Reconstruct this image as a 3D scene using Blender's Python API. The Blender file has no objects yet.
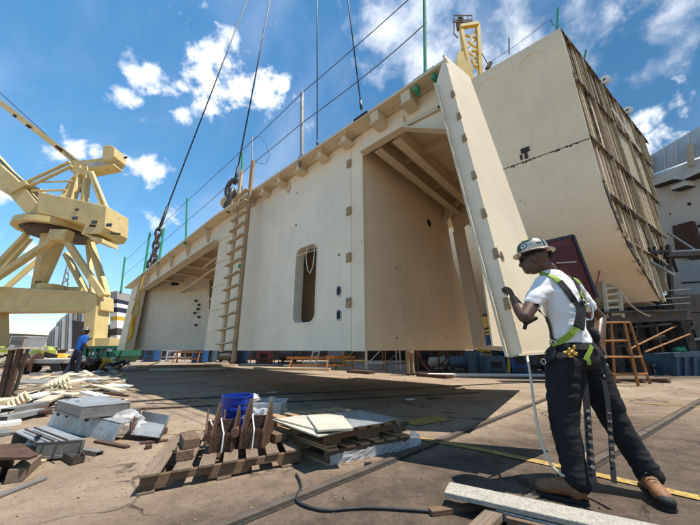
import bpy, bmesh, math, random
from mathutils import Vector as V, Matrix
from mathutils.geometry import tessellate_polygon
from mathutils.bvhtree import BVHTree
random.seed(7)
R = math.radians
scene = bpy.context.scene
COL = scene.collection
# ------------------------------------------------------------------ camera
F = 290.0; TH = R(16.8); H0 = 0.95
CO = V((0, 0, H0)); cT, sT = math.cos(TH), math.sin(TH)
cam = bpy.data.cameras.new('camera'); camo = bpy.data.objects.new('camera', cam); COL.objects.link(camo)
cam.sensor_width = 36; cam.lens = 36 * F / 700; cam.clip_start = .05; cam.clip_end = 3000
camo.location = CO; camo.rotation_euler = (R(90) + TH, 0, 0); scene.camera = camo
def ray(u, v):
    x = (u - 350) / F; y = (262.5 - v) / F
    return V((x, cT - y * sT, sT + y * cT))
def pz(u, v, z=0.0): r = ray(u, v); return CO + r * ((z - H0) / r.z)
def py(u, v, Y): r = ray(u, v); return CO + r * (Y / r.y)
def ppl(u, v, p, n): r = ray(u, v); return CO + r * ((p - CO).dot(n) / r.dot(n))
# ------------------------------------------------------------------ materials
def mat(name, col, rough=.6, metal=0., var=.12, scale=3., bump=.1, bscale=40., rust=0., rustcol=(.16, .07, .03), streak=0., dirt=0., spec=.4):
    m = bpy.data.materials.new(name); m.use_nodes = True
    nt = m.node_tree; N = nt.nodes; L = nt.links
    b = N['Principled BSDF']; b.inputs['Roughness'].default_value = rough; b.inputs['Metallic'].default_value = metal
    b.inputs['Specular IOR Level'].default_value = spec
    tc = N.new('ShaderNodeTexCoord')
    n1 = N.new('ShaderNodeTexNoise'); n1.inputs['Scale'].default_value = scale; n1.inputs['Detail'].default_value = 7; n1.inputs['Roughness'].default_value = .62
    L.new(tc.outputs['Object'], n1.inputs['Vector'])
    rp = N.new('ShaderNodeValToRGB'); rp.color_ramp.elements[0].position = .32; rp.color_ramp.elements[1].position = .68
    rp.color_ramp.elements[0].color = [c * (1 - var) for c in col] + [1]; rp.color_ramp.elements[1].color = [min(1, c * (1 + var)) for c in col] + [1]
    L.new(n1.outputs['Fac'], rp.inputs['Fac'])
    out = rp.outputs['Color']
    def mixin(fac, c, out):
        mx = N.new('ShaderNodeMix'); mx.data_type = 'RGBA'; L.new(fac, mx.inputs['Factor']); L.new(out, mx.inputs['A']); mx.inputs['B'].default_value = (*c, 1); return mx.outputs['Result']
    def ramp(src, a, b_, mul=1.):
        mr = N.new('ShaderNodeMapRange'); mr.inputs['From Min'].default_value = a; mr.inputs['From Max'].default_value = b_; mr.inputs['To Max'].default_value = mul
        L.new(src, mr.inputs['Value']); return mr.outputs['Result']
    if streak:
        mp = N.new('ShaderNodeMapping'); mp.inputs['Scale'].default_value = (5, 5, .35); L.new(tc.outputs['Object'], mp.inputs['Vector'])
        n2 = N.new('ShaderNodeTexNoise'); n2.inputs['Scale'].default_value = 1.6; n2.inputs['Detail'].default_value = 6; L.new(mp.outputs['Vector'], n2.inputs['Vector'])
        out = mixin(ramp(n2.outputs['Fac'], .52, .8, streak), [c * .62 for c in col], out)
    if dirt:
        n4 = N.new('ShaderNodeTexNoise'); n4.inputs['Scale'].default_value = scale * .45; n4.inputs['Detail'].default_value = 9; n4.inputs['Roughness'].default_value = .7; L.new(tc.outputs['Object'], n4.inputs['Vector'])
        out = mixin(ramp(n4.outputs['Fac'], .5, .72, dirt), (.12, .09, .06), out)
    if rust:
        n3 = N.new('ShaderNodeTexNoise'); n3.inputs['Scale'].default_value = scale * 2.3; n3.inputs['Detail'].default_value = 10; n3.inputs['Roughness'].default_value = .72; L.new(tc.outputs['Object'], n3.inputs['Vector'])
        out = mixin(ramp(n3.outputs['Fac'], .66 - .3 * rust, .74 - .2 * rust, .9), rustcol, out)
    L.new(out, b.inputs['Base Color'])
    if bump:
        nb = N.new('ShaderNodeTexNoise'); nb.inputs['Scale'].default_value = bscale; nb.inputs['Detail'].default_value = 5; L.new(tc.outputs['Object'], nb.inputs['Vector'])
        bp = N.new('ShaderNodeBump'); bp.inputs['Strength'].default_value = bump; bp.inputs['Distance'].default_value = .02; L.new(nb.outputs['Fac'], bp.inputs['Height']); L.new(bp.outputs['Normal'], b.inputs['Normal'])
    return m
M = {}
M['wall'] = mat('white_primer', (.82, .70, .53), .55, var=.06, scale=1.2, bump=.10, bscale=2.2, streak=.22, rust=.03, dirt=.10)
M['tan'] = mat('tan_primer', (.79, .66, .47), .55, var=.09, scale=1., bump=.05, bscale=5, streak=.22)
M['rim'] = mat('cream_primer', (.66, .55, .385), .55, var=.08, scale=2, bump=.05, bscale=8, streak=.15, rust=.12)
M['panel'] = mat('panel_primer', (.66, .56, .40), .5, var=.06, scale=1., bump=.10, bscale=2., streak=.22, rust=.03, dirt=.10)
M['hull'] = mat('hull_primer', (.71, .585, .41), .55, var=.07, scale=.5, bump=.14, bscale=1.1, streak=.2, rust=.03, dirt=.08)
M['grid'] = mat('grid_steel', (.40, .315, .185), .65, var=.2, scale=1.3, bump=.15, bscale=10, streak=.5, rust=.3, rustcol=(.13, .08, .04))
M['gloom'] = mat('shade_black_steel', (.022, .020, .018), .7, var=.4, scale=3, rust=.4)  # near-black base colour paints in the deep shade under the hull
M['tabrown'] = mat('bare_clip', (.34, .25, .13), .7, var=.25, scale=12, rust=.3)
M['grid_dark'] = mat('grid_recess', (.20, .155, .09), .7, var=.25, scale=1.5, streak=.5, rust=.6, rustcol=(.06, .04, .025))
M['board'] = mat('tan_board', (.50, .455, .37), .6, var=.1, scale=4, dirt=.4)
M['patch'] = mat('wall_patch_primer', (.75, .665, .52), .55, var=.05, scale=2, bump=.04)
M['black'] = mat('black_steel', (.02, .02, .02), .6, var=.3)
M['blackedge'] = mat('burnt_edge', (.035, .025, .02), .8, var=.4, scale=8, bump=.4)
M['yellow'] = mat('crane_paint', (.60, .46, .20), .5, var=.12, scale=.6, bump=.06, streak=.4, rust=.22, rustcol=(.24,.12,.05), dirt=.12)
M['yellow2'] = mat('safety_yellow', (.62, .36, .03), .5, var=.12, scale=2, rust=.25)
M['orange'] = mat('orange_paint', (.30, .125, .035), .55, var=.2, scale=4, rust=.5)
M['green'] = mat('green_paint', (.04, .30, .17), .5, var=.15, scale=5, rust=.2)
M['dgreen'] = mat('dark_green_paint', (.015, .12, .07), .5, var=.15, scale=2, rust=.2)
M['steel'] = mat('grey_steel', (.33, .33, .33), .45, .6, var=.15, scale=5, rust=.35)
M['galv'] = mat('galvanised_sheet', (.36, .38, .39), .42, .35, var=.2, scale=7, bump=.12, bscale=14, rust=.3, dirt=.7)
M['galv2'] = mat('dull_sheet', (.22, .22, .21), .5, .3, var=.18, scale=6, bump=.1, rust=.2, dirt=.55)
M['rust'] = mat('rusty_steel', (.085, .045, .028), .8, .1, var=.35, scale=9, bump=.35, bscale=60, rust=.3, rustcol=(.07, .03, .02))
M['rust2'] = mat('brown_steel', (.09, .05, .036), .75, .1, var=.3, scale=6, bump=.25)
M['wood'] = None
M['white'] = mat('white_paint', (.72, .70, .66), .5, var=.08, scale=4, dirt=.35)
M['cream'] = mat('cream_board', (.54, .48, .36), .65, var=.15, scale=5, bump=.15, dirt=.4)
M['rope'] = mat('white_rope', (.74, .62, .46), .7, var=.12, scale=60, bump=.4, bscale=150)
M['cable'] = mat('dark_cable', (.025, .025, .03), .55, var=.3, scale=20)
M['chain'] = mat('chain_steel', (.10, .09, .085), .45, .7, var=.3, scale=20)
M['bluep'] = mat('blue_paint', (.02, .085, .24), .45, var=.2, scale=4, rust=.2, dirt=.4)
M['bluegrey'] = mat('blue_grey_paint', (.05, .095, .135), .5, var=.2, scale=4, rust=.3, dirt=.4)
M['bucket'] = mat('blue_plastic', (.006, .035, .30), .32, var=.08, scale=8, bump=.03, dirt=.15, spec=.5)
M['clutter'] = mat('dark_machine', (.055, .05, .045), .6, .2, var=.35, scale=6, rust=.5)
M['greyp'] = mat('grey_paint', (.30, .29, .28), .55, var=.2, scale=5, rust=.35)
M['redhull'] = mat('red_hull_paint', (.075, .012, .012), .5, var=.15, scale=1, streak=.3)
M['hosered'] = mat('red_hose', (.30, .07, .06), .5)
M['ship'] = mat('ship_paint', (.66, .64, .60), .45, var=.08, scale=.6, streak=.2, bump=.05, bscale=3, rust=.1)
M['shipblue'] = mat('pale_blue_paint', (.46, .52, .57), .45, var=.08, scale=.8, streak=.25, bump=.05)
M['skyline'] = mat('pale_masonry', (.26, .235, .21), .8, var=.1, scale=.1)
M['roofw'] = mat('pale_roof', (.42, .42, .42), .6, var=.06, scale=.2)
M['glassd'] = mat('dark_glass', (.03, .035, .04), .12, var=.1, spec=.6)
M['silver'] = mat('silver_cladding', (.34, .37, .40), .4, .4, var=.2, scale=.5, bump=.2, bscale=1.5, streak=.4)
M['skin'] = mat('dark_brown_skin', (.105, .052, .032), .45, var=.12, scale=30, bump=.06, bscale=300, spec=.45)
M['tshirt'] = mat('white_cotton', (.80, .78, .77), .85, var=.03, scale=12, bump=.0, spec=.2)
M['pants'] = mat('black_denim', (.014, .014, .016), .8, var=.35, scale=14, bump=.25, bscale=26, spec=.25)
M['web'] = mat('black_webbing', (.012, .012, .013), .75, var=.3, scale=60, bump=.3, bscale=400)
M['lime'] = mat('lime_webbing', (.27, .38, .04), .7, var=.12, scale=60, bump=.3, bscale=400)
M['chrome'] = mat('bright_buckle', (.62, .62, .62), .22, 1., var=.08, scale=40)
M['brass'] = mat('brass_clip', (.62, .38, .09), .3, .9, var=.12, scale=50)
M['bootl'] = mat('tan_leather', (.24, .105, .045), .6, var=.2, scale=25, bump=.25, bscale=90)
M['sole'] = mat('black_rubber', (.02, .018, .016), .7, var=.3, scale=30, bump=.2)
M['helmet'] = mat('helmet_shell', (.52, .47, .38), .25, .2, var=.18, scale=22, bump=.0, dirt=.5, spec=.6)
M['helmetdk'] = mat('helmet_decal', (.012, .035, .04), .25, var=.2, scale=30, spec=.6)
M['bluecloth'] = mat('blue_cotton', (.01, .10, .42), .8, var=.12, scale=10, bump=.2, bscale=30)
M['khaki'] = mat('khaki_cotton', (.30, .22, .13), .8, var=.12, scale=10)
M['navy'] = mat('navy_denim', (.015, .02, .045), .8, var=.2, scale=10)
M['hatgrey'] = mat('grey_helmet', (.16, .15, .14), .4)
M['mark'] = mat('painted_line', (.40, .26, .06), .8, var=.3, scale=14, bump=.2, bscale=60, dirt=.9, rust=.55, rustcol=(.19, .14, .10))
M['rail'] = mat('rail_steel', (.125, .10, .08), .55, .3, var=.3, scale=5, bump=.2, rust=.35)
M['slot'] = mat('rail_slot', (.03, .025, .02), .9, var=.3, scale=10)
def wood(name, a, b, dirt=.4):
    m = mat(name, a, .8, var=.1, scale=4, bump=0, dirt=dirt, spec=.2); nt = m.node_tree; N = nt.nodes; L = nt.links
    bs = N['Principled BSDF']; prev = bs.inputs['Base Color'].links[0].from_socket
    tc = N.new('ShaderNodeTexCoord'); mp = N.new('ShaderNodeMapping'); mp.inputs['Scale'].default_value = (2.5, 75, 75); L.new(tc.outputs['UV'], mp.inputs['Vector'])
    n = N.new('ShaderNodeTexNoise'); n.inputs['Scale'].default_value = 1.; n.inputs['Detail'].default_value = 6; n.inputs['Distortion'].default_value = 1.2; L.new(mp.outputs['Vector'], n.inputs['Vector'])
    mr = N.new('ShaderNodeMapRange'); mr.inputs['From Min'].default_value = .42; mr.inputs['From Max'].default_value = .62; mr.inputs['To Max'].default_value = .5; L.new(n.outputs['Fac'], mr.inputs['Value'])
    mx = N.new('ShaderNodeMix'); mx.data_type = 'RGBA'; L.new(mr.outputs['Result'], mx.inputs['Factor']); L.new(prev, mx.inputs['A']); mx.inputs['B'].default_value = (*b, 1); L.new(mx.outputs['Result'], bs.inputs['Base Color'])
    bp = N.new('ShaderNodeBump'); bp.inputs['Strength'].default_value = .35; bp.inputs['Distance'].default_value = .006; L.new(n.outputs['Fac'], bp.inputs['Height']); L.new(bp.outputs['Normal'], bs.inputs['Normal'])
    return m
M['wood'] = wood('weathered_wood', (.215, .16, .115), (.10, .07, .047))
M['woodn'] = wood('new_wood', (.40, .265, .15), (.26, .15, .075), .4)
M['woodl'] = wood('pale_lumber', (.52, .42, .28), (.40, .29, .17), .3)
M['woodd'] = wood('dark_wood', (.17, .11, .07), (.08, .05, .03), .5)
def dots_mat(name, col, sc, rad, dark):
    m = mat(name, col, .6, var=.1, scale=1., streak=.3); nt = m.node_tree; N = nt.nodes; L = nt.links
    bs = N['Principled BSDF']; prev = bs.inputs['Base Color'].links[0].from_socket
    tc = N.new('ShaderNodeTexCoord'); mp = N.new('ShaderNodeMapping'); mp.inputs['Scale'].default_value = (sc, sc, 1); L.new(tc.outputs['UV'], mp.inputs['Vector'])
    fr = N.new('ShaderNodeVectorMath'); fr.operation = 'FRACTION'; L.new(mp.outputs['Vector'], fr.inputs[0])
    ds = N.new('ShaderNodeVectorMath'); ds.operation = 'DISTANCE'; ds.inputs[1].default_value = (.5, .5, 0); L.new(fr.outputs['Vector'], ds.inputs[0])
    lt = N.new('ShaderNodeMath'); lt.operation = 'LESS_THAN'; lt.inputs[1].default_value = rad; L.new(ds.outputs['Value'], lt.inputs[0])
    mx = N.new('ShaderNodeMix'); mx.data_type = 'RGBA'; L.new(lt.outputs['Value'], mx.inputs['Factor']); L.new(prev, mx.inputs['A']); mx.inputs['B'].default_value = (*dark, 1); L.new(mx.outputs['Result'], bs.inputs['Base Color'])
    return m
M['perf'] = dots_mat('perforated_plate', (.46, .40, .28), 4.2, .28, (.05, .04, .03))
M['rivet'] = dots_mat('riveted_plate', (.66, .59, .47), 2.6, .09, (.50, .43, .32))
# clear plastic
def plastic(name, col, alpha):
    m = bpy.data.materials.new(name); m.use_nodes = True; b = m.node_tree.nodes['Principled BSDF']
    b.inputs['Base Color'].default_value = (*col, 1); b.inputs['Roughness'].default_value = .25; b.inputs['Alpha'].default_value = alpha
    N = m.node_tree.nodes; L = m.node_tree.links
    n = N.new('ShaderNodeTexNoise'); n.inputs['Scale'].default_value = 25; tc = N.new('ShaderNodeTexCoord'); L.new(tc.outputs['Object'], n.inputs['Vector'])
    bp = N.new('ShaderNodeBump'); bp.inputs['Strength'].default_value = .3; L.new(n.outputs['Fac'], bp.inputs['Height']); L.new(bp.outputs['Normal'], b.inputs['Normal'])
    return m
M['clear'] = plastic('clear_plastic', (.75, .76, .76), .42)
M['wrap'] = plastic('plastic_wrap', (.80, .81, .82), .42)
# ------------------------------------------------------------------ mesh builder
class MB:
    def __init__(s): s.v = []; s.f = []; s.uv = {}
    def add(s, vs, fs):
        o = len(s.v); s.v += [V(p) for p in vs]; s.f += [tuple(i + o for i in f) for f in fs]
    def hexa(s, p):     # 8 points: bottom ring 0-3, top ring 4-7
        c = sum((V(q) for q in p), V()) / 8
        fs = [(0, 3, 2, 1), (4, 5, 6, 7), (0, 1, 5, 4), (1, 2, 6, 5), (2, 3, 7, 6), (3, 0, 4, 7)]
        a = V(p[1]) - V(p[0]); b = V(p[3]) - V(p[0]); d = V(p[4]) - V(p[0])
        if a.cross(b).dot(d) < 0: fs = [f[::-1] for f in fs]
        o = len(s.v); s.add(p, fs)
        return s
    def quad(s, a, b, c, d, t): return s.hexa([a, b, c, d] + [V(q) + V(t) for q in (a, b, c, d)])
    def box(s, c, dx, dy, dz, rz=0, rot=None):
        m = rot if rot else Matrix.Rotation(rz, 3, 'Z')
        p = [V(c) + m @ V((x * dx / 2, y * dy / 2, z * dz / 2)) for z in (-1, 1) for x, y in ((-1, -1), (1, -1), (1, 1), (-1, 1))]
        return s.hexa(p)
    def beam(s, p, q, w, h, up=V((0, 0, 1))):
        p, q = V(p), V(q); d = (q - p).normalized(); x = d.cross(V(up))
        if x.length < 1e-4: x = d.cross(V((1, 0, 0)))
        x.normalize(); y = x.cross(d)
        return s.hexa([e + x * (sx * w / 2) + y * (sy * h / 2) for e in (p, q) for sx, sy in ((-1, -1), (1, -1), (1, 1), (-1, 1))])
    def tube(s, pts, r, n=8, caps=True):
        pts = [V(p) for p in pts]; rs = r if isinstance(r, (list, tuple)) else [r] * len(pts)
        rings = []; prev = None
        for i, p in enumerate(pts):
            d = (pts[min(i + 1, len(pts) - 1)] - pts[max(i - 1, 0)]).normalized()
            if prev is None:
                x = d.cross(V((0, 0, 1)))
                if x.length < 1e-3: x = d.cross(V((1, 0, 0)))
            else: x = prev - d * prev.dot(d)
            x.normalize(); prev = x; y = d.cross(x)
            rings.append([p + (x * math.cos(2 * math.pi * k / n) + y * math.sin(2 * math.pi * k / n)) * rs[i] for k in range(n)])
        return s.rings(rings, caps)
    def rings(s, rings, caps=True, close=False):
        n = len(rings[0]); o = len(s.v); m = len(rings)
        for rg in rings: s.v += [V(p) for p in rg]
        for i in range(m if close else m - 1):
            for k in range(n):
                a = o + i * n + k; b = o + i * n + (k + 1) % n; j = o + ((i + 1) % m) * n
                s.f.append((a, b, j + (k + 1) % n, j + k))
        if caps and not close:
            s.f.append(tuple(o + k for k in range(n))[::-1]); s.f.append(tuple(o + (m - 1) * n + k for k in range(n)))
        return s
    def loft(s, secs, n=18):   # secs: (centre, halfaxis a, halfaxis b)
        return s.rings([[V(c) + V(a) * math.cos(2 * math.pi * k / n) + V(b) * math.sin(2 * math.pi * k / n) for k in range(n)] for c, a, b in secs])
    def limb(s, pts, rs, n=14):
        pts = [V(p) for p in pts]; s.tube(pts, rs, n)
        for p, r in zip(pts, rs): s.ell(p, (r, 0, 0), (0, r, 0), (0, 0, r), 12, 8)
        return s
    def ell(s, c, a, b, d, n=16, m=10):
        c, a, b, d = V(c), V(a), V(b), V(d)
        return s.rings([[c + (a * math.cos(2 * math.pi * k / n) + b * math.sin(2 * math.pi * k / n)) * math.sin(math.pi * (i + .02) / (m + .04)) + d * (-math.cos(math.pi * (i + .02) / (m + .04))) for k in range(n)] for i in range(m + 1)])
    def lathe(s, c, prof, n=24, axis=V((0, 0, 1)), x=V((1, 0, 0)), caps=True):
        axis = V(axis).normalized(); x = (V(x) - axis * V(x).dot(axis)).normalized(); y = axis.cross(x)
        return s.rings([[V(c) + axis * z + (x * math.cos(2 * math.pi * k / n) + y * math.sin(2 * math.pi * k / n)) * r for k in range(n)] for r, z in prof], caps)
    def plate(s, outer, t, holes=()):
        outer = [V(p) for p in outer]; holes = [[V(p) for p in h] for h in holes]; t = V(t)
        loops = [outer] + holes; flat = [p for l in loops for p in l]; n = len(flat)
        bm = bmesh.new(); bv = [bm.verts.new(p) for p in flat]; o = 0; eds = []
        for l in loops:
            k = len(l); eds += [bm.edges.new((bv[o + i], bv[o + (i + 1) % k])) for i in range(k)]; o += k
        bm.verts.index_update()
        bmesh.ops.triangle_fill(bm, use_beauty=True, edges=eds, normal=t.normalized())
        bm.verts.index_update(); tris = [[v.index for v in f.verts] for f in bm.faces]; bm.free()
        fs = []
        for tr in tris:
            a, b, c = (flat[i] for i in tr); nn = (b - a).cross(c - a)
            tr = tuple(tr) if nn.dot(t) < 0 else tuple(tr)[::-1]
            fs.append(tr); fs.append(tuple(i + n for i in tr)[::-1])
        o = 0
        for li, l in enumerate(loops):
            k = len(l)
            nrm = V()
            for i in range(k): nrm += (l[i] - l[0]).cross(l[(i + 1) % k] - l[0])
            flip = (nrm.dot(t) > 0) != (li > 0)
            for i in range(k):
                a, b = o + i, o + (i + 1) % k
                q = (a, b, b + n, a + n)
                fs.append(q if flip else q[::-1])
            o += k
        s.add(flat + [p + t for p in flat], fs); return s
    def build(s, name, m, parent=None, bevel=0, smooth=False, remesh=0, post=None, uvaxes=None, sub=0, label=None):
        off = WL.get(parent.name, V()) if parent else V()
        me = bpy.data.meshes.new(name); me.from_pydata([p - off for p in s.v], [], s.f); me.validate(); me.update()
        o = bpy.data.objects.new(name, me); COL.objects.link(o)
        if parent: o.parent = parent
        WL[o.name] = off
        if remesh:
            rm = o.modifiers.new('r', 'REMESH'); rm.mode = 'VOXEL'; rm.voxel_size = remesh
            sm = o.modifiers.new('s', 'SMOOTH'); sm.factor = .5; sm.iterations = post or 6
            dg = bpy.context.evaluated_depsgraph_get(); dg.update(); nm = bpy.data.meshes.new_from_object(o.evaluated_get(dg)); o.modifiers.clear(); old = o.data; o.data = nm; bpy.data.meshes.remove(old); nm.name = name; me = nm; smooth = True
        me.materials.append(M[m] if isinstance(m, str) else m)
        if uvaxes is None: box_uv(me)
        else:
            uvl = me.uv_layers.new(name='UVMap'); a, b = uvaxes
            for l in me.loops: p = me.vertices[l.vertex_index].co; uvl.data[l.index].uv = (p.dot(a), p.dot(b))
        if smooth: me.polygons.foreach_set('use_smooth', [True] * len(me.polygons))
        if bevel:
            b = o.modifiers.new('b', 'BEVEL'); b.width = bevel; b.segments = 2; b.limit_method = 'ANGLE'; b.angle_limit = R(50)
        if sub:
            b = o.modifiers.new('ss', 'SUBSURF'); b.levels = sub; b.render_levels = sub
        if label: o['label'] = label
        return o
WL = {}
def box_uv(me):   # u along each island's long axis (for wood grain)
    bm = bmesh.new(); bm.from_mesh(me)
    if len(bm.verts) > 6000: bm.free(); return
    uvl = bm.loops.layers.uv.new('UVMap'); seen = set()
    for f in bm.faces:
        if f.index in seen: continue
        st = [f]; seen.add(f.index); isl = []
        while st:
            g = st.pop(); isl.append(g)
            for e in g.edges:
                for h in e.link_faces:
                    if h.index not in seen: seen.add(h.index); st.append(h)
        es = max({e for g in isl for e in g.edges}, key=lambda e: e.calc_length()); ax = (es.verts[1].co - es.verts[0].co).normalized()
        s1 = ax.orthogonal().normalized(); s2 = ax.cross(s1); r = random.random() * 9
        for g in isl:
            n = g.normal; t = s1 if abs(n.dot(s1)) < abs(n.dot(s2)) else s2
            for l in g.loops: l[uvl].uv = (l.vert.co.dot(ax) + r, l.vert.co.dot(t) + l.vert.co.dot(n) * .6 + r * 3)
    bm.to_mesh(me); bm.free()
def tag(o, label=None, cat=None, group=None, kind=None):
    if label: o['label'] = label
    if cat: o['category'] = cat
    if group: o['group'] = group
    if kind: o['kind'] = kind
    return o
def thing(name, label, cat, loc, group=None):
    o = bpy.data.objects.new(name, None); o.empty_display_size = .1; COL.objects.link(o); o.location = V(loc); WL[o.name] = V(loc)
    return tag(o, label, cat, group)
def struct(o): o['kind'] = 'structure'; return o
def copy_tree(o, parent=None):
    c = o.copy(); COL.objects.link(c); c.parent = parent
    for ch in o.children: copy_tree(ch, c)
    return c
# ================================================================== world, sun
SUN_EL, SUN_AZ = 68.5, 101       # azimuth measured from +Y towards +X
sd = V((math.sin(R(SUN_AZ)) * math.cos(R(SUN_EL)), math.cos(R(SUN_AZ)) * math.cos(R(SUN_EL)), math.sin(R(SUN_EL))))
w = bpy.data.worlds.new('World'); scene.world = w; w.use_nodes = True
nt = w.node_tree; N = nt.nodes; L = nt.links
bg = N['Background']; bg.inputs['Strength'].default_value = .11
sky = N.new('ShaderNodeTexSky'); sky.sky_type = 'NISHITA'; sky.sun_disc = False
sky.sun_elevation = R(SUN_EL); sky.sun_rotation = R(SUN_AZ); sky.air_density = 1.0; sky.dust_density = 0.0; sky.ozone_density = 2.0
hsv = N.new('ShaderNodeHueSaturation'); hsv.inputs['Hue'].default_value = .488; hsv.inputs['Saturation'].default_value = 1.22; hsv.inputs['Value'].default_value = 1.0
L.new(sky.outputs['Color'], hsv.inputs['Color'])
tc = N.new('ShaderNodeTexCoord')
nrm = N.new('ShaderNodeVectorMath'); nrm.operation = 'NORMALIZE'; L.new(tc.outputs['Generated'], nrm.inputs[0])
def noise(sc, det, ro, dist=0.):
    n = N.new('ShaderNodeTexNoise'); n.inputs['Scale'].default_value = sc; n.inputs['Detail'].default_value = det; n.inputs['Roughness'].default_value = ro; n.inputs['Distortion'].default_value = dist
    L.new(nrm.outputs['Vector'], n.inputs['Vector']); return n.outputs['Fac']
def mth(op, a, b=None, c=None, clamp=False):
    n = N.new('ShaderNodeMath'); n.operation = op; n.use_clamp = clamp
    for i, x in enumerate((a, b, c)):
        if x is None: continue
        if isinstance(x, (int, float)): n.inputs[i].default_value = x
        else: L.new(x, n.inputs[i])
    return n.outputs[0]
def blobs(lst):
    acc = None
    for (u, v, r, wt) in lst:
        d = ray(u, v).normalized()
        n = N.new('ShaderNodeVectorMath'); n.operation = 'DISTANCE'; n.inputs[1].default_value = d; L.new(nrm.outputs['Vector'], n.inputs[0])
        x = mth('MULTIPLY_ADD', n.outputs['Value'], -wt / (r / 290.), wt)
        acc = x if acc is None else mth('MAXIMUM', acc, x)
    return acc
fine = noise(16, 10, .60, .2); big = noise(4.0, 8, .6, .3)
cum = blobs([(205, 55, 26, 1), (225, 62, 26, 1), (212, 84, 28, 1), (240, 84, 26, .95), (186, 90, 20, .9), (264, 96, 22, 1), (284, 90, 18, .95), (182, 112, 12, .8), (200, 104, 16, .8),
             (132, 68, 17, 1.1), (146, 72, 15, 1.05), (121, 98, 13, 1.05), (78, 152, 15, 1.05), (96, 155, 13, 1.), (108, 158, 10, .95), (62, 156, 10, .9), (146, 170, 15, 1.05), (160, 172, 12, 1.), (128, 160, 8, .9), (4, 198, 14, .9),
             (30, 245, 14, .55), (165, 222, 14, .5), (650, 132, 22, .9), (662, 128, 14, .8), (690, 140, 30, .7), (644, 140, 12, .8), (120, 232, 16, .5), (690, 118, 26, .5)])
cu = mth('ADD', cum, mth('MULTIPLY_ADD', fine, 3.4, -1.95))
cu = mth('SMOOTH_MAX', cu, -1.0, .01)
def smooth(x, a, b, top=1.):
    n = N.new('ShaderNodeMapRange'); n.interpolation_type = 'SMOOTHSTEP'; n.inputs['From Min'].default_value = a; n.inputs['From Max'].default_value = b; n.inputs['To Max'].default_value = top
    L.new(x, n.inputs['Value']); return n.outputs['Result']
cuf = smooth(cu, -.08, .75, 1.)
wis = blobs([(392, 28, 55, 1), (372, 70, 42, .8), (430, -10, 70, .9), (530, 18, 65, .62), (600, 12, 60, .6), (650, 0, 65, .62), (480, 45, 45, .5), (420, 60, 50, .75), (520, 60, 40, .6), (350, 20, 35, .6), (610, 40, 40, .5), (700, -20, 80, .8), (300, -60, 90, .5)])
wi = mth('ADD', wis, mth('ADD', mth('MULTIPLY_ADD', big, 2.4, -1.22), mth('MULTIPLY_ADD', fine, 1.3, -.72)))
wif = smooth(wi, .1, 1.15, .9)
veil = noise(2.2, 6, .55, .6)
vf = smooth(veil, .45, .85, .26)
cl = mth('MAXIMUM', mth('MAXIMUM', cuf, wif), vf)
mx = N.new('ShaderNodeMix'); mx.data_type = 'RGBA'; L.new(cl, mx.inputs['Factor']); L.new(hsv.outputs['Color'], mx.inputs['A'])
shade = noise(7, 6, .6)
cr = N.new('ShaderNodeMix'); cr.data_type = 'RGBA'; L.new(smooth(shade, .35, .7), cr.inputs['Factor']); cr.inputs['A'].default_value = (5.6, 6.0, 6.8, 1); cr.inputs['B'].default_value = (8.2, 8.2, 8.3, 1)
L.new(cr.outputs['Result'], mx.inputs['B'])
L.new(mx.outputs['Result'], bg.inputs['Color'])
sepd = N.new('ShaderNodeSeparateXYZ'); L.new(nrm.outputs['Vector'], sepd.inputs[0])
side = N.new('ShaderNodeMapRange'); side.interpolation_type = 'SMOOTHSTEP'; side.inputs['From Min'].default_value = -.7; side.inputs['From Max'].default_value = .75; side.inputs['To Min'].default_value = 1.28; side.inputs['To Max'].default_value = .58
L.new(sepd.outputs['X'], side.inputs['Value']); lowz = smooth(sepd.outputs['Z'], -.05, .32, .34); L.new(mth('MULTIPLY', side.outputs['Result'], mth('ADD', lowz, .66)), hsv.inputs['Value'])
sl = bpy.data.lights.new('sun', 'SUN'); sl.energy = 4.2; sl.angle = R(.53); sl.color = (1, .95, .87)
so = bpy.data.objects.new('sun', sl); COL.objects.link(so); so.rotation_euler = sd.to_track_quat('Z', 'Y').to_euler(); so.location = (0, 0, 60)
vs = scene.view_settings; vs.view_transform = 'Standard'; vs.look = 'None'; vs.gamma = 1; vs.exposure = .75; vs.use_curve_mapping = False
scene.render.engine = 'CYCLES'
scene.cycles.max_bounces = 8; scene.cycles.diffuse_bounces = 5; scene.cycles.transparent_max_bounces = 8
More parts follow.
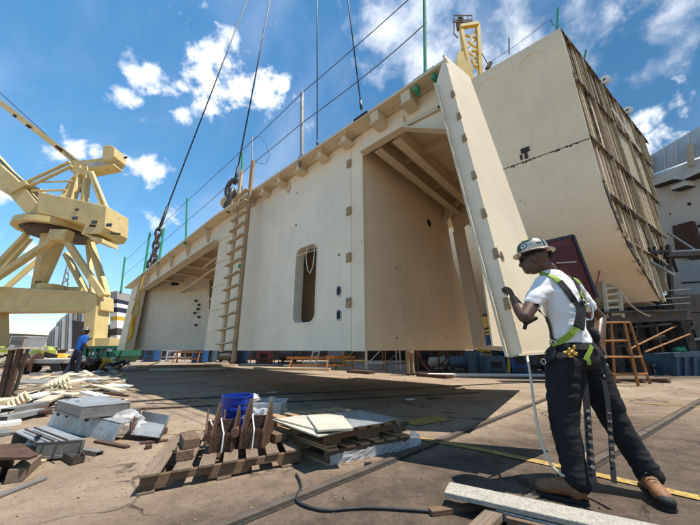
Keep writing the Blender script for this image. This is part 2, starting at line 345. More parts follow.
# ================================================================== ground
def ground_mat():
    m = bpy.data.materials.new('yard_concrete'); m.use_nodes = True; nt = m.node_tree; N = nt.nodes; L = nt.links
    b = N['Principled BSDF']; b.inputs['Roughness'].default_value = .85; b.inputs['Specular IOR Level'].default_value = .25
    tc = N.new('ShaderNodeTexCoord'); P = tc.outputs['Object']
    def nz(sc, det=8, ro=.6, dist=0., vec=None):
        n = N.new('ShaderNodeTexNoise'); n.inputs['Scale'].default_value = sc; n.inputs['Detail'].default_value = det; n.inputs['Roughness'].default_value = ro; n.inputs['Distortion'].default_value = dist; L.new(vec or P, n.inputs['Vector']); return n.outputs['Fac']
    def mr(x, a, b_, c=0., d=1.):
        n = N.new('ShaderNodeMapRange'); n.interpolation_type = 'SMOOTHSTEP'
        for k, v_ in (('From Min', a), ('From Max', b_), ('To Min', c), ('To Max', d)): n.inputs[k].default_value = v_
        L.new(x, n.inputs['Value']); return n.outputs['Result']
    def mt(op, a, b_=None):
        n = N.new('ShaderNodeMath'); n.operation = op
        for i, x in enumerate((a, b_)):
            if x is None: continue
            if isinstance(x, (int, float)): n.inputs[i].default_value = x
            else: L.new(x, n.inputs[i])
        return n.outputs[0]
    def mix(f, a, b_):
        n = N.new('ShaderNodeMix'); n.data_type = 'RGBA'; L.new(f, n.inputs['Factor'])
        for k, x in (('A', a), ('B', b_)):
            if isinstance(x, tuple): n.inputs[k].default_value = (*x, 1)
            else: L.new(x, n.inputs[k])
        return n.outputs['Result']
    base = mix(mr(nz(.8, 9, .65), .3, .7), (.255, .185, .125), (.41, .315, .22))
    base = mix(mr(nz(9, 8, .7), .42, .72, 0, .6), base, (.20, .145, .10))
    base = mix(mr(nz(28, 8, .75), .50, .66, 0, .6), base, (.15, .105, .075))
    base = mix(mr(nz(1.7, 10, .78, 1.2), .55, .63, 0, .5), base, (.19, .14, .10))
    base = mix(mr(nz(60, 4, .7), .52, .75, 0, .5), base, (.47, .38, .29))
    base = mix(mr(nz(150, 3, .7), .60, .72, 0, .55), base, (.14, .10, .07))
    # oil and dirt trodden along the rails on the right
    sx = N.new('ShaderNodeSeparateXYZ'); L.new(P, sx.inputs[0])
    # signed distance to the first rail (line from (-.68,2.02) to (9.94,8.89)); positive on the camera side
    q = mt('ADD', mt('MULTIPLY', sx.outputs['X'], .543), mt('MULTIPLY', sx.outputs['Y'], -.840))   # -2.066 on the rail
    q = mt('ADD', q, 2.066)
    edge = mt('ADD', q, mt('MULTIPLY', mt('SUBTRACT', nz(1.5, 8, .65), .5), 1.3))
    st = mt('MULTIPLY', mr(edge, -.9, .25), mr(edge, 2.2, 3.4, 1., .4))
    lim = mr(mt('ADD', sx.outputs['X'], mt('MULTIPLY', mt('SUBTRACT', nz(1.1, 6), .5), 2.)), 3.2, 6.5, 1., .25)
    st = mt('MULTIPLY', st, lim)
    st2 = mr(nz(3.5, 9, .75), .34, .62, .68, 1.)
    base = mix(mt('MULTIPLY', mt('MULTIPLY', st, st2), .95), base, (.066, .047, .034))
    # painted gloom: ground darkened under the hull cradles to cut bounced light
    hull_shade = mt('MULTIPLY', mr(mt('ADD', sx.outputs['Y'], mt('MULTIPLY', nz(.7, 6), 2.)), 10.6, 12.2), mr(mt('ADD', sx.outputs['X'], mt('MULTIPLY', nz(.6, 6), 2.)), 5.5, 7.5))
    base = mix(mt('MULTIPLY', hull_shade, .85), base, (.055, .043, .033))
    # dark blotches
    base = mix(mr(nz(.55, 8, .7, .5), .56, .70, 0, .55), base, (.11, .085, .062))
    base = mix(mr(nz(2.6, 9, .75, .8), .58, .70, 0, .75), base, (.085, .068, .055))
    # cracks
    v = N.new('ShaderNodeTexVoronoi'); v.feature = 'DISTANCE_TO_EDGE'; v.inputs['Scale'].default_value = .55
    dn = N.new('ShaderNodeTexNoise'); dn.inputs['Scale'].default_value = 2.5; dn.inputs['Detail'].default_value = 6; L.new(P, dn.inputs['Vector'])
    va = N.new('ShaderNodeVectorMath'); va.operation = 'MULTIPLY_ADD'; va.inputs[1].default_value = (.7, .7, .7); L.new(dn.outputs['Color'], va.inputs[0]); L.new(P, va.inputs[2]); L.new(va.outputs[0], v.inputs['Vector'])
    ck = mt('MULTIPLY', mr(v.outputs['Distance'], .003, .014, 1., 0.), mr(nz(.9, 4), .44, .56))
    base = mix(mt('MULTIPLY', ck, .85), base, (.05, .038, .028))
    L.new(base, b.inputs['Base Color'])
    base = mix(mr(nz(4.5, 10, .8, .6), .55, .66, 0, .55), base, (.15, .11, .08))
    L.new(base, b.inputs['Base Color'])
    h = mt('ADD', mt('MULTIPLY', nz(22, 8, .7), 1.), mt('MULTIPLY', ck, -1.2)); h = mt('ADD', h, mt('MULTIPLY', nz(120, 4, .7), .5))
    bp = N.new('ShaderNodeBump'); bp.inputs['Strength'].default_value = .75; bp.inputs['Distance'].default_value = .025; L.new(h, bp.inputs['Height']); L.new(bp.outputs['Normal'], b.inputs['Normal'])
    return m
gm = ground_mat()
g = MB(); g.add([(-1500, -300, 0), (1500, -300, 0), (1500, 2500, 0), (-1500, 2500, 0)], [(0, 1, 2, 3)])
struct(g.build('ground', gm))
def strip(name, pts, wdt, z, m, h=None):
    b = MB()
    for a, c in zip(pts, pts[1:]):
        a, c = V((a[0], a[1], z)), V((c[0], c[1], z)); d = (c - a).normalized(); n = V((-d.y, d.x, 0)) * wdt / 2
        if h: b.quad(a - n, c - n, c + n, a + n, (0, 0, h))
        else: b.add([a - n, c - n, c + n, a + n], [(0, 1, 2, 3)])
    return struct(b.build(name, m))
# embedded crane rails: steel head between two dark flangeways
def railway(p, q, ext0=0, ext1=0):
    p, q = pz(*p), pz(*q); d = (q - p).normalized(); a = p - d * ext0; c = q + d * ext1; n = V((-d.y, d.x, 0))
    strip('rail_groove', [a, c], .125, .004, 'slot')
    strip('rail_head', [a, c], .06, .006, 'rail', .012)
railway((230, 524), (450, 437), 3, 11)
railway((505, 515), (690, 407), 2, 3)
railway((60, 425), (150, 408), 7, 0); railway((40, 409), (190, 398), 5, 0)
railway((310, 393), (455, 386), 20, 25); railway((330, 400), (480, 392.5), 14, 0)
def yline(pts, wd):
    strip('yellow_line', [pz(*p) for p in pts], wd, .008, 'mark')
yline([(414, 438), (480, 450), (560, 467), (700, 499)], .10); yline([(408, 424), (445, 418)], .30); yline([(560, 399), (700, 407)], .06)
yline([(325, 441), (265, 425), (190, 397)], .05)
# gravel crumbs lying about
gb = MB()
for i in range(1700):
    a = random.random(); Y = 1.6 + 7 * random.random() ** 1.6; X = random.uniform(-1.25, 1.25) * Y
    r = random.choice([.002, .003, .004, .005, .007, .011]) * random.uniform(.6, 1.2)
    vs_ = [V((X, Y, r * .3)) + V((random.uniform(-1, 1), random.uniform(-1, 1), random.uniform(-.4, .9))).normalized() * r for _ in range(6)]
    gb.add(vs_, [(0, 1, 2), (0, 2, 3), (0, 3, 4), (0, 4, 5), (5, 4, 1), (1, 2, 5), (2, 3, 5), (1, 3, 4)])
tag(gb.build('gravel', mat('gravel_crumbs', (.27, .21, .16), .9, var=.5, scale=3)), 'loose crumbs of gravel and grit strewn over the concrete', 'gravel', kind='stuff')
# ================================================================== the hoisted hull block
Ud = V((-.735, .678, 0)).normalized(); Wd = V((Ud.y, -Ud.x, 0)); Zd = V((0, 0, 1))
A0 = pz(443, 60, 4.95); A0.z = 0
def B(s, w, z): return A0 + Ud * s + Wd * w + Zd * z
def onW(u, v, w): return ppl(u, v, B(0, w, 0), Wd)
def onS(u, v, s): return ppl(u, v, B(s, 0, 0), Ud)
def suz(p): d = V(p) - A0; return d.dot(Ud), d.dot(Wd), p[2]
HB = .94
def topz(s): return 4.95 + .01 * min(s, 7.6) - max(0, s - 7.6) * .054
blk = thing('ship_block', 'huge cream primed steel hull block hanging from crane slings just above the ground', 'ship section', B(9, 2.5, HB))
def part(mb, name, m, parent=blk, **k): return mb.build(name, m, parent, **k)
SE = 19.4   # far end
# deck flange all along the top (overhangs the wall)
b = MB(); ss = [-.05, 2, 4, 6, 7.6, 11, 15, SE]
for s0, s1 in zip(ss, ss[1:]):
    b.hexa([B(s0, 0, topz(s0) - .05), B(s1, 0, topz(s1) - .05), B(s1, .9, topz(s1) - .05), B(s0, .9, topz(s0) - .05), B(s0, 0, topz(s0)), B(s1, 0, topz(s1)), B(s1, .9, topz(s1)), B(s0, .9, topz(s0))])
part(b, 'deck_flange', 'rim')
# deck plating behind it
b = MB()
ee = lambda s: .7 if s < 0 else s
for s0, s1 in zip(ss, ss[1:]):
    b.hexa([B(s0, .80, topz(s0) - .12), B(s1, .80, topz(s1) - .12), B(s1, 5.6, topz(s1) - .12), B(ee(s0), 5.6, topz(s0) - .12), B(s0, .80, topz(s0) - .06), B(s1, .80, topz(s1) - .06), B(s1, 5.6, topz(s1) - .06), B(ee(s0), 5.6, topz(s0) - .06)])
part(b, 'deck_plating', 'tan')
# the flat white wall with its doorway
WL0, WL1 = 2.08, 5.95
def rrect(c0, c1, z0, z1, r, w, n=6, skew=0):
    pts = []
    for (cx, cz, a0) in ((c1 - r, z1 - r, 0), (c0 + r, z1 - r, 90), (c0 + r, z0 + r, 180), (c1 - r, z0 + r, 270)):
        for i in range(n + 1):
            a = R(a0 + 90 * i / n); pts.append(B(cx + r * math.cos(a), w, cz + r * math.sin(a)))
    return pts
door = rrect(2.98, 3.64, 1.45, 3.0, .16, .3)
def hole(u, v, r, w=.3):
    s, _, z = suz(onW(u, v, w)); return [B(s + r * math.cos(a), w, z + r * math.sin(a)) for a in [2 * math.pi * i / 10 for i in range(10)]]
small = [hole(286, 177, .03), hole(273, 205, .03) if False else hole(297, 193, .03), hole(322, 224, .028) if False else hole(274, 286, .02), hole(296, 225, .032), hole(339, 255, .03)]
slots = []
for (u, v) in ((339, 291), (339, 315)):
    s, _, z = suz(onW(u, v, .3)); slots.append(rrect(s - .042, s + .042, z - .075, z + .075, .038, .3, 4))
outer = [B(WL0, .3, HB), B(WL1, .3, HB), B(WL1, .3, topz(WL1) - .06), B(WL0, .3, topz(WL0) - .06)]
wallp = part(MB().plate(outer, Wd * .025, [door] + small + slots), 'wall_plate', 'wall')
# doorway rim and slot rims
def ringpart(loop, width, depth, name, m, parent):
    c = sum(loop, V()) / len(loop); n = len(loop); b = MB()
    rings = []
    for p in loop:
        d = (p - c).normalized()
        rings.append([p - d * .002 - Wd * .012, p + d * width - Wd * .012, p + d * width + Wd * .003, p - d * .002 + Wd * depth])
    b.rings(rings, close=True); return part(b, name, m, parent)
ringpart(door, .035, .20, 'door_rim', 'wall', wallp)
for sl_ in slots: ringpart(sl_, .02, .08, 'slot_rim', 'steel', wallp)
# compartment behind the wall: inner bulkhead with a second, darker doorway and side walls
inner = rrect(3.02, 3.58, 1.62, 2.85, .16, 1.2)
part(MB().plate([B(2.05, 1.2, HB), B(WL1, 1.2, HB), B(WL1, 1.2, 4.85), B(2.05, 1.2, 4.85)], Wd * .02, [inner]), 'inner_bulkhead', 'tan')
part(MB().quad(B(2.05, 2.6, HB), B(WL1, 2.6, HB), B(WL1, 2.6, 4.8), B(2.05, 2.6, 4.8), Wd * .02), 'back_bulkhead', 'tan')
part(MB().quad(B(2.06, .33, HB), B(WL1, .33, HB), B(WL1, 5.4, HB), B(2.06, 5.4, HB), Zd * .02), 'bottom_plating', 'rim')
part(MB().tube([B(3.25, .27, 2.98), B(3.22, .22, 2.72), B(3.13, .2, 2.45), B(3.05, .2, 2.35), B(2.99, .22, 2.5), B(3.0, .25, 2.8), B(3.06, .28, 2.96)], .008), 'looped_line', 'white')
# weld seams and the round patch on the wall
b = MB(); s0, _, z0 = suz(onW(243, 272, .3)); s1, _, z1 = suz(onW(349, 240, .3))
b.beam(B(s0 if s0 < WL1 - .01 else WL1 - .01, .298, z0), B(WL0 + .01, .298, z1), .006, .012); part(b, 'weld_seam', 'wall', wallp)
s, _, z = suz(onW(325, 205, .3)); part(MB().lathe(B(s, .2995, z), [(.0, .0), (.26, .0), (.262, -.002), (.0, -.002)], 40, axis=Wd, x=Ud), 'round_patch', 'patch', wallp)
# oval lug under the flange
s, _, z = suz(onW(287, 187, .26)); ringpart([B(s + .05 * math.cos(a), .285, z + .11 * math.sin(a)) for a in [2 * math.pi * i / 16 for i in range(16)]], .045, .02, 'oval_lug', 'rim', blk)
# brackets under the flange
for (u, v) in ((248, 201), (263, 194), (279, 186), (298, 174), (320, 162), (344, 146)):
    s = suz(onW(u, v, .12))[0]; b = MB(); z = topz(s) - .05
    b.quad(B(s - .12, .29, z), B(s + .12, .29, z), B(s + .12, .04, z), B(s - .12, .04, z), Zd * -.03)
    b.hexa([B(s - .06, .3, z - .15), B(s + .06, .3, z - .15), B(s + .06, .10, z - .15), B(s - .06, .10, z - .15), B(s - .06, .3, z - .03), B(s + .06, .3, z - .03), B(s + .06, .08, z - .03), B(s - .06, .08, z - .03)])
    b.quad(B(s - .12, .29, z - .153), B(s + .12, .29, z - .153), B(s + .12, .06, z - .153), B(s - .12, .06, z - .153), Zd * -.022)
    part(b, 'bracket', 'rim', bevel=.006)
for (u, v) in ((377, 124), (408, 103)):
    s = suz(onW(u, v, .12))[0]; b = MB(); z = topz(s) - .05
    b.hexa([B(s - .085, .3, z - .2), B(s + .085, .3, z - .2), B(s + .085, .06, z - .2), B(s - .085, .06, z - .2), B(s - .085, .3, z - .002), B(s + .085, .3, z - .002), B(s + .085, .03, z - .002), B(s - .085, .03, z - .002)])
    b.quad(B(s - .1, .29, z - .203), B(s + .1, .29, z - .203), B(s + .1, .03, z - .203), B(s - .1, .03, z - .203), Zd * -.02)
    part(b, 'bracket', 'rim', bevel=.006)
# clips at the wall's right edge
for v in (165, 212, 258, 303):
    p = onW(346, v, .28); s, _, z = suz(p); part(MB().box(B(2.12, .285, z), .10, .03, .16, rz=math.atan2(Ud.y, Ud.x)), 'edge_clip', 'tabrown')
# corner flange and the long tan bulkhead running back
part(MB().quad(B(2.075, .302, HB - .01), B(1.79, .302, HB - .01), B(1.79, .302, 4.9), B(2.075, .302, 4.9), Wd * .03), 'corner_flange', 'tan', bevel=.008)
def bt(w): return 4.88
bk_r_t = onS(441, 172, 1.83); bk_r_b = onS(478, 348, 1.83)
prof = [B(1.83, .335, HB), B(1.83, 5.05, HB + .03), B(1.83, 4.6, 2.0), B(1.83, 4.1, 3.2), B(1.83, 3.95, 4.3), B(1.83, 3.95, 4.80), B(1.83, .335, 4.80)]
bul = part(MB().plate(prof, Ud * .03), 'bulkhead', 'tan')
s_, w_, z_ = suz(onS(429, 223, 1.83)); b = MB()
b.lathe(B(1.83, w_, z_), [(0, 0), (.10, 0), (.07, -.02), (0, -.025)], 12, axis=Ud, x=Wd); part(b, 'burn_mark', 'blackedge', bul)
for (u, v) in ((396, 268), (397, 338), (420, 180), (446, 337), (362, 242)):
    s_, w_, z_ = suz(onS(u, v, 1.83)); part(MB().lathe(B(1.83, w_, z_), [(0, 0), (.016, 0), (.012, -.012), (0, -.014)], 10, axis=Ud, x=Wd), 'stud', 'rust', bul)
# header beam over the open bay with corner gusset
hz = lambda s: topz(s) - .06
h_low = 3.97
S1 = .26
hd = [B(1.79, .3, h_low - .38), B(1.55, .3, h_low - .1), B(1.15, .3, 3.95), B(.95, .3, 3.92), B(S1, .3, 3.62), B(S1, .3, hz(S1)), B(1.79, .3, hz(1.79))]
P_ = lambda u, v: onW(u, v, .3)
hl_ = suz(P_(365, 152))[2]
hdr = [B(1.785, .3, hl_ - .04), P_(366, 151.5), P_(405, 128.5), P_(449, 131), P_(447, 100), B(.18, .3, hz(.3)), B(1.785, .3, hz(1.8))]
part(MB().plate(hdr, Wd * .03), 'header_plate', 'wall')
b = MB(); b.beam(P_(363, 154) - Wd * .03, P_(405.5, 129) - Wd * .03, .14, .025, up=Wd.cross(Ud)); part(b, 'header_flange', 'panel')
b = MB(); b.beam(P_(405, 129.5) - Wd * .03, P_(449, 132) - Wd * .03, .14, .025); part(b, 'header_flange', 'panel')
b = MB(); b.beam(P_(404, 127) - Wd * .03, P_(441, 108) - Wd * .03, .07, .022, up=Wd); part(b, 'gusset_bar', 'panel')
b = MB(); b.beam(P_(404, 117) - Wd * .02, P_(405, 128) - Wd * .02, .02, .04, up=Wd); part(b, 'gusset_bar', 'panel')
b = MB(); b.beam(P_(436, 88) - Wd * .03, P_(449, 131) - Wd * .03, .028, .06, up=Wd); part(b, 'gusset_bar', 'panel')
part(MB().lathe(P_(437, 88) - Wd * .05, [(0, 0), (.03, 0), (.03, .03), (0, .03)], 10, axis=Wd, x=Ud), 'stud', 'blackedge')
part(MB().lathe(P_(441, 108) - Wd * .05, [(0, 0), (.03, 0), (.03, .03), (0, .03)], 10, axis=Wd, x=Ud), 'stud', 'blackedge')
# ceiling frames and rear frames in the bay
for s in (1.1, 1.5):
    b = MB(); b.beam(B(s, .4, 4.62), B(s, 5.5, 4.62), .03, .38); b.beam(B(s, .4, 4.44), B(s, 5.5, 4.44), .16, .025); part(b, 'ceiling_frame', 'rim')
for w in (1.3, 2.6, 3.9):
    b = MB(); b.beam(B(1.8, w, 4.70), B(.3 + w * .25, w, 4.70), .02, .2); part(b, 'ceiling_stiffener', 'rim')
for p, q2 in ((ppl(391, 139, B(0, .7, 0), Wd), ppl(443, 162, B(0, 2.2, 0), Wd)), (ppl(388, 150, B(0, 1.2, 0), Wd), ppl(436, 172, B(0, 3.2, 0), Wd))):
    b = MB(); b.beam(p, q2, .10, .16); part(b, 'diagonal_brace', 'rim')
# rear plate of the bay with its manhole
RW = 3.97
q = lambda u, v: onW(u, v, RW)
rear_out = [q(437, 130), q(474, 130), q(518, 352), q(477, 349), q(455, 236), q(441, 176)]
opn = [q(463, 228), q(470, 222), q(482, 216), q(500, 230), q(512, 340), q(486, 346), q(483, 330)]
part(MB().plate(rear_out, Wd * .03, [opn]), 'rear_plate', 'tan')
b = MB(); st = [q(455, 234), q(464, 226), q(485, 331), q(481, 346), q(476, 349)]
b.plate([p - Wd * .14 for p in st], Wd * .138); part(b, 'manhole_rim', 'panel')
for u0, u1 in ((448, 458), (455, 466)):
    b = MB(); b.beam(q(u0 - 2, 130) - Wd * .1, q(u1, 205) - Wd * .1, .05, .16, up=Wd); part(b, 'rear_stiffener', 'rim')
b = MB(); b.beam(q(446, 228) - Wd * .3, q(470, 196) - Wd * .3, .12, .10, up=Wd); part(b, 'rear_brace', 'panel')
b = MB().lathe(B(.9, 2.0, 4.45), [(0, 0), (.05, 0), (.06, -.03), (.03, -.06), (0, -.06)], 16)
part(MB().quad(B(.12, .8, 1.0), B(.7, 5.55, 1.0), B(.7, 5.55, 4.82), B(.12, .8, 4.82), -Ud * .02), 'sun_block_plate', 'tan')  # added plate, unseen behind the end panel, keeps sun out of the bay
# big end panel with its front flange
TLp = pz(444, 54, 5.06); BLp = py(523, 355, 2.62); TRp = pz(470, 77, 5.06)
ed = (TRp - TLp).normalized()
pn = (BLp - TLp).cross(ed).normalized()
BRp = ppl(569, 352, TLp, pn); TRp2 = TRp
if pn.x < 0: pn = -pn
hp = ppl(501.5, 254, TLp, pn); hc = []
def onP(u, v): return ppl(u, v, TLp, pn)
hcut = [onP(u, v) for u, v in ((500, 251), (502, 252), (504, 257), (504.5, 262), (502, 262), (500, 256))]
pan = part(MB().plate([TLp, BLp, BRp, TRp2], -pn * .03, [hcut]), 'end_panel', 'panel')
dn_ = (BLp - TLp).normalized()
fl = Ud * 1.0; fl = (fl - dn_ * fl.dot(dn_)).normalized()
def onF(u, v):
    n = dn_.cross(fl).normalized(); return ppl(u, v, TLp, n)
fn = dn_.cross(fl).normalized()
if fn.dot(-TLp) < 0: fn = -fn
TLf = onF(436, 84); BLf = onF(508, 357.5)
fpl = part(MB().quad(TLp - fn * .002, BLp - fn * .002, BLf, TLf, -fn * .03), 'end_flange', 'wall', pan, bevel=.004)
part(MB().beam(onF(436.5, 86) + fn * .03, onF(508.5, 357) + fn * .03, .022, .07, up=fn), 'flange_lip', 'panel', pan)
for (u, v) in ((453, 94), (459, 116), (464.5, 138), (474, 175), (484, 213), (496, 253), (507, 303)):
    p = onF(u, v); b = MB(); b.quad(p + fl * .022 - dn_ * .05 + fn * .003, p - fl * .022 - dn_ * .05 + fn * .003, p - fl * .03 + dn_ * .06 + fn * .003, p + fl * .03 + dn_ * .06 + fn * .003, fn * .012)
    part(b, 'edge_clip', 'tabrown', pan)
part(MB().lathe(onP(502, 257) - pn * .028, [(0, 0), (.09, 0), (.09, .01), (0, .01)], 12, axis=-pn, x=dn_), 'burnt_hole', 'blackedge', pan)
part(MB().quad(onP(505, 357), onP(568, 352.5), onP(568, 350) , onP(524, 353), pn * .012), 'bottom_strip', 'panel', pan)
# ---- left bay
s_c0, s_c1 = 6.7, 7.75
b = MB().quad(B(s_c0, .3, HB), B(s_c1, .3, HB), B(s_c1, .3, topz(7.5) - .07), B(s_c0, .3, topz(7) - .07), Wd * .03)
b.quad(B(s_c1, .31, HB), B(s_c1, 1.3, HB), B(s_c1, 1.3, topz(7.5) - .13), B(s_c1, .31, topz(7.5) - .13), Ud * .03)
part(b, 'bay_column', 'rim')
for z in (1.45, 2.05, 2.75, 3.5, 4.25):
    b = MB(); b.quad(B(s_c0, .298, z), B(s_c1 + .02, .298, z), B(s_c1 + .02, .275, z), B(s_c0, .285, z), Zd * .03); part(b, 'column_stiffener', 'rim')
part(MB().quad(B(WL1 + .005, .3, HB), B(s_c0 - .005, .3, HB), B(s_c0 - .005, .3, topz(6.2) - .07), B(WL1 + .005, .3, topz(6.2) - .07), Wd * .02), 'infill_plate', 'rim')
se0 = 15.9
b = MB(); 
for s0, s1 in ((s_c1, 11.), (11., se0)): b.hexa([B(s0, .3, topz(s0) - .75), B(s1, .3, topz(s1) - .75), B(s1, .33, topz(s1) - .75), B(s0, .33, topz(s0) - .75), B(s0, .3, topz(s0) - .06), B(s1, .3, topz(s1) - .06), B(s1, .33, topz(s1) - .06), B(s0, .33, topz(s0) - .06)])
part(b, 'header_plate', 'rim')
b = MB(); b.beam(B(s_c1, .25, topz(s_c1) - .77), B(se0, .25, topz(se0) - .77), .3, .04); part(b, 'header_flange', 'panel')
for s in (8.6, 10.4, 12.2, 14.0, 15.6):
    b = MB().quad(B(s, .29, topz(s) - .06), B(s, .06, topz(s) - .06), B(s, .29, topz(s) - .7), B(s, .285, topz(s) - .7), Ud * .03); part(b, 'header_gusset', 'rim')
for s in (8.8, 10.2, 11.6, 13.0, 14.4):
    b = MB(); z = topz(s) - .34; b.beam(B(s, .5, z), B(s, 5.4, z), .03, .36); b.beam(B(s, .5, z - .19), B(s, 5.4, z - .19), .2, .03); part(b, 'ceiling_frame', 'rim')
b = MB(); b.tube([B(9, 1.2, 4.1), B(11, 1.3, 4.0), B(13, 1.4, 3.8), B(15, 1.4, 3.6)], .05); b.tube([B(8.5, .9, 4.3), B(10, .9, 4.1), B(11, 1.1, 4.15)], .04); part(b, 'ceiling_pipe', 'rim')
la, lb, lc, ld = py(138, 285, 14.6), py(209, 278, 13.6), py(209, 350, 13.6), py(136, 350, 14.6)
la.z = lb.z = max(la.z, lb.z) + .1; lc.z = ld.z = HB
part(MB().quad(la, lb, lc, ld, (0, .03, 0)), 'bay_bulkhead', 'rivet', uvaxes=((lb - la).normalized(), Zd))
for (u, v) in ((196, 301), (199, 305), (195, 313), (199, 317), (196, 325), (198, 309)):
    p = py(u, v, 13.7); part(MB().lathe(p, [(0, 0), (.06, 0), (.06, .05), (0, .05)], 8, axis=V((0, -1, 0)), x=V((1, 0, 0))), 'stud', 'blackedge')
part(MB().box(py(176, 283, 14.05), .35, .2, .25), 'junction_box', 'black')
# end column on the left
b = MB().quad(B(se0, .28, HB), B(19.2, .28, HB), B(18.9, .28, topz(18.9) - .06), B(se0, .28, topz(se0) - .06), Wd * .04)
part(b, 'end_column', 'rim')
b = MB(); b.beam(B(se0 + .02, .12, HB), B(se0 + .02, .12, topz(se0) - .07), .04, .32, up=Wd); part(b, 'column_flange', 'panel')
for z in (1.5, 2.15, 2.8, 3.45):
    b = MB(); b.quad(B(se0 + .05, .275, z), B(se0 + 1.6, .275, z), B(se0 + 1.5, .1, z), B(se0 + .05, .02, z), Zd * .04); part(b, 'column_stiffener', 'rim')
b = MB(); b.quad(B(18.93, .31, HB), B(18.93, 5.4, HB), B(18.93, 5.4, topz(SE) - .2), B(18.93, .31, topz(SE) - .2), Ud * .03); part(b, 'end_bulkhead', 'tan')
part(MB().quad(B(s_c1, 5.4, HB), B(18.9, 5.4, HB), B(18.9, 5.4, 4.3), B(s_c1, 5.4, 4.6), Wd * .03), 'far_wall', 'tan')
b = MB(); p = onW(134, 318, -.25)
b.rings([[p + V((math.cos(a) * .12, 0, .42 * math.sin(a) + .3)) + V((math.cos(a) * .035 * math.cos(t), .035 * math.sin(t), math.sin(a) * .035 * math.cos(t))) for t in [2 * math.pi * j / 8 for j in range(8)]] for a in [2 * math.pi * i / 20 for i in range(20)]], close=True)
b.tube([p + V((-.02, 0, .1)), p + V((0, -.02, -.3)), p + V((.05, 0, -.75)), p + V((-.1, 0, -1.0))], [.09, .10, .07, .03]); b.tube([p + V((0, 0, .7)), p + V((0, .05, 1.9))], .03)
tag(b.build('chain_hoist', 'yellow2'), 'yellow lever hoist hanging down the far left column of the raised block', 'hoist')
# ================================================================== guard posts, wires, slings, ladder
def post(name, base, top, r, m, label, cat='guard post', group=None, clamp=True, sq=False):
    t = thing(name, label, cat, base, group); b = MB()
    if sq: b.beam(base, top, r * 2, r * 2, up=Wd)
    else: b.tube([base, top], r, 8)
    b.build('post_tube', m, t)
    if clamp:
        c = MB(); c.box(V(base) + V((0, 0, .03)), .16, .10, .06, rz=math.atan2(Ud.y, Ud.x)); c.box(V(base) + Ud * .07 + V((0, 0, -.05)), .03, .09, .22, rz=math.atan2(Ud.y, Ud.x)); c.build('clamp', m, t)
    return t
def rim(u, v, w=.06): p = onW(u, v, w); p.z = topz(suz(p)[0]); return B(suz(p)[0], w, p.z)
def topof(base, u, v): 
    n = V((base[0], base[1], 0)).normalized(); return ppl(u, v, base, n)
def mkpost(u, v, tu, tv, r, m, label, **k):
    b_ = rim(u, v); t_ = topof(b_, tu, tv); post('guard_post', b_, t_, r, m, label, group='guard posts clamped along the block rim', **k); return b_, t_
P1 = mkpost(122, 287, 125, 257, .05, 'green', 'farthest left green guard post on the raised block rim, topped by a wire loop')
P1b = mkpost(145, 268, 150, 233, .05, 'green', 'green guard post just left of the far sling shackle')
P1c = mkpost(160, 257, 164, 228, .05, 'green', 'short green guard post beside the far sling shackle')
P2 = mkpost(186, 240, 187, 198, .035, 'green', 'green guard post midway between the two sling shackles')
P4 = mkpost(252, 190, 252, 137, .022, 'steel', 'thin grey guard post with a dangling wire loop right of the wooden ladder')
P5 = mkpost(302, 158, 302, 92, .03, 'steel', 'stout grey square guard post with bolted clamp above the white wall', sq=True)
gb_ = rim(425, 75, .10); P6 = (gb_, topof(gb_, 424, -40))
t = thing('clamp_post', 'tall green guard post in a jaw clamp at the right end of the block rim', 'guard post', gb_, 'guard posts clamped along the block rim')
MB().tube([P6[0], P6[1]], .028, 10).build('post_tube', 'green', t)
c = MB(); c.box(gb_ + V((0, 0, .045)), .36, .11, .05, rz=math.atan2(Ud.y, Ud.x))
for k in (-1, 1): c.box(gb_ + Ud * (.15 * k) + V((0, 0, -.06)), .05, .11, .26, rz=math.atan2(Ud.y, Ud.x)); c.tube([gb_ + Ud * (.15 * k) - Wd * .03 + V((0, 0, -.19)), gb_ + Ud * (.15 * k) - Wd * .12 + V((0, 0, -.19))], .022)
c.build('jaw', 'green', t, bevel=.006)
def wire(name, pts, r, m, label, cat, group=None):
    return tag(MB().tube(pts, r, 6).build(name, m, smooth=True), label, cat, group)
def sag(a, b, k, n=8): return [a.lerp(b, i / n) - V((0, 0, k * 4 * (i / n) * (1 - i / n))) for i in range(n + 1)]
def pt_on(base, u, v): return topof(base, u, v)
up1 = [topof(P1[0], 125, 261), topof(P2[0], 187, 201), topof(P4[0], 252, 141), topof(P5[0], 302, 93), topof(P6[0], 408, 0), topof(P6[0], 425, -18)]
lo1 = [topof(P1[0], 124, 275), topof(P2[0], 187, 221), topof(P4[0], 252, 164), topof(P5[0], 302, 123), topof(P6[0], 372, 70), topof(P6[0], 427, 22)]
fix = lambda pts: [p for a, b_ in zip(pts, pts[1:]) for p in sag(a, b_, .02, 5)[:-1]] + [pts[-1]]
# keep the intermediate wire points on the rim plane
def rimplane(u, v): return onW(u, v, .06)
up1[4] = rimplane(408, 0); lo1[4] = rimplane(372, 70)
wire('guard_wire', fix(up1), .009, 'cable', 'upper safety wire strung over the tops of the rim posts', 'wire', 'safety wires along the block rim')
wire('guard_wire', fix(lo1), .009, 'cable', 'lower safety wire strung halfway up the rim posts', 'wire', 'safety wires along the block rim')
b4 = topof(P4[0], 252, 143)
wire('wire_tail', [topof(P4[0], u, v) for u, v in ((253, 140), (260, 136), (266, 144), (269, 155), (267, 163), (262, 164), (254, 161))], .006, 'cable', 'loose curl of wire end beside the thin grey post', 'wire')
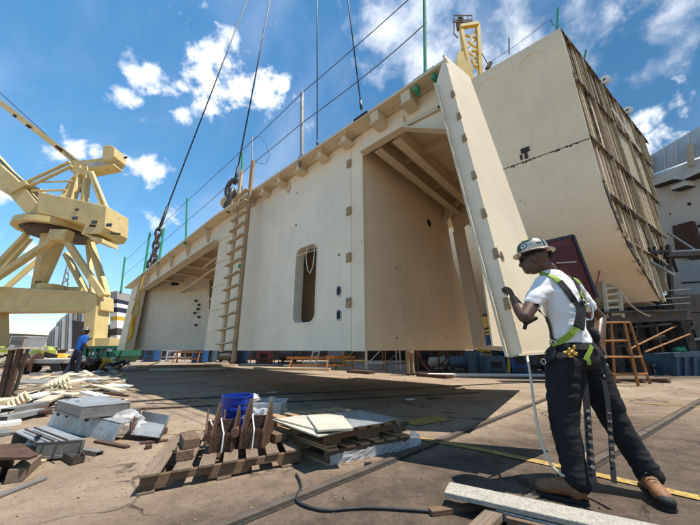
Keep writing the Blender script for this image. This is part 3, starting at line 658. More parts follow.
# chains of the slings with shackle and lug
def shackle(c, sc, parent, yaw):
    m3 = Matrix.Rotation(yaw, 3, 'Z'); b = MB()
    pts = [V((math.sin(a) * .13, 0, math.cos(a) * .16)) for a in [R(-140 + 280 * i / 14) for i in range(15)]]
    b.tube([c + m3 @ (p * sc) for p in pts], .035 * sc, 8); b.tube([c + m3 @ (V((-.16, 0, -.12)) * sc), c + m3 @ (V((.16, 0, -.12)) * sc)], .035 * sc, 8); b.tube([c + m3 @ (V((.12, 0, -.12)) * sc), c + m3 @ (V((.18, 0, -.12)) * sc)], .06 * sc, 6)
    b.build('shackle', 'chain', parent, smooth=True)
def sling(base, chain_top, far, label, r=.02, links=5, sc=1., lug=True):
    t = thing('lifting_sling', label, 'sling', base, 'wire slings hoisting the block')
    MB().tube([chain_top, far], r, 8).build('wire_rope', 'cable', t, smooth=True)
    d = (chain_top - base); 
    MB().tube([chain_top - d * .05, chain_top + (far - chain_top).normalized() * d.length * .6], r * 2.0, 8).build('ferrule', 'cable', t, smooth=True)
    if links:
        for i in range(links):
            c = base.lerp(chain_top, (i + .9) / (links + .5)); L_ = d.length / links * .75; dd = d.normalized()
            sx_ = dd.cross(V((0, 1, 0))).normalized() if i % 2 else dd.cross(V((1, .2, 0))).normalized()
            ring = [c + dd * (L_ * math.cos(a)) + sx_ * (L_ * .55 * math.sin(a)) for a in [2 * math.pi * k / 14 for k in range(15)]]
            MB().tube(ring, L_ * .2, 7, caps=False).build('chain_link', 'chain', t, smooth=True)
        shackle(base + V((0, 0, .2 * sc)), sc, t, .6)
    return t
b1 = rim(153, 263, .2); t1 = topof(b1, 159, 229); f1 = topof(b1, 247, 0); f1 = t1 + (f1 - t1) * 1.25
sling(b1, t1, f1, 'longest slanting wire sling, chained to the far left of the block rim', .035, 6, 1.6)
b2 = rim(229, 208, .15); t2 = topof(b2, 235, 183); f2 = topof(b2, 270, 0); f2 = t2 + (f2 - t2) * 1.3
sl2 = sling(b2, t2, f2, 'wire sling chained to the round lug behind the wooden ladder top', .024, 2, 1.0)
lg = topof(b2, 227, 203)
b = MB().lathe(lg, [(.05, -.06), (.19, -.06), (.19, .06), (.05, .06)], 20, axis=(V((0, 0, H0)) - lg).normalized(), x=V((0, 0, 1)), caps=False)
b.build('lifting_lug', 'rim', blk)
MB().lathe(lg, [(.0, -.09), (.055, -.09), (.055, .09), (.0, .09)], 12, axis=(V((0, 0, H0)) - lg).normalized(), x=V((0, 0, 1))).build('lug_pin', 'black', blk)
b3 = rim(317, 147, .5); b3 = B(suz(b3)[0], 2.6, 4.9); b3 = ppl(317, 150, B(0, 1.5, 0), Wd); f3 = topof(b3, 317, -80)
sling(b3, b3 + V((0, 0, .2)), f3, 'vertical wire sling rising behind the square grey post', .016, 0)
b3_ = ppl(363, 122, B(0, .5, 0), Wd); f4 = topof(b3_, 338, -80)
sling(b3_, b3_.lerp(f4, .05), f4, 'wire sling rising from the black edged corner of the rim', .014, 0)
MB().tube([b3, V((b3.x, b3.y, topz(3) - .06))], .04).build('pad_eye', 'rim', blk)
s_ = suz(rim(357, 119))[0]; MB().hexa([B(s_ + .02, -.012, topz(2) - .03), B(s_ - .3, -.012, topz(2) - .03), B(s_ - .3, .06, topz(2) - .03), B(s_ + .02, .06, topz(2) - .03), B(s_ + .02, -.012, topz(2) + .012), B(s_ - .3, -.012, topz(2) + .012), B(s_ - .3, .06, topz(2) + .012), B(s_ + .02, .06, topz(2) + .012)]).build('burnt_edge_plate', 'blackedge', blk)
# homemade wooden ladder hung on the wall
lad = thing('wooden_ladder', 'tall homemade lumber ladder lashed against the white wall of the block', 'ladder', onW(228, 360, -.12))
Rb, Rt = onW(233.5, 362, -.10), onW(253, 161, -.02); Lb, Lt = onW(221.5, 352, -.08), onW(241.5, 171, .0)
MB().beam(Rb, Rt, .06, .13, up=Ud).build('side_rail', 'woodn', lad, bevel=.004)
MB().beam(Lb, Lt, .06, .13, up=Ud).build('side_rail', 'woodl', lad, bevel=.004)
for i in range(13):
    k = (i + .3) / 13.; a = Rb.lerp(Rt, .06 + k * .80); c = Lb.lerp(Lt, .015 + k * .83); d = (a - c)
    MB().beam(c - d * .12 - Wd * .085, a + d * .05 - Wd * .085, .03, .11, up=Wd).build('rung', 'woodl', lad, bevel=.003)
tag(MB().box(onW(239.5, 266, -.18), .05, .05, .09, rz=.7).build('tag_clip', 'green'), 'small green clip hooked on the right rail of the wooden ladder', 'clip')
tag(MB().tube([topof(Lt, 242, 172), topof(Lt, 242.5, 153)], .035, 10).build('guard_post', 'green'), 'green post end poking up at the top of the wooden ladder', 'guard post', 'guard posts clamped along the block rim')
# white tag line hanging from the end panel
rp = [onP(527, 356), py(530, 372, 2.5), py(534, 405, 2.42), py(540, 437, 2.36), py(549, 461, 2.3), py(558, 472, 2.27), py(566, 476, 2.27), py(578, 474, 2.33), py(585, 452, 2.42), py(587, 424, 2.47), py(588, 400, 2.46), py(590, 372, 2.44)]
def smoothp(pts, n=5):
    out = []
    for i in range(len(pts) - 1):
        p0, p1, p2, p3 = pts[max(i - 1, 0)], pts[i], pts[i + 1], pts[min(i + 2, len(pts) - 1)]
        for k in range(n):
            t = k / n; out.append(.5 * ((2 * p1) + (p2 - p0) * t + (2 * p0 - 5 * p1 + 4 * p2 - p3) * t * t + (3 * p1 - p0 - 3 * p2 + p3) * t ** 3))
    return out + [pts[-1]]
tag(MB().tube(smoothp(rp), .0095, 10).build('tag_line', 'rope', smooth=True), 'white tag line looping from the end panel down past the worker shins', 'rope')
# ================================================================== second hull section (standing behind, on cradles)
SC = 1.45
a11 = pz(560, 28, .95 + 10.05 * SC); d11 = pz(648, 142, .95 + 10.05 * SC)
Cd = (d11 - a11); Cd.z = 0; Cd.normalize(); Nd = V((Cd.y, -Cd.x, 0))          # Nd points towards the camera side
E0 = V((a11.x, a11.y, 0))
lft = pz(470, 80, a11.z); Ld = (lft - a11); Ld.z = 0; Ld.normalize()
def zz(z): return .95 + (z - .95) * SC
def G(c, n, z): return E0 + Cd * c + Nd * n + V((0, 0, z))
prof = [(0, 11), (-.1, 8.8), (-.2, 6.6), (-.22, 5.4), (-.1, 4.6), (.14, 3.95), (.55, 3.4), (1.29, 2.85), (2.0, 2.25), (3.07, 2.3), (5.74, 4.64), (7.2, 7.0), (8.5, 9.1), (9.8, 11)]
prof = [(c * SC, zz(z)) for c, z in prof]
sec = thing('hull_section', 'towering cream hull section with open rusty framework end, standing on cradles at the right', 'ship section', G(4, 0, zz(2.2)))
LEN = 17.0
# shell plating: the outer skin from the deck edge down round the bilge, as thick plates
def shell(i0, i1, name, m, off=0.):
    b = MB(); ps = prof[i0:i1 + 1]
    if len(ps) > 2:
        q = []
        for i in range(len(ps) - 1):
            p0, p1, p2, p3 = ps[max(i - 1, 0)], ps[i], ps[i + 1], ps[min(i + 2, len(ps) - 1)]
            for k in range(5):
                t = k / 5; q.append(tuple(.5 * (2 * p1[j] + (p2[j] - p0[j]) * t + (2 * p0[j] - 5 * p1[j] + 4 * p2[j] - p3[j]) * t * t + (3 * p1[j] - p0[j] - 3 * p2[j] + p3[j]) * t ** 3) for j in (0, 1)))
        ps = q + [ps[-1]]
    r = []
    for c, z in ps: r.append([G(c, 0, z), G(c, 0, z) + Ld * LEN, G(c + .06, 0, z) + Ld * LEN, G(c + .06, 0, z)])
    b.rings(r); o = b.build(name, m, sec); return o
upper = shell(0, 2, 'upper_shell', 'hull')
lower = shell(2, 8, 'lower_shell', 'hull')
for p in lower.data.polygons: p.use_smooth = True
mdf = lower.modifiers.new('e', 'EDGE_SPLIT'); mdf.split_angle = R(40)
# burnt seam between the two, with ragged spots
b = MB(); zs = zz(6.6)
b = MB(); pts = []
for i in range(121):
    p = G(-.31, 0, zs) + Ld * (5.6 * i / 120); r = random.random() ** 4; pts.append([p + V((0, 0, .006 + r * .04)), p - V((0, 0, .008 + random.random() ** 5 * .13)), p - V((0, 0, .03)) - Nd * 0 + Cd * .05, p + V((0, 0, .03)) + Cd * .05])
b.rings(pts); b.build('burnt_seam', 'blackedge', sec)
p = ppl(525, 150, G(-.3, 0, zs), Ld.cross(V((0, 0, 1)))); b = MB(); b.box(p, .06, .34, .22, rz=math.atan2(Ld.x, -Ld.y)); b.box(p + V((0, 0, -.3)), .06, .12, .3, rz=math.atan2(Ld.x, -Ld.y)); b.box(p + V((0, 0, -.3)) + Ld * .2, .06, .08, .25, rz=math.atan2(Ld.x, -Ld.y)); b.build('burnt_patch', 'blackedge', sec)
def onU2(u, v): return ppl(u, v, G(-.02, 0, zz(9)), Ld.cross(V((0, 0, 1))))
hn = Ld.cross(V((0, 0, 1))).normalized(); hn = hn if hn.dot(-E0) > 0 else -hn
for (u, v, r) in ((532, 63, .55), (488, 88, .55)):
    MB().lathe(onU2(u, v) + hn * .02, [(0, 0), (r - .03, 0), (r - .03, .03), (r, .03), (r, 0), (r, -.2), (0, -.2)], 40, axis=hn, x=V((0, 0, 1))).build('round_patch', 'hull', sec)
for (u, v, r) in ((551, 109, .10), (541, 117, .06), (483, 108, .10)):
    MB().lathe(onU2(u, v) + hn * .03, [(0, 0), (r, 0), (r, .03), (0, .03)], 10, axis=hn, x=V((0, 0, 1))).build('stud', 'blackedge' if u > 500 else 'white', sec)
MB().beam(onU2(579, 77) + hn * .02, onU2(485, 118) + hn * .02, .03, .02, up=hn).build('weld_seam', 'hull', sec)
for z, n in ((3.6, 0), (5.0, 0)):
    pass
# open end: recessed web plates, decks, stiffeners
def inside(z):   # c range of the profile at height z
    xs = []
    for (c0, z0), (c1, z1) in zip(prof, prof[1:] + prof[:1]):
        if (z0 - z) * (z1 - z) < 0: xs.append(c0 + (c1 - c0) * (z - z0) / (z1 - z0))
    xs.sort(); return (xs[0], xs[-1]) if len(xs) > 1 else None
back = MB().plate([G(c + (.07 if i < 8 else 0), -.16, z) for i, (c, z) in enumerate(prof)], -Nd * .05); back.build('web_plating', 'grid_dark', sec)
ztop, zbot = zz(11), zz(2.25)
levels = [zz(9.05), zz(6.75), zz(5.0), zz(3.7)]
def ragged(fn, n, lo, hi, name, th=.03):   # connected torn strip: fn(t) -> (point, downward direction)
    b = MB(); pts = []
    for i in range(n + 1):
        p, d = fn(i / n); r = random.random(); h = lo + (hi - lo) * (r ** 4); pts.append((p - d * .01, p + d * h))
    b.rings([[u, v, v + Nd * th, u + Nd * th] for u, v in pts]); return b.build(name, 'blackedge', sec)
for z in [ztop - .04] + levels:
    i = inside(min(z, ztop - .1)); MB().quad(G(i[0] + .02, .02, z), G(i[1] + .05, .02, z), G(i[1] + .05, -.2, z), G(i[0] + .02, -.2, z), V((0, 0, .06))).build('deck_edge', 'grid', sec)
    ragged(lambda t: (G(i[0] + .05 + t * (i[1] - i[0] - .1), .0, z - .002), V((0, 0, -1))), int((i[1] - i[0]) / .11), .015, .42, 'burnt_edge')
allz = [ztop] + levels + [zbot]
webs = [2.4, 5.0, 7.6, 10.2, 12.6]
def clipz(c, z0, z1):
    zs_ = [z0 + (z1 - z0) * k / 40 for k in range(41)]; ok = [z for z in zs_ if (inside(z) and inside(z)[0] + .06 < c < inside(z)[1] - .04)]
    return (min(ok), max(ok)) if len(ok) > 4 else None
for zt, zb in zip(allz, allz[1:]):
    c = -.05
    while c < 14.2:
        c += random.uniform(.26, .40); r = clipz(c, zb + .04, zt - .04)
        if not r: continue
        if 5.4 < c < 9.6 and zt == levels[0]: continue
        if 7.6 < c < 10.2 and zt == ztop: continue
        top = r[1] - random.choice([0, 0, 0, .1, .2]); bot = r[0] + random.choice([0, 0, .05, .2, .4])
        dp = random.uniform(.05, .13); hw = random.uniform(.03, .075)
        if top - bot < .3: continue
        lean = random.uniform(-.02, .02)
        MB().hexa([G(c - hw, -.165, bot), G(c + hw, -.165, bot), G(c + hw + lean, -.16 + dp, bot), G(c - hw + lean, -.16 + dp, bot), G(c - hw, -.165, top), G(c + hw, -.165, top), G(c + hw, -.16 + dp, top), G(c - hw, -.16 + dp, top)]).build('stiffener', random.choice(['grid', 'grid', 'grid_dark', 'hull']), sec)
for c in webs:
    r = clipz(c, zbot, ztop - .05)
    if r:
        MB().quad(G(c - .04, -.18, r[0]), G(c + .04, -.18, r[0]), G(c + .04, -.18, r[1]), G(c - .04, -.18, r[1]), Nd * .21).build('web_frame', 'grid', sec)
        ragged(lambda t: (G(c + .045, -.0, r[0] + t * (r[1] - r[0])), Cd), int((r[1] - r[0]) / .12), .01, .16, 'burnt_edge')
MB().quad(G(5.5, -.14, levels[1] + .1), G(9.55, -.14, levels[1] + .1), G(9.55, -.14, levels[0] - .05), G(5.5, -.14, levels[0] - .05), Nd * .06).build('perforated_plate', 'perf', sec, uvaxes=(Cd, V((0, 0, 1))))
MB().quad(G(7.7, -.14, levels[0] + .1), G(10.1, -.14, levels[0] + .1), G(10.1, -.14, ztop - .1), G(7.7, -.14, ztop - .1), Nd * .06).build('perforated_plate', 'perf', sec, uvaxes=(Cd, V((0, 0, 1))))
MB().beam(G(5.2, .06, levels[0] + .9), G(9.4, .06, levels[0] - .1), .06, .14).build('loose_batten', 'white', sec)
def onprof(k):
    i0 = min(int(k), len(prof) - 2); f = k - i0; return prof[i0][0] + (prof[i0 + 1][0] - prof[i0][0]) * f, prof[i0][1] + (prof[i0 + 1][1] - prof[i0][1]) * f
for i in range(44):
    c, z = onprof(3 + random.random() * 5.2)
    MB().box(G(c + random.uniform(.05, .45), random.uniform(-.08, .05), z + random.uniform(0, .35)), random.uniform(.05, .16), .05, random.uniform(.15, .6), rot=Matrix.Rotation(math.atan2(Cd.y, Cd.x), 3, 'Z') @ Matrix.Rotation(random.uniform(-.3, .3), 3, 'Y')).build('torn_strip', 'grid', sec)
ragged(lambda t: (G(onprof(3.2 + 5 * t)[0] - .01, .01, onprof(3.2 + 5 * t)[1]), (Cd * .7 + V((0, 0, .7)))), 60, .03, .4, 'burnt_edge')
MB().quad(G(0, -.5, ztop - .1) + Ld * .5, G(14.1, -.5, ztop - .1), G(14.1, -.5, ztop - .1) + Ld * LEN, G(0, -.5, ztop - .1) + Ld * LEN, V((0, 0, .08))).build('deck_plating', 'hull', sec)
MB().quad(G(2.0 * SC, -.4, zz(2.25)), G(3.0 * SC, -.4, zz(2.25)), G(3.0 * SC, -.4, zz(2.25)) + Ld * LEN, G(2.0 * SC, -.4, zz(2.25)) + Ld * LEN, V((0, 0, .05))).build('keel_plate', 'hull', sec)
b = MB()
b.plate([G(c + .3, -.4, z) + Ld * (LEN - .1) for c, z in prof], -Ld * .05); b.build('far_bulkhead', 'tan', sec)
# things on its top
for (u, v, tu, tv, m, lb) in ((562, 29, 558, 8, 'green', 'green guard post at the top corner of the towering hull section'), (590, 70, 586, 50, 'green', 'second green guard post along the top edge of the towering hull section')):
    k = (ppl(u, v, E0, Nd) - E0).dot(Cd); p = G(k + .05, -.3, ztop); q = ppl(tu, tv, V((p.x, p.y, 0)), V((p.x, p.y, 0)).normalized())
    post('guard_post', p, q, .05, m, lb, group='guard posts on the hull section', clamp=False)
for (u, v, h, m, lb) in ((604, 88, 1.0, 'steel', 'dark short guard post behind the second green post on the hull section'), (628, 118, 1.0, 'steel', 'dark short guard post near the far end of the hull section top'), (638, 132, 1.3, 'green', 'green guard post standing at the far end of the hull section top'), (645, 141, 1.3, 'green', 'last green guard post of the hull section top, beside the grey ship')):
    k = (ppl(u, v, E0, Nd) - E0).dot(Cd); p = G(k, -.3, ztop); post('guard_post', p, p + V((0, 0, h)), .05, m, lb, group='guard posts on the hull section', clamp=False)
for i, (k, lb) in enumerate(((5.5, 'first round white lug plate on the top edge of the hull section'), (9.5, 'second round white lug plate farther along the top edge of the hull section'))):
    t = tag(MB().lathe(G(k, .1, ztop + .2), [(.08, -.1), (.24, -.1), (.24, .1), (.08, .1)], 18, axis=Cd, x=V((0, 0, 1)), caps=False).build('lug_plate', 'white'), lb, 'lug')
p = onU2(509, 54); q = onU2(509, 38)
post('guard_post', p, q, .04, 'steel', 'lone dark post on the left edge of the hull section top', group='guard posts on the hull section', clamp=False)
pw0 = onU2(493, 68) + V((0, 0, .9)); k1 = G(.05, -.3, ztop + 1.0)
wire('guard_wire', sag(onU2(490, 62), k1, .1), .012, 'cable', 'safety wire running to the corner post of the hull section', 'wire')
wire('guard_wire', sag(k1, G(13.8, -.3, ztop + 1.0), .15), .012, 'cable', 'safety wire along the far top edge of the hull section', 'wire')
# ================================================================== grey ship beyond
Ys = 19.5
s0 = py(645, 158, Ys); s1 = pz(700, 126, s0.z); Sd = (s1 - s0); Sd.z = 0; Sd.normalize(); Sn = V((-Sd.y, Sd.x, 0)); Sn = -Sn if Sn.dot(s0) < 0 else Sn
S0 = V((s0.x, s0.y, 0))
def onSh(u, v, n=0.): return ppl(u, v, S0 + Sn * n, Sn)
ship = thing('grey_ship', 'grey and white ship under construction rising at the right edge', 'ship', onSh(690, 320))
ext = Sd * 9
tp = onSh(646, 176); t2 = onSh(700, 155)
def slab(pts, t, name, m, n=0., parent=ship, **k): return MB().plate([onSh(u, v, n) for u, v in pts], Sn * t).build(name, m, parent, **k)
slab([(630, 184), (700, 158), (760, 138), (760, 340), (676, 340), (668, 300), (650, 230)], .4, 'hull_side', 'ship')
slab([(620, 168), (646, 158), (700, 126), (760, 92), (760, 136), (700, 156.5), (640, 179)], .08, 'bulwark', 'shipblue')
b = MB()
for i in range(9):
    u = 640 + i * 12; v = 160.5 - i * 7; b.beam(onSh(u, v, -.05), onSh(u + 1, v + 24, -.05), .05, .06)
b.build('bulwark_rib', 'ship', ship)
for (u0, v0, u1, v1) in ((657, 184, 681, 176), (679, 187, 694, 182), (692, 176, 715, 166)):
    b = MB(); a, c = onSh(u0, v0), onSh(u1, v1); b.quad(a, c, c - Sn * .7, a - Sn * .7, V((0, 0, -.3))); b.build('ledge', 'ship', ship)
    b = MB(); b.quad(a + V((0, 0, -.303)), c + V((0, 0, -.303)), c - Sn * .72 + V((0, 0, -.303)), a - Sn * .72 + V((0, 0, -.303)), V((0, 0, -.07))); b.build('ledge_frame', 'black', ship)
for u, v in ((650, 170), (690, 158)):
    b = MB(); b.beam(onSh(u, v - 14, -.2), onSh(u + 1, v + 8, -.2), .22, .25); b.build('bulwark_post', 'cream', ship)
slab([(655, 207), (700, 186), (760, 160), (760, 162), (700, 188), (655, 209.5)], -.03, 'weld_seam', 'ship', n=-.002)
slab([(672, 226), (691, 221), (700, 247), (700, 262), (676, 256)], .3, 'dark_opening', 'rust2', n=-.35)
for (u, v, r) in ((689, 204, .11), (699, 226, .09), (670, 214, .05)): MB().lathe(onSh(u, v, -.03), [(0, 0), (r, 0), (r, .05), (0, .05)], 10, axis=Sn, x=V((0, 0, 1))).build('side_hole', 'blackedge', ship)
slab([(678, 262), (760, 252), (760, 306), (685, 306)], .3, 'lower_panel', 'shipblue', n=-1.2)
slab([(682, 282), (760, 278), (760, 279.5), (682, 283.5)], .06, 'panel_seam', 'black', n=-1.24)
# timber and steel staging at the ship's foot
stg = thing('steel_staging', 'dark steel staging of beams and posts under the grey ship at the right', 'staging', onSh(690, 372, -2))
def bar(p, q, w, h, name, m, parent=stg): return MB().beam(p, q, w, h).build(name, m, parent)
def onY(u, v, Y=15): return py(u, v, Y)
bar(onY(660, 256), onY(780, 250), .5, .25, 'beam', 'clutter'); bar(onY(668, 252), onY(780, 245), .1, .1, 'beam', 'steel')
bar(onY(668, 304), onY(780, 303), .5, .9, 'beam', 'clutter'); bar(onY(674, 312), onY(694, 366), .22, .3, 'post', 'clutter')
bar(onY(667, 232), onY(698, 252), .08, .08, 'brace', 'steel'); bar(onY(672, 258), onY(677, 272), .1, .1, 'post', 'black')
bar(onY(668, 245), onY(672, 304), .16, .16, 'post', 'clutter'); bar(onY(676, 340), onY(760, 336), .15, .12, 'beam', 'steel')
plt = thing('hanging_platform', 'small dark work platform bracketed to the lower rusty hull edge', 'platform', onY(655, 262, 12))
b = MB().quad(onY(641, 256, 12.), onY(669, 252, 12.), onY(669, 252, 13.2), onY(641, 256, 13.2), V((0, 0, .12))); b.build('deck', 'black', plt)
bar(onY(646, 259, 12), onY(674, 275, 12.6), .08, .08, 'strut', 'steel', plt); bar(onY(641, 258, 12), onY(656, 250, 12), .05, .05, 'rail', 'black', plt)
b = MB()
for i in range(9): b.beam(onY(644 + i * 3 + random.uniform(-1, 1), 256 + random.uniform(-3, 1), 12.4), onY(644 + i * 3 + random.uniform(-2, 2), 250 + random.uniform(-4, 2), 12.3), .06, .1)
b.build('loose_timber', 'blackedge', plt)
# ================================================================== under the hull section
red = thing('red_hull_piece', 'dark red hull piece with a blue edge behind the white hard hat', 'ship section', pz(570, 380))
RY = 9.3
rp_ = [py(533, 262, RY), py(542, 243, RY), py(572, 236, RY), py(596, 298, RY), py(590, 322, RY), py(540, 322, RY)]
MB().plate(rp_, (0, .5, 0)).build('plating', 'redhull', red)
b = MB()
for a, c in zip(rp_[:4], rp_[1:4]): b.beam(a - V((0, .05, 0)), c - V((0, .05, 0)), .05, .09)
b.build('edge_band', 'navy', red)
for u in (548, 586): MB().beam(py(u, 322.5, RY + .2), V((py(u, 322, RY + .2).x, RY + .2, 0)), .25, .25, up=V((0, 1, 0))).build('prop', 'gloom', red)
b = MB(); b.beam(py(556, 263, 9.1), py(576, 262, 9.1), .04, .04); b.build('light_bar', 'greyp', red)
crd = thing('cradle_beam', 'long brown cradle beam carrying the wooden ladder under the hull section', 'beam', py(640, 318, 12))
MB().beam(py(603, 318.5, 11.8), py(684, 315.5, 12.4), .5, .42).build('girder', 'clutter', crd)
MB().beam(py(600, 313, 11.6), py(684, 310.5, 12.2), .5, .08).build('top_flange', 'clutter', crd)
for u in (606, 680): MB().beam(py(u, 322, 12.2), V((py(u, 322, 12.2).x, 12.2, 0)), .35, .35, up=V((0, 1, 0))).build('post', 'gloom', crd)
def ladder(name, a0, a1, c0, c1, n, r, m, label, cat='ladder', grp=None):
    t = thing(name, label, cat, (a0 + c0) / 2, grp)
    MB().beam(a0, a1, r, r * 1.8).build('side_rail', m, t); MB().beam(c0, c1, r, r * 1.8).build('side_rail', m, t)
    for i in range(n):
        k = (i + .5) / n; MB().beam(a0.lerp(a1, k), c0.lerp(c1, k), r * .9, r * 1.1).build('rung', m, t)
    return t
ladder('timber_ladder', py(607.5, 318, 11.6), py(602, 262, 11.9), py(622.5, 317, 11.6), py(615, 260, 11.9), 9, .09, 'cream', 'pale timber ladder standing on the cradle beam, reaching up to the hull bottom')
tag(MB().quad(py(596, 260, 11.3), py(618, 256, 11.3), py(620, 262, 12.3), py(598, 264, 12.3), (0, 0, .12)).build('hatch_frame', 'rust2'), 'brown hatch frame at the top of the pale timber ladder', 'hatch')
tag(MB().tube([py(602, 262, 11.4), py(597, 282, 11.5), py(592, 312, 11.8)], .03).build('red_hose', 'hosered'), 'red hose hanging left of the pale timber ladder', 'hose')
tag(MB().tube(smoothp([py(622, 292, 11.4), py(630, 304, 11.4), py(642, 313, 11.5), py(650, 316, 11.6)]), .03).build('slack_rope', 'cream'), 'slack tan rope curving right of the pale timber ladder', 'rope')
for i, (v0, v1) in enumerate(((296, 289), (303, 297), (309, 303))):
    tag(MB().tube([py(600, v0, 12.5), py(690, v1, 13.5)], .015).build('stay_wire', 'steel'), 'x' if False else ('highest', 'middle', 'lowest')[i] + ' thin stay wire crossing the gloom under the hull section', 'wire', 'stay wires under the hull section')
# orange step stand
st = thing('step_stand', 'rusty orange tubular step stand right of the big worker', 'step stand', pz(628, 377))
D = 8.6
fl_, fr_ = [py(604.5, 323, D), py(601, 378, D)], [py(624, 322, D), py(636, 377, D)]
f2, r2 = py(630, 323, D + .4), py(648, 376.5, D + .5)
for a, c in ((fl_[0], fl_[1]), (fr_[0], fr_[1]), (f2, r2), (py(611, 323, D + .5), py(612, 372, D + .5))):
    c = V((c.x, c.y, 0)); MB().tube([a, c], .035, 8).build('leg', 'orange', st)
for (a, c) in ((py(605, 322.5, D), py(630, 322.5, D)), (py(603.5, 341, D), py(628.5, 340.5, D)), (py(603, 357, D), py(642, 357, D)), (py(602, 374, D), py(647, 374, D + .1))):
    MB().tube([a, c], .03, 8).build('step_bar', 'orange', st)
for (u0, v0, u1, v1, lb) in ((628, 350, 676, 326, 'upper'), (645, 352, 690, 334, 'lower')):
    tag(MB().tube([py(u0, v0, 10.5), py(u1, v1, 12)], .03).build('brace_tube', 'orange'), lb + ' slanting thin tan tube in the dark behind the step stand', 'tube')
# blue-grey steel box at far right with a green lump on it
bx = thing('steel_bin', 'blue grey steel stillage at the right edge of the yard', 'stillage', py(693, 372, 12))
p0, p1, p2, p3 = py(673, 354, 12), py(720, 352, 12), py(720, 376, 12), py(676, 376, 12)
MB().plate([p0, p1, p2, p3], (0, 1.3, 0)).build('box', 'bluegrey', bx)
for u in (676, 684, 693, 703): MB().beam(py(u, 354, 11.95), py(u + 1, 376, 11.95), .12, .1).build('rib', 'bluegrey', bx)
MB().beam(py(672, 355, 11.9), py(720, 353, 11.9), .15, .18).build('top_rim', 'bluegrey', bx)
b = MB()
for i in range(7): b.box(py(683 + random.uniform(-4, 6), 350 + random.uniform(-1.5, 1), 12.3), .3, .3, .16, rz=random.random() * 3)
tag(b.build('green_tarp', 'green', bevel=.05), 'crumpled green tarp lying on the blue grey stillage', 'tarp')
wp = thing('timber_pallet', 'thin timber pallet under the foot of the orange step stand', 'pallet', pz(632, 380))
b0 = pz(612, 383); 
for i in range(4): MB().beam(b0 + V((-.1, i * .25, .12)), b0 + V((1.9, i * .25 + .1, .12)), .16, .03).build('slat', 'wood', wp)
for i in range(3): MB().beam(b0 + V((.2 + i * .75, -.05, .05)), b0 + V((.2 + i * .75, .9, .05)), .08, .1).build('bearer', 'wood', wp)
# ================================================================== yellow portal crane far left
Yc = 38.0
def K(u, v, d=0.): return py(u, v, Yc + d)
cr_ = thing('portal_crane', 'giant pale yellow portal crane with slewing cab over the yard at the left', 'crane', K(60, 352))
def cbeam(pts, w, name='strut', m='yellow', h=None):
    b = MB()
    for a, c in zip(pts, pts[1:]): b.beam(a, c, w, h or w)
    return b.build(name, m, cr_)
def ctube(pts, r, name='strut', m='yellow'): return MB().tube(pts, r, 10).build(name, m, cr_)
# portal: girder, right leg box, two more legs
gA, gB = [(-30, 285), (90, 291.5), (101, 296.5), (101, 310), (92, 311), (-30, 312)], None
MB().plate([K(u, v) for u, v in gA], (0, 2.2, 0)).build('portal_girder', 'yellow', cr_, bevel=.08)
MB().plate([K(-30, 288, -.06), K(98, 294.5, -.06), K(98, 296, -.06), K(-30, 289.5, -.06)], (0, .055, 0)).build('girder_rail', 'yellow', cr_)
MB().plate([K(99, 296, 2), K(109.5, 296.5, 2), K(111, 301, 2), K(109, 322, 2), K(107, 347, 2), K(97, 347, 2), K(99, 322, 2)], (0, -2.25, 0)).build('leg', 'yellow', cr_, bevel=.08)
MB().plate([K(84, 312, 6), K(96, 312, 6), K(94, 346, 6), K(83, 346, 6)], (0, 2, 0)).build('leg', 'yellow', cr_, bevel=.08)
MB().plate([K(-30, 311), (K(-8, 311)), K(-8, 348), K(-30, 348)], (0, 2, 0)).build('leg', 'yellow', cr_, bevel=.08)
for u, d in ((100, 0), (89, 6.5)):
    b = MB()
    for k in (-1, 0, 1): b.box(V((K(u, 350, d).x + k * 1.0, Yc + d + .8, .75)), .8, 1.4, 1.2)
    b.build('bogie', 'clutter', cr_)
    p = K(u, 344, d); MB().box(V((p.x, p.y + .9, 1.9)), 2.2, 1.8, 1.1).build('bogie_beam', 'yellow', cr_, bevel=.06)
# pivot cone and ring
ringc = K(60, 231, 1.0); rr = 4.6
tilt = V((.0, 0, 1))
def ring(cx, cy, r0, r1, z0, z1, d, name, m, n=48): return MB().lathe(K(cx, cy, d), [(r0, z0), (r1, z0), (r1, z1), (r0, z1), (r0, z0)], n, caps=False).build(name, m, cr_)
wid = (K(95, 233) - K(26, 233)).length / 2
ring(60, 231, wid * .84, wid, -.45, .40, wid * .4, 'slewing_ring', 'yellow')
MB().lathe(K(60, 231, wid * .4), [(0, -.9), (wid * .72, -.9), (wid * .78, .6), (0, .6)], 32).build('turntable', 'clutter', cr_)
MB().lathe(K(56, 232, wid * .4), [(0, 0), (2.0, 0)] and [(.6, -9.6), (.75, -9.0), (1.6, 0), (0, 0)], 8, x=V((1, .4, 0))).build('pivot_cone', 'yellow', cr_)
MB().lathe(K(51, 291, wid * .4), [(0, -.4), (1.6, -.4), (1.6, .8), (0, .8)], 8).build('pivot_foot', 'yellow', cr_)
# legs of the pylon
for pts, d0, d1, wd in (([(62, 234), (-22, 290)], -1.2, -1, .95), ([(62, 234), (103, 296)], -1.2, 0, .95), ([(27, 234), (-15, 278)], 2, 2, .8), ([(90, 240), (107, 296)], 3, 1.5, .85), ([(88, 242), (93, 298)], 7, 5, .7), ([(45, 254), (5, 289)], 7, 5, .9), ([(66, 254), (88, 296)], 7, 5, .9), ([(30, 238), (-2, 275)], 5, 5, .8)):
    cbeam([K(*pts[0], d0), K(*pts[1], d1)], wd * .74)
MB().box(K(61, 236, -1.2), 2.4, 1.3, 1.6, rot=Matrix.Rotation(.0, 3, 'Y')).build('node', 'yellow', cr_, bevel=.15)
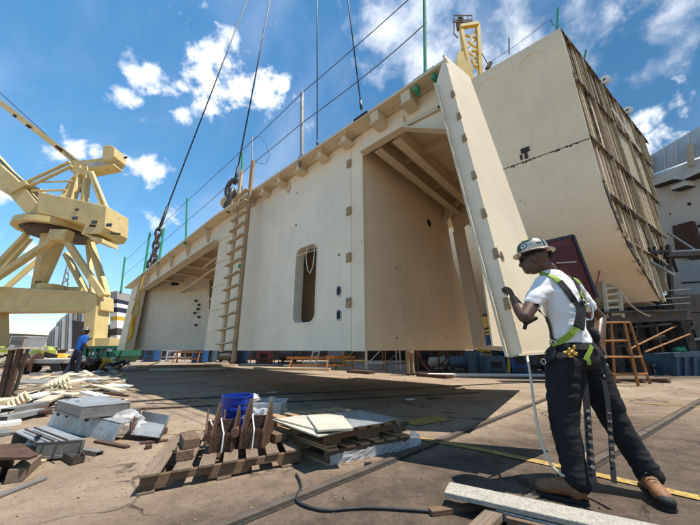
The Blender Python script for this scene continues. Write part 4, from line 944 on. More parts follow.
# machinery house
hA = [(66, 205.5), (129, 219), (128, 239), (124, 244.5), (106, 245), (110, 236), (66, 225)]
hs = MB().plate([K(u, v, 2.0) for u, v in hA], (0, -4.2, 0)).build('machinery_house', 'yellow', cr_, bevel=.1)
hs['label'] = 'yellow machinery house with small dark windows'
def win(u, v, w, h, d=-2.26):
    f = MB().box(K(u, v, d), w, .1, h).build('window', 'yellow', hs); 
    for s in (-1, 1): MB().box(K(u, v, d - .06) + V((s * w * .24, 0, 0)), w * .4, .06, h * .82).build('pane', 'glassd', hs)
win(75, 218, .85, .55); win(94.5, 222, .85, .55); win(109, 225, .8, .5)
MB().box(K(77, 209.5, -2.24), .5, .08, .22).build('vent', 'black', hs)
for u, v, n in ((93, 225.6, 5), (116, 233.2, 8)):
    for i in range(n): MB().box(K(u - n * .6 + i * 1.25, v + i * .12, -2.23), .11, .05, .3).build('lettering_mark', 'blackedge', hs)
MB().plate([K(85, 234, -2.15), K(101, 238, -2.15), K(101, 242, -2.15), K(92, 240, -2.15)], (0, 3, 0)).build('house_under', 'yellow', cr_)
# mast and arms
for a, c in (([(72, 205), (82, 167)], .7), ([(84, 205), (88, 168)], .7), ([(56, 214), (76, 178)], .8)):
    cbeam([K(*a[0], -1), K(*a[1], -.5)], c, 'mast_leg'); cbeam([K(*a[0], 1.8), K(*a[1], 1.)], c, 'mast_leg')
cbeam([K(70, 186, -.6), K(86, 186, -.6)], .45, 'mast_brace'); cbeam([K(64, 196, -.6), K(78, 206, -.6)], .4, 'mast_brace'); cbeam([K(76, 178, -.8), K(86, 168, -.8)], .6, 'mast_brace'); cbeam([K(74, 170, -.6), K(90, 175, -.6)], .9, 'mast_brace')
MB().box(K(80, 186, .3), 1.4, 1.6, 1.3).build('mast_machinery', 'clutter', cr_)
MB().plate([K(70, 161, -.8), K(84, 160, -.8), K(112, 157, -.8), K(114, 165, -.8), K(92, 169, -.8), K(78, 172, -.8), K(72, 168, -.8)], (0, 1.8, 0)).build('counterweight_arm', 'yellow', cr_, bevel=.06)
MB().plate([K(84, 163.5, -.83), K(110, 161.8, -.83), K(110, 163.6, -.83), K(90, 166.2, -.83)], (0, .028, 0)).build('arm_slot', 'roofw', cr_)
MB().plate([K(115, 155, 1), K(121, 154.5, 1), K(126, 157, 1), K(126, 166, 1), K(121, 170, 1), K(114, 169, 1)], (0, -2.3, 0)).build('counterweight', 'yellow', cr_, bevel=.1)
MB().tube([K(124, 158, -.5), K(127, 157, -.5)], .15).build('sheave_pin', 'clutter', cr_)
cbeam([K(78, 163, -.3), K(-8, 96, -1.5)], 1.0, 'upper_jib', h=.8)
for u, v in ((18, 118), (31, 128), (60, 149)): MB().box(K(u, v, -1.2), .5, 1.1, .4, rot=Matrix.Rotation(.65, 3, 'Y')).build('jib_fitting', 'rust', cr_)
MB().plate([K(-20, 142, -1.4), K(0, 164, -1.4), K(22, 184, -1.4), K(52, 222, -1.4), K(44, 224, -1.4), K(24, 212, -1.4), K(10, 196, -1.4), K(-20, 178, -1.4)], (0, 2.2, 0)).build('lower_jib', 'yellow', cr_, bevel=.06)
MB().plate([K(6, 186, -1.7), K(24, 180, -1.7), K(27, 184, -1.7), K(10, 193, -1.7)], (0, 2.8, 0)).build('jib_cap', 'yellow', cr_)
for a, c, r in (((25, 183), (70, 162), .22), ((30, 186), (72, 166), .22), ((24, 183), (72, 181), .12), ((32, 191), (66, 190), .16), ((90, 172), (104, 213), .25), ((92, 172), (110, 216), .25)):
    ctube([K(*a, -1.2), K(*c, -1.2)], r, 'tie_rod')
for a, c in (((-5, 88), (74, 160)), ((-5, 155), (20, 180))): ctube([K(*a, -.9), K(*c, -.9)], .06, 'luffing_rope', 'cable')
b = MB()
for u in range(26, 34, 3):
    b.beam(K(u, 214, -2), K(u, 224, -2), .1, .1)
b.beam(K(25, 214, -2), K(34, 214, -2), .1, .1); b.beam(K(25, 219, -2), K(34, 219, -2), .1, .1); b.build('handrail', 'clutter', cr_)
MB().box(K(30, 220, -1), 1.2, 1.5, 1.2).build('winch_box', 'clutter', cr_)
MB().tube([K(66, 291, 3), K(80, 291, 3)], .6, 12).build('tank', 'yellow', cr_)
b = MB()
for u in (37, 41): b.beam(K(u, 291, 1), K(u - 1, 281, 1), .1, .1)
for v in (282, 285, 288): b.beam(K(36, v, 1), K(41, v - .5, 1), .08, .08)
b.build('girder_ladder', 'clutter', cr_)
b = MB()
for (a, c) in (((61, 290), (68, 262)), ((67, 290), (70, 262)), ((62, 284), (69, 278)), ((64, 276), (69, 284)), ((65, 270), (69, 276))): b.beam(K(*a, 9), K(*c, 9), .13, .13)
b.build('rear_lattice', 'roofw', cr_)
# second crane: lattice jib tip behind the blocks
Y2 = 26.0
def Q(u, v, d=0.): return py(u, v, Y2 + d)
jb = thing('lattice_crane', 'bright yellow lattice crane jib rising behind the raised block', 'crane', V((Q(480, 300).x, Y2, 0)))
M['yellow3'] = mat('jib_yellow', (.66, .42, .05), .5, var=.12, scale=.8, rust=.15)
def lb(a, c, r, name='chord', m='yellow3', d0=0, d1=0): return MB().beam(Q(*a, d0), Q(*c, d1), r, r).build(name, m, jb)
for (a, c, d) in (((461, 27), (476, 100), 0), ((478, 25), (482, 100), 0), ((461, 27), (468, 100), 2.2), ((477, 25), (481, 90), 2.2)): lb(a, c, .38, d0=d, d1=d)
lb((460, 27), (478, 24), .45, 'head_beam'); lb((460, 27), (478, 24), .45, 'head_beam', d0=2.2, d1=2.2)
zig = [(478, 27), (469, 42), (479, 50), (472, 60), (480, 72), (474, 84), (481, 95)]
for a, c in zip(zig, zig[1:]): lb(a, c, .22, 'lacing')
for a, c in zip([(463, 35), (477, 38), (466, 50), (478, 60), (470, 74)], [(477, 38), (466, 50), (478, 60), (470, 74), (480, 85)]): lb(a, c, .2, 'lacing', d0=2.2, d1=2.2)
MB().plate([Q(459, 50, -.3), Q(463, 52, -.3), Q(475, 82, -.3), Q(474, 110, -.3), Q(462, 110, -.3), Q(457, 60, -.3)], (0, .3, 0)).build('jib_plate', 'yellow3', jb)
lb((472, 51), (479, 50), .3, 'lacing'); lb((474, 66), (481, 65), .3, 'lacing')
b = MB()
for v in (15.5, 20): b.beam(Q(453.5, v, .5), Q(472, v, .5), .09, .09); b.beam(Q(453.5, v, 2.2), Q(472, v, 2.2), .09, .09)
for u in (454, 458, 463, 468, 472): b.beam(Q(u, 15, .5), Q(u, 27, .5), .09, .09); b.beam(Q(u, 15, 2.2), Q(u, 27, 2.2), .09, .09)
b.beam(Q(453, 22, .5), Q(473, 22, .5), .12, .14); b.beam(Q(453, 22, 2.2), Q(473, 22, 2.2), .12, .14); b.beam(Q(453, 22, .5), Q(453, 22, 2.2), .12, .14); b.beam(Q(473, 22, .5), Q(473, 22, 2.2), .12, .14); b.beam(Q(454, 22, .5), Q(454, 34, .5), .1, .1); b.beam(Q(454, 34, .5), Q(458, 38, .5), .1, .1)
b.build('head_platform', 'rust2', jb)
MB().box(Q(459.5, 24, 1), .5, .9, 1.3).build('sheave_block', 'rust2', jb); MB().tube([Q(458, 14, 1), Q(458, 22, 1)], .06).build('aerial', 'clutter', jb)
MB().beam(V((Q(478, 90).x, Y2 + 1, Q(478, 90).z)), V((Q(480, 300).x + 1, Y2 + 1, 0)), 2.2, 2.2).build('lower_mast', 'yellow3', jb)
MB().tube([Q(480, 50), Q(489, 66)], .05).build('pendant_rope', 'cable', jb); MB().box(Q(489, 66), .5, .4, 1.0, rot=Matrix.Rotation(.5, 3, 'Y')).build('hook_weight', 'rust2', jb)
# ================================================================== far left background
def bld(name, label, u0, u1, vt, Y, dp, m, cat='building', roof=None, wins=0, vb=None):
    a, c = py(u0, vt, Y), py(u1, vt, Y); t = thing(name, label, cat, V(((a.x + c.x) / 2, Y, 0)))
    MB().box(V(((a.x + c.x) / 2, Y + dp / 2, a.z / 2)), c.x - a.x, dp, a.z).build('wall', m, t)
    if roof: MB().box(V(((a.x + c.x) / 2, Y + dp / 2, a.z + .25)), c.x - a.x + .6, dp + .6, .5).build('roof', roof, t)
    n = wins
    for i in range(n): MB().box(V((a.x + (c.x - a.x) * (i + .5) / n, Y - .02, a.z * .62)), (c.x - a.x) / n * .45, .12, a.z * .3).build('window', 'glassd', t)
    return t
bld('brick_warehouse', 'long pale warehouse with flat brownish roof on the far left horizon', -60, 12, 334.5, 150, 20, 'skyline', roof='rust2', wins=14)
bld('pale_office', 'pale two storey office block beside the long far warehouse', 12, 25, 337, 140, 15, 'skyline', roof='roofw', wins=5)
bld('white_shed', 'low white roofed shed in front of the silver clad tower', 30, 47, 339, 90, 25, 'ship', roof='roofw')
bld('grey_block', 'grey far block on the horizon left of the silver clad tower', 24, 48, 336.5, 170, 20, 'greyp', wins=6)
b = MB(); random.seed(5)
tr = V((py(20, 343, 200).x, 200, 0))
for i in range(240): b.ell(V((random.uniform(-260, -120), random.uniform(195, 215), random.uniform(1, 5.5))), (random.uniform(1, 3), 0, 0), (0, 2, 0), (0, 0, random.uniform(.8, 1.8)), 6, 4)
tag(b.build('distant_trees', mat('far_foliage', (.05, .07, .04), .9, var=.4, scale=.3)), 'thin dark line of far trees on the left horizon', 'trees', kind='stuff')
# silver, arched clad hull (wrapped ship side) leaning between the crane legs
sv = thing('clad_tower', 'silver clad curved structure with vertical ribs behind the blue shirted worker', 'building', py(60, 350, 60))
for i, (u0, u1, top, m) in enumerate(((46, 53, 330, 'silver'), (53, 60, 321, 'galv'), (60, 67, 315, 'silver'), (67, 72, 311, 'galv2'), (72, 80, 309, 'silver'))):
    MB().plate([py(u0, 349, 60 + i), py(u0 + .6, top + 12, 60 + i), py(u0 + 3.5, top + 2, 60 + i), py(u1 + 2.5, top - 4, 60 + i), py(u1 + 1, 349, 60 + i)], (0, 5, 0)).build('clad_panel', m, sv)
    b = MB()
    for k in range(5): b.beam(py(u0 + 1 + k * 1.2, 349, 59.8 + i), py(u0 + 2.2 + k * 1.2, top + 8 - k * 2, 59.8 + i), .14, .2)
    b.build('clad_rib', 'galv2', sv)
MB().plate([py(72, 349, 52), py(72, 320, 52), py(84, 322, 52), py(84, 349, 52)], (0, 6, 0)).build('dark_annex', 'clutter', sv)
# blue/white/yellow tower beside the crane leg
tw = thing('banded_tower', 'narrow tower banded dark blue and white between the crane leg and the block', 'tower', py(115, 350, 55))
for v0, v1, m in ((292, 300, 'greyp'), (300, 304, 'navy'), (304, 308, 'white'), (308, 313, 'navy'), (313, 317, 'white'), (317, 321, 'yellow2'), (321, 329, 'white'), (329, 336, 'clutter'), (336, 352, 'ship')):
    MB().plate([py(110, v0, 55), py(117, v0 - 1., 55), py(117, v1 - 1., 55), py(110, v1, 55)], (0, 4, 0)).build('band', m, tw)
# green skip
sk = thing('green_skip', 'dark green steel skip beyond the blue shirted worker', 'skip', pz(100, 364))
Yk = 17.5
MB().plate([py(76, 352, Yk), py(88, 347, Yk), py(116, 347, Yk), py(115, 356, Yk), py(108, 363.5, Yk), py(92, 363.5, Yk), py(86, 356, Yk)], (0, 2.2, 0)).build('body', 'dgreen', sk, bevel=.02)
for u in (86, 96, 106, 114): MB().beam(py(u, 348, Yk - .06), py(u - .5, 361, Yk - .06), .12, .1).build('rib', 'dgreen', sk)
MB().beam(py(86, 347.5, Yk - .04), py(117, 347, Yk - .04), .14, .14).build('top_rim', 'dgreen', sk)
for (u, v, n) in ((90, 353.5, 6), (107, 350, 5)):
    for i in range(n): MB().box(py(u + i * 1.25, v + random.uniform(-.2, .2), Yk - .05), .08, .04, .16).build('lettering_mark', 'white', sk)
# worn machines and parts scattered behind the scrap pile
def cart(u, v, Y, label, ln=2.2, m='greyp'):
    p = V((py(u, v, Y).x, Y, 0)); t = thing('flat_trolley', label, 'trolley', p, 'yard trolleys')
    MB().box(p + V((0, 0, .5)), ln, 1.0, .16).build('deck', m, t, bevel=.01); MB().box(p + V((0, -.1, .36)), ln * .8, .5, .12).build('chassis', 'clutter', t)
    for sx in (-.38, .38):
        for sy in (-.45, .45): MB().lathe(p + V((sx * ln, sy, .2)), [(0, -.07), (.2, -.07), (.2, .07), (0, .07)], 16, axis=V((0, 1, 0)), x=V((1, 0, 0))).build('wheel', 'sole', t)
    MB().tube([p + V((ln * .5, 0, .42)), p + V((ln * .5 + .5, 0, .5)), p + V((ln * .5 + .6, 0, .9))], .03).build('handle', 'clutter', t)
cart(45, 371, 13.2, 'low grey flat trolley left of the blue shirted worker', 2.4); cart(62, 370, 14.2, 'pale flat trolley just behind the blue shirted worker', 2., 'cream'); cart(88, 369, 14.6, 'dark trolley loaded with scrap right of the blue shirted worker', 1.6, 'clutter')
cb = thing('cable_reel', 'dark upright cable reel standing left of the low grey trolley', 'reel', pz(26, 374))
p = V((pz(26, 374).x, pz(26, 374).y, .42)); MB().lathe(p, [(.1, -.25), (.42, -.25), (.42, -.2), (.2, -.2), (.2, .2), (.42, .2), (.42, .25), (.1, .25)], 22, axis=V((1, .3, 0)), x=V((0, 0, 1))).build('drum', 'rust2', cb)
def lump(u, v, Y, n, sp, mats, name, label, cat, hmax=.8):
    p = V((py(u, v, Y).x, Y, 0)); t = thing(name, label, cat, p)
    for i in range(n):
        m = random.choice(mats); b = MB(); q = p + V((random.uniform(-sp, sp), random.uniform(-.5, .5), random.uniform(.08, hmax) * random.random() + .06))
        if random.random() < .5: b.beam(q, q + V((random.uniform(-1, 1), random.uniform(-.5, .5), random.uniform(-.1, .4))) * .9, random.uniform(.04, .14), random.uniform(.03, .2))
        else: b.box(q, random.uniform(.15, .6), random.uniform(.1, .4), random.uniform(.06, .3), rot=Matrix.Rotation(random.random() * 3, 3, 'Z') @ Matrix.Rotation(random.uniform(-.5, .5), 3, 'X'))
        b.build('scrap_piece', m, t)
    return t
random.seed(21)
lump(94, 365, 14., 16, .9, ['rust2', 'clutter', 'steel', 'black'], 'scrap_heap', 'dark tangled scrap heap in front of the green skip', 'scrap heap', 1.0)
lump(114, 370, 14.5, 14, 1.1, ['cream', 'white', 'yellow2'], 'scrap_heap', 'pale scrap heap at the corner of the block shadow', 'scrap heap', .6)
lump(30, 362, 18, 22, 2.6, ['greyp', 'white', 'rust2', 'clutter', 'steel'], 'scrap_heap', 'grey mixed scrap heap far behind the cable reel', 'scrap heap', 1.4)
lump(5, 366, 16, 20, 2.2, ['greyp', 'cream', 'rust2', 'steel'], 'scrap_heap', 'brown and grey scrap heap at the far left edge', 'scrap heap', 1.3)
lump(66, 360, 21, 20, 2.6, ['greyp', 'white', 'yellow2', 'clutter'], 'scrap_heap', 'mixed scrap heap with yellow bits beyond the trolleys', 'scrap heap', 1.3)
M['limep'] = mat('lime_paint', (.30, .34, .03), .5, var=.15, scale=3)
for (u, v, Y, m, lab) in ((44, 351, 19, 'limep', 'lime yellow machine hood on a pole among the far scrap'), (3, 350, 22, 'limep', 'lime yellow machine at the far left edge'), (60, 358, 19.5, 'yellow2', 'yellow machine hood low among the far scrap'), (36, 357, 20.5, 'yellow2', 'yellow machine arm left of the lime hood')):
    p = py(u, v, Y); t = thing('yard_machine', lab, 'machine', V((p.x, Y, 0)), 'yellow machines among the scrap')
    MB().loft([(p + V((0, 0, -.28)), (.7, 0, 0), (0, .4, 0)), (p + V((0, 0, .05)), (.66, 0, 0), (0, .4, 0)), (p + V((0, 0, .28)), (.4, 0, 0), (0, .3, 0))], 10).build('hood', m, t)
    MB().tube([p + V((-.3, 0, -.25)), V((p.x - .4, Y, 0))], .09).build('leg', 'clutter', t); MB().tube([p + V((.3, 0, -.25)), V((p.x + .4, Y, 0))], .09).build('leg', 'clutter', t)
    MB().box(V((p.x, Y + .2, .35)), 1.3, .6, .5).build('engine', 'clutter', t, bevel=.03)
# ================================================================== clutter row beyond the block
random.seed(3)
def flat(u, v): p = pz(u, v); return p
num = ['first', 'second', 'third', 'fourth', 'fifth', 'sixth', 'seventh', 'eighth', 'ninth', 'tenth', 'eleventh', 'twelfth']
def scaf(p, w, h, m, label, name='scaffold_frame', r=.03):
    t = thing(name, label, 'scaffold frame', p, 'scaffold frames beyond the block')
    for dx, dy in ((0, 0), (w, 0), (0, 1.2), (w, 1.2)): MB().tube([p + V((dx, dy, 0)), p + V((dx, dy, h))], r, 7).build('upright', m, t)
    for dy in (0, 1.2):
        for z in (.35, h * .6, h - .05): MB().tube([p + V((0, dy, z)), p + V((w, dy, z))], r * .85, 7).build('cross_bar', m, t)
    MB().tube([p + V((0, 0, .3)), p + V((w, 0, h * .95))], r * .7, 6).build('brace', m, t)
for u, v, w, h, m, lb in ((367, 371, 1.6, 1.9, 'white', 'white tubular scaffold frame under the bulkhead, left of the tan trousered worker'), (386, 371.5, 1.5, 1.8, 'orange', 'rusty scaffold frame right beside the tan trousered worker'), (343, 368.5, 1.3, 1.7, 'yellow2', 'yellow scaffold frame below the white wall corner'), (160, 362, 2., 1.5, 'greyp', 'grey scaffold frame under the left bay of the block'), (176, 362.5, 2., 1.5, 'rust2', 'brown scaffold frame under the left bay of the block'), (250, 365, 1.6, 1.5, 'rust2', 'brown scaffold frame right of the wooden ladder foot'), (440, 373.5, 1.3, 1.5, 'rust', 'red brown scaffold frame left of the blue barrel')):
    scaf(flat(u, v), w, h, m, lb)
def trestle(p, w, h, m, label):
    t = thing('trestle', label, 'trestle', p, 'trestles beyond the block')
    MB().beam(p + V((-w / 2, 0, h)), p + V((w / 2, 0, h)), .12, .12).build('top_beam', m, t)
    for sx in (-.4, .4):
        for sy in (-.35, .35): MB().beam(p + V((sx * w, 0, h - .05)), p + V((sx * w * 1.08, sy, 0)), .07, .07).build('leg', m, t)
    MB().beam(p + V((-w * .42, -.2, h * .4)), p + V((w * .42, -.2, h * .4)), .06, .08).build('stretcher', m, t)
trestle(flat(313, 369), 2.8, .55, 'orange', 'long low orange trestle under the white wall')
trestle(flat(340, 370), 1.5, .6, 'orange', 'short orange trestle right of the long one')
trestle(flat(187, 363), 2.2, .8, 'orange', 'orange trestle under the left bay')
def mach(p, w, h, m, label, wnd=True):
    t = thing('welding_machine', label, 'machine', p, 'welding machines beyond the block')
    MB().box(p + V((0, .4, h / 2 + .08)), w, .8, h).build('cabinet', m, t, bevel=.025)
    MB().box(p + V((0, .4, .04)), w * 1.06, .9, .08).build('skid', 'clutter', t)
    if wnd: MB().box(p + V((0, -.012, h * .62)), w * .55, .03, h * .38).build('control_panel', 'black', t); MB().box(p + V((0, -.012, h * .24)), w * .6, .03, h * .16).build('vent_grille', 'clutter', t)
    MB().tube([p + V((-w * .35, .4, h + .06)), p + V((-w * .35, .4, h + .2)), p + V((w * .35, .4, h + .2)), p + V((w * .35, .4, h + .06))], .025).build('handle', 'clutter', t)
mach(flat(499, 374), .55, 1.5, 'bluep', 'tall bright blue machine cabinet seen through the manhole')
mach(flat(498, 376), .75, .65, 'bluegrey', 'squat blue grey machine in front of the tall blue cabinet')
mach(flat(522, 375), .7, .9, 'bluep', 'blue machine just right of the end panel foot')
mach(flat(148, 362), .9, 1.3, 'bluep', 'blue machine cabinet under the left end of the block')
mach(flat(197, 363), .9, 1.35, 'bluep', 'blue machine cabinet just left of the wooden ladder foot')
mach(flat(207, 362.5), .8, 1.2, 'bluegrey', 'blue grey machine cabinet directly left of the wooden ladder foot')
mach(flat(238, 363.5), .9, 1.1, 'bluep', 'blue machine cabinet right behind the wooden ladder foot')
mach(flat(336, 364), 1.2, .9, 'greyp', 'grey machine cabinet below the doorway', False)
mach(flat(263, 364), 1.0, .9, 'hosered', 'dull red machine cabinet below the white wall')
mach(flat(425, 371), .9, 1.1, 'clutter', 'dark machine cabinet right of the tan trousered worker')
mach(flat(170, 361), .9, 1., 'white', 'white machine cabinet under the left bay')
def barrel(p, r, h, m, label):
    t = thing('oil_barrel', label, 'barrel', p, 'barrels beyond the block')
    MB().lathe(p, [(0, .0), (r, 0), (r, h * .32), (r * 1.04, h * .34), (r, h * .36), (r, h * .64), (r * 1.04, h * .66), (r, h * .68), (r, h), (r * .94, h), (r * .94, h - .03), (0, h - .03)], 20).build('drum', m, t, smooth=False)
barrel(flat(475.5, 374), .30, .9, 'bluegrey', 'blue grey barrel at the bulkhead foot, left of the yellow pipe')
barrel(flat(474, 372), .34, 1.3, 'bluep', 'taller blue barrel behind the blue grey barrel')
barrel(flat(486, 374.5), .18, .85, 'greyp', 'slim grey barrel beside the bent yellow pipe')
barrel(flat(530, 373), .30, .9, 'bluegrey', 'blue grey barrel beside the big worker hip')
t = tag(MB().tube(smoothp([pz(489.5, 374), py(490, 358, 12.8), py(488.5, 352, 12.8), py(484, 350, 12.8), py(480, 352, 12.8), py(478, 349, 12.8)]), .085, 10).build('bent_pipe', 'yellow2', smooth=True), 'bent yellow pipe rising beside the barrels at the manhole foot', 'pipe')
tag(MB().tube(smoothp([pz(508, 375), py(508, 355, 12.5), py(497, 330, 12.5), py(495, 318, 12.5)]), .07, 10).build('bent_pipe', 'yellow2', smooth=True), 'tall yellow pipe behind the end panel, seen in the manhole', 'pipe')
def pump(p, ln, r, m, label):
    t = thing('pump_unit', label, 'pump', p, 'pumps beyond the block')
    MB().lathe(p + V((-ln / 2, 0, r + .22)), [(0, 0), (r * .6, 0), (r, .08), (r, ln * .6), (r * 1.15, ln * .6), (r * 1.15, ln * .68), (r * .7, ln * .7), (r * .7, ln), (0, ln)], 18, axis=V((1, 0, 0)), x=V((0, 0, 1))).build('motor', m, t)
    MB().box(p + V((0, 0, .09)), ln * 1.1, r * 1.8, .14).build('skid', 'clutter', t)
    MB().tube([p + V((ln * .3, 0, r + .2)), p + V((ln * .3, 0, r * 2 + .6)), p + V((ln * .55, 0, r * 2 + .7)), p + V((ln * .6, 0, .2))], .05).build('pipe', 'rust', t)
    for s in (-.35, .25): MB().box(p + V((s * ln, 0, .2)), .1, r * 1.4, .3).build('mount', 'clutter', t)
pump(flat(441, 373), 1.0, .22, 'greyp', 'grey pump at the bulkhead foot, leftmost of the two')
pump(flat(462, 373.5), 1.0, .24, 'bluegrey', 'blue grey pump at the bulkhead foot, right of the red brown frame')
pump(flat(290, 364), 1.5, .3, 'clutter', 'dark pump left below the doorway')
pump(flat(226, 364), 1.2, .25, 'clutter', 'dark pump beside the wooden ladder foot')
pump(flat(540, 374.5), .9, .2, 'clutter', 'dark pump half behind the big worker hip')
t = tag(MB().tube([pz(428, 377.2) + V((0, 0, .08)), pz(556, 378.2) + V((0, 0, .08))], .06, 10).build('long_pipe', 'ship'), 'long pale grey pipe lying on the ground along the row of machines', 'pipe')
tag(MB().tube(smoothp([py(417, 345, 13.2), py(420, 356, 13.2), py(425, 366, 13.2), py(432, 373, 13)]), .03).build('red_hose', 'hosered'), 'pale red hose hanging right of the tan trousered worker', 'hose')
ladder('leaning_ladder', pz(309, 365), pz(309, 365) + V((.5, .2, 1.7)), pz(309, 365) + V((.42, -.1, 0)), pz(309, 365) + V((.92, .1, 1.7)), 5, .05, 'white', 'small white ladder leaning below the doorway')
# pale stacked plates and timbers lying in the sunny strip
for i, (u0, v0, u1, v1, m, lb) in enumerate(((130, 367.5, 235, 366, 'woodl', 'long pale timber lying left of the wooden ladder'), (150, 371, 225, 369.5, 'cream', 'cream board lying nearest the left bay shadow'), (255, 369.5, 330, 370.5, 'woodl', 'long pale timber lying under the white wall'), (120, 362, 190, 361, 'white', 'white board farthest left in the sunny strip'), (240, 366, 300, 366.5, 'bluegrey', 'blue grey plate lying below the white wall'), (285, 366.8, 318, 367.2, 'ship', 'pale grey plate lying below the doorway'), (350, 372.5, 372, 374, 'rust2', 'brown timber lying left of the scaffold frames'), (420, 376, 450, 378.5, 'rust', 'red brown plate lying at the end of the long pipe'), (205, 364.5, 228, 364.4, 'cream', 'cream board lying at the wooden ladder foot'))):
    a, c = pz(u0, v0), pz(u1, v1); tag(MB().beam(a + V((0, 0, .06)), c + V((0, 0, .06)), .45, .1).build('loose_timber', m), lb, 'timber', 'timbers and plates in the sunny strip')
# dark dockside shed closing the view behind the machines
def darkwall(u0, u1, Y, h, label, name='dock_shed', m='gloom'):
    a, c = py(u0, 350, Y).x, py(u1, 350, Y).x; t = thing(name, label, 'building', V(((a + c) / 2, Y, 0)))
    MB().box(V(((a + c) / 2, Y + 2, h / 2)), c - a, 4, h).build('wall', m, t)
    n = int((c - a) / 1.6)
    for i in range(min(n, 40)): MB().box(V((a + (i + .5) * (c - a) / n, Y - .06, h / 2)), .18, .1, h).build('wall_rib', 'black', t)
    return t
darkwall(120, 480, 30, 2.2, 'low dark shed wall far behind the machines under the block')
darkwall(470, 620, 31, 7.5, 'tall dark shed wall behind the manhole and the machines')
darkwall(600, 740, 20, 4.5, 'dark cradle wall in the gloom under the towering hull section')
# gloomy staging under the hull section
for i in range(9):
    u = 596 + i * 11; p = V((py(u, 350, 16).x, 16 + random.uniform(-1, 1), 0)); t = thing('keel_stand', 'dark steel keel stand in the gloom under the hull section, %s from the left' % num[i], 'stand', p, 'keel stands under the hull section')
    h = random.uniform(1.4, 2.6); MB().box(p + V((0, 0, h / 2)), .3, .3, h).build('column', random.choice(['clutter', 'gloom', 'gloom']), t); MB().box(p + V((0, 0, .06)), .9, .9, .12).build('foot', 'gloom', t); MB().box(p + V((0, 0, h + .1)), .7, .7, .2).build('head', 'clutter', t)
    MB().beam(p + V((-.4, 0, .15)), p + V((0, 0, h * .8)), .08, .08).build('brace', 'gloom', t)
for i, (u, v, w, h, m, lb) in enumerate(((660, 371, .9, .35, 'cream', 'pale crate low in the gloom left of the blue grey stillage'), (640, 362, .5, .5, 'rust2', 'brown crate behind the step stand'), (652, 366, .6, .4, 'greyp', 'grey crate behind the step stand'), (590, 372, .8, .6, 'clutter', 'dark crate beside the big worker back'))):
    p = py(u, v, 13); p.z = 0; t = thing('crate', lb, 'crate', p, 'crates in the gloom'); MB().box(p + V((0, 0, h / 2)), w, .5, h).build('box', m, t, bevel=.02); MB().box(p + V((0, -.26, h * .6)), w * .98, .03, .06).build('batten', 'clutter', t)
for i, (u0, v0, u1, v1, Y) in enumerate(((605, 330, 690, 322, 14), (600, 338, 690, 340, 15), (612, 348, 665, 336, 13.5), (655, 325, 668, 372, 14), (636, 330, 640, 372, 15), (480, 300, 500, 340, 16), (478, 290, 510, 285, 16), (483, 330, 512, 318, 17), (490, 262, 492, 360, 16))):
    tag(MB().beam(py(u0, v0, Y), py(u1, v1, Y), .09, .09).build('steel_bar', random.choice(['clutter', 'gloom', 'rust2'])), 'dark staging bar %s' % ('nearest above the step stand', 'level with the step stand middle, running right', 'slanting behind the step stand', 'standing upright left of the stillage', 'standing upright right of the step stand', 'slanting low in the manhole', 'lying across the manhole middle', 'sloping at the manhole bottom', 'upright in the manhole')[i], 'bar', 'staging bars in the gloom')
tag(MB().plate([py(473, 252, 22), py(500, 240, 22), py(512, 240, 22), py(512, 262, 22), py(476, 270, 22)], (0, .5, 0)).build('white_hull_piece', 'ship'), 'pale hull piece glimpsed through the manhole', 'ship section')
tag(MB().plate([py(473, 270, 21), py(512, 258, 21), py(514, 292, 21), py(478, 292, 21)], (0, .5, 0)).build('red_plate', 'redhull'), 'dark red hull plate glimpsed through the manhole', 'ship section')
# ================================================================== foreground pallets and scrap
random.seed(9)
def pallet(o, e1, L1, e2, L2, label, m='wood', nb=7, gaps=None, z0=0., wr=None):
    t = thing('wooden_pallet', label, 'pallet', o + V((0, 0, z0)), 'wooden pallets'); e1 = V((*e1, 0)).normalized(); e2 = V((*e2, 0)).normalized(); up = V((0, 0, 1))
    hs_ = .085
    for k in range(3):
        w0 = .02 + k * (L2 - .085) / 2
        pr = [(0, 0), (L1 * .16, 0), (L1 * .18, .035), (L1 * .36, .035), (L1 * .38, 0), (L1 * .62, 0), (L1 * .64, .035), (L1 * .82, .035), (L1 * .84, 0), (L1, 0), (L1, hs_), (0, hs_)]
        MB().plate([o + e1 * a + e2 * w0 + up * (z0 + .018 + z) for a, z in pr], e2 * .04).build('stringer', m if k else 'woodd', t, bevel=.003)
    ws = gaps or [1] * nb; x = 0; tot = sum(ws); pitch = L1 / nb
    for i in range(nb):
        wd = pitch * random.uniform(.55, .72) * ws[i]; a = o + e1 * (i * pitch + (pitch - wd) * (0 if i == 0 else .5)) + up * (z0 + .105)
        j = e2 * random.uniform(-.01, .01)
        MB().quad(a + j, a + e1 * wd + j, a + e1 * wd + e2 * L2 + j, a + e2 * L2 + j, up * .02).build('deck_board', m, t, bevel=.003)
    for i in (0, nb // 2, nb - 1):
        a = o + e1 * (i * pitch) + up * z0; MB().quad(a, a + e1 * .1, a + e1 * .1 + e2 * L2, a + e2 * L2, up * .016).build('bottom_board', m, t)
    return t
o1 = pz(136, 497); f1 = pz(301, 465); l1 = pz(131, 453)
E1 = (f1 - o1); E2 = V((-E1.y, E1.x, 0)).normalized(); E1n = E1.normalized()
E2 = (E2 * .92 + V((.12, .1, 0))).normalized()
pallet(o1, E1.xy, E1.length, E2.xy, 1.02, 'weathered brown pallet in the foreground carrying the rusty steel brackets', 'wood', 7)
PT = .127
def onp(a, b, z=PT): return o1 + E1n * a + E2 * b + V((0, 0, z))
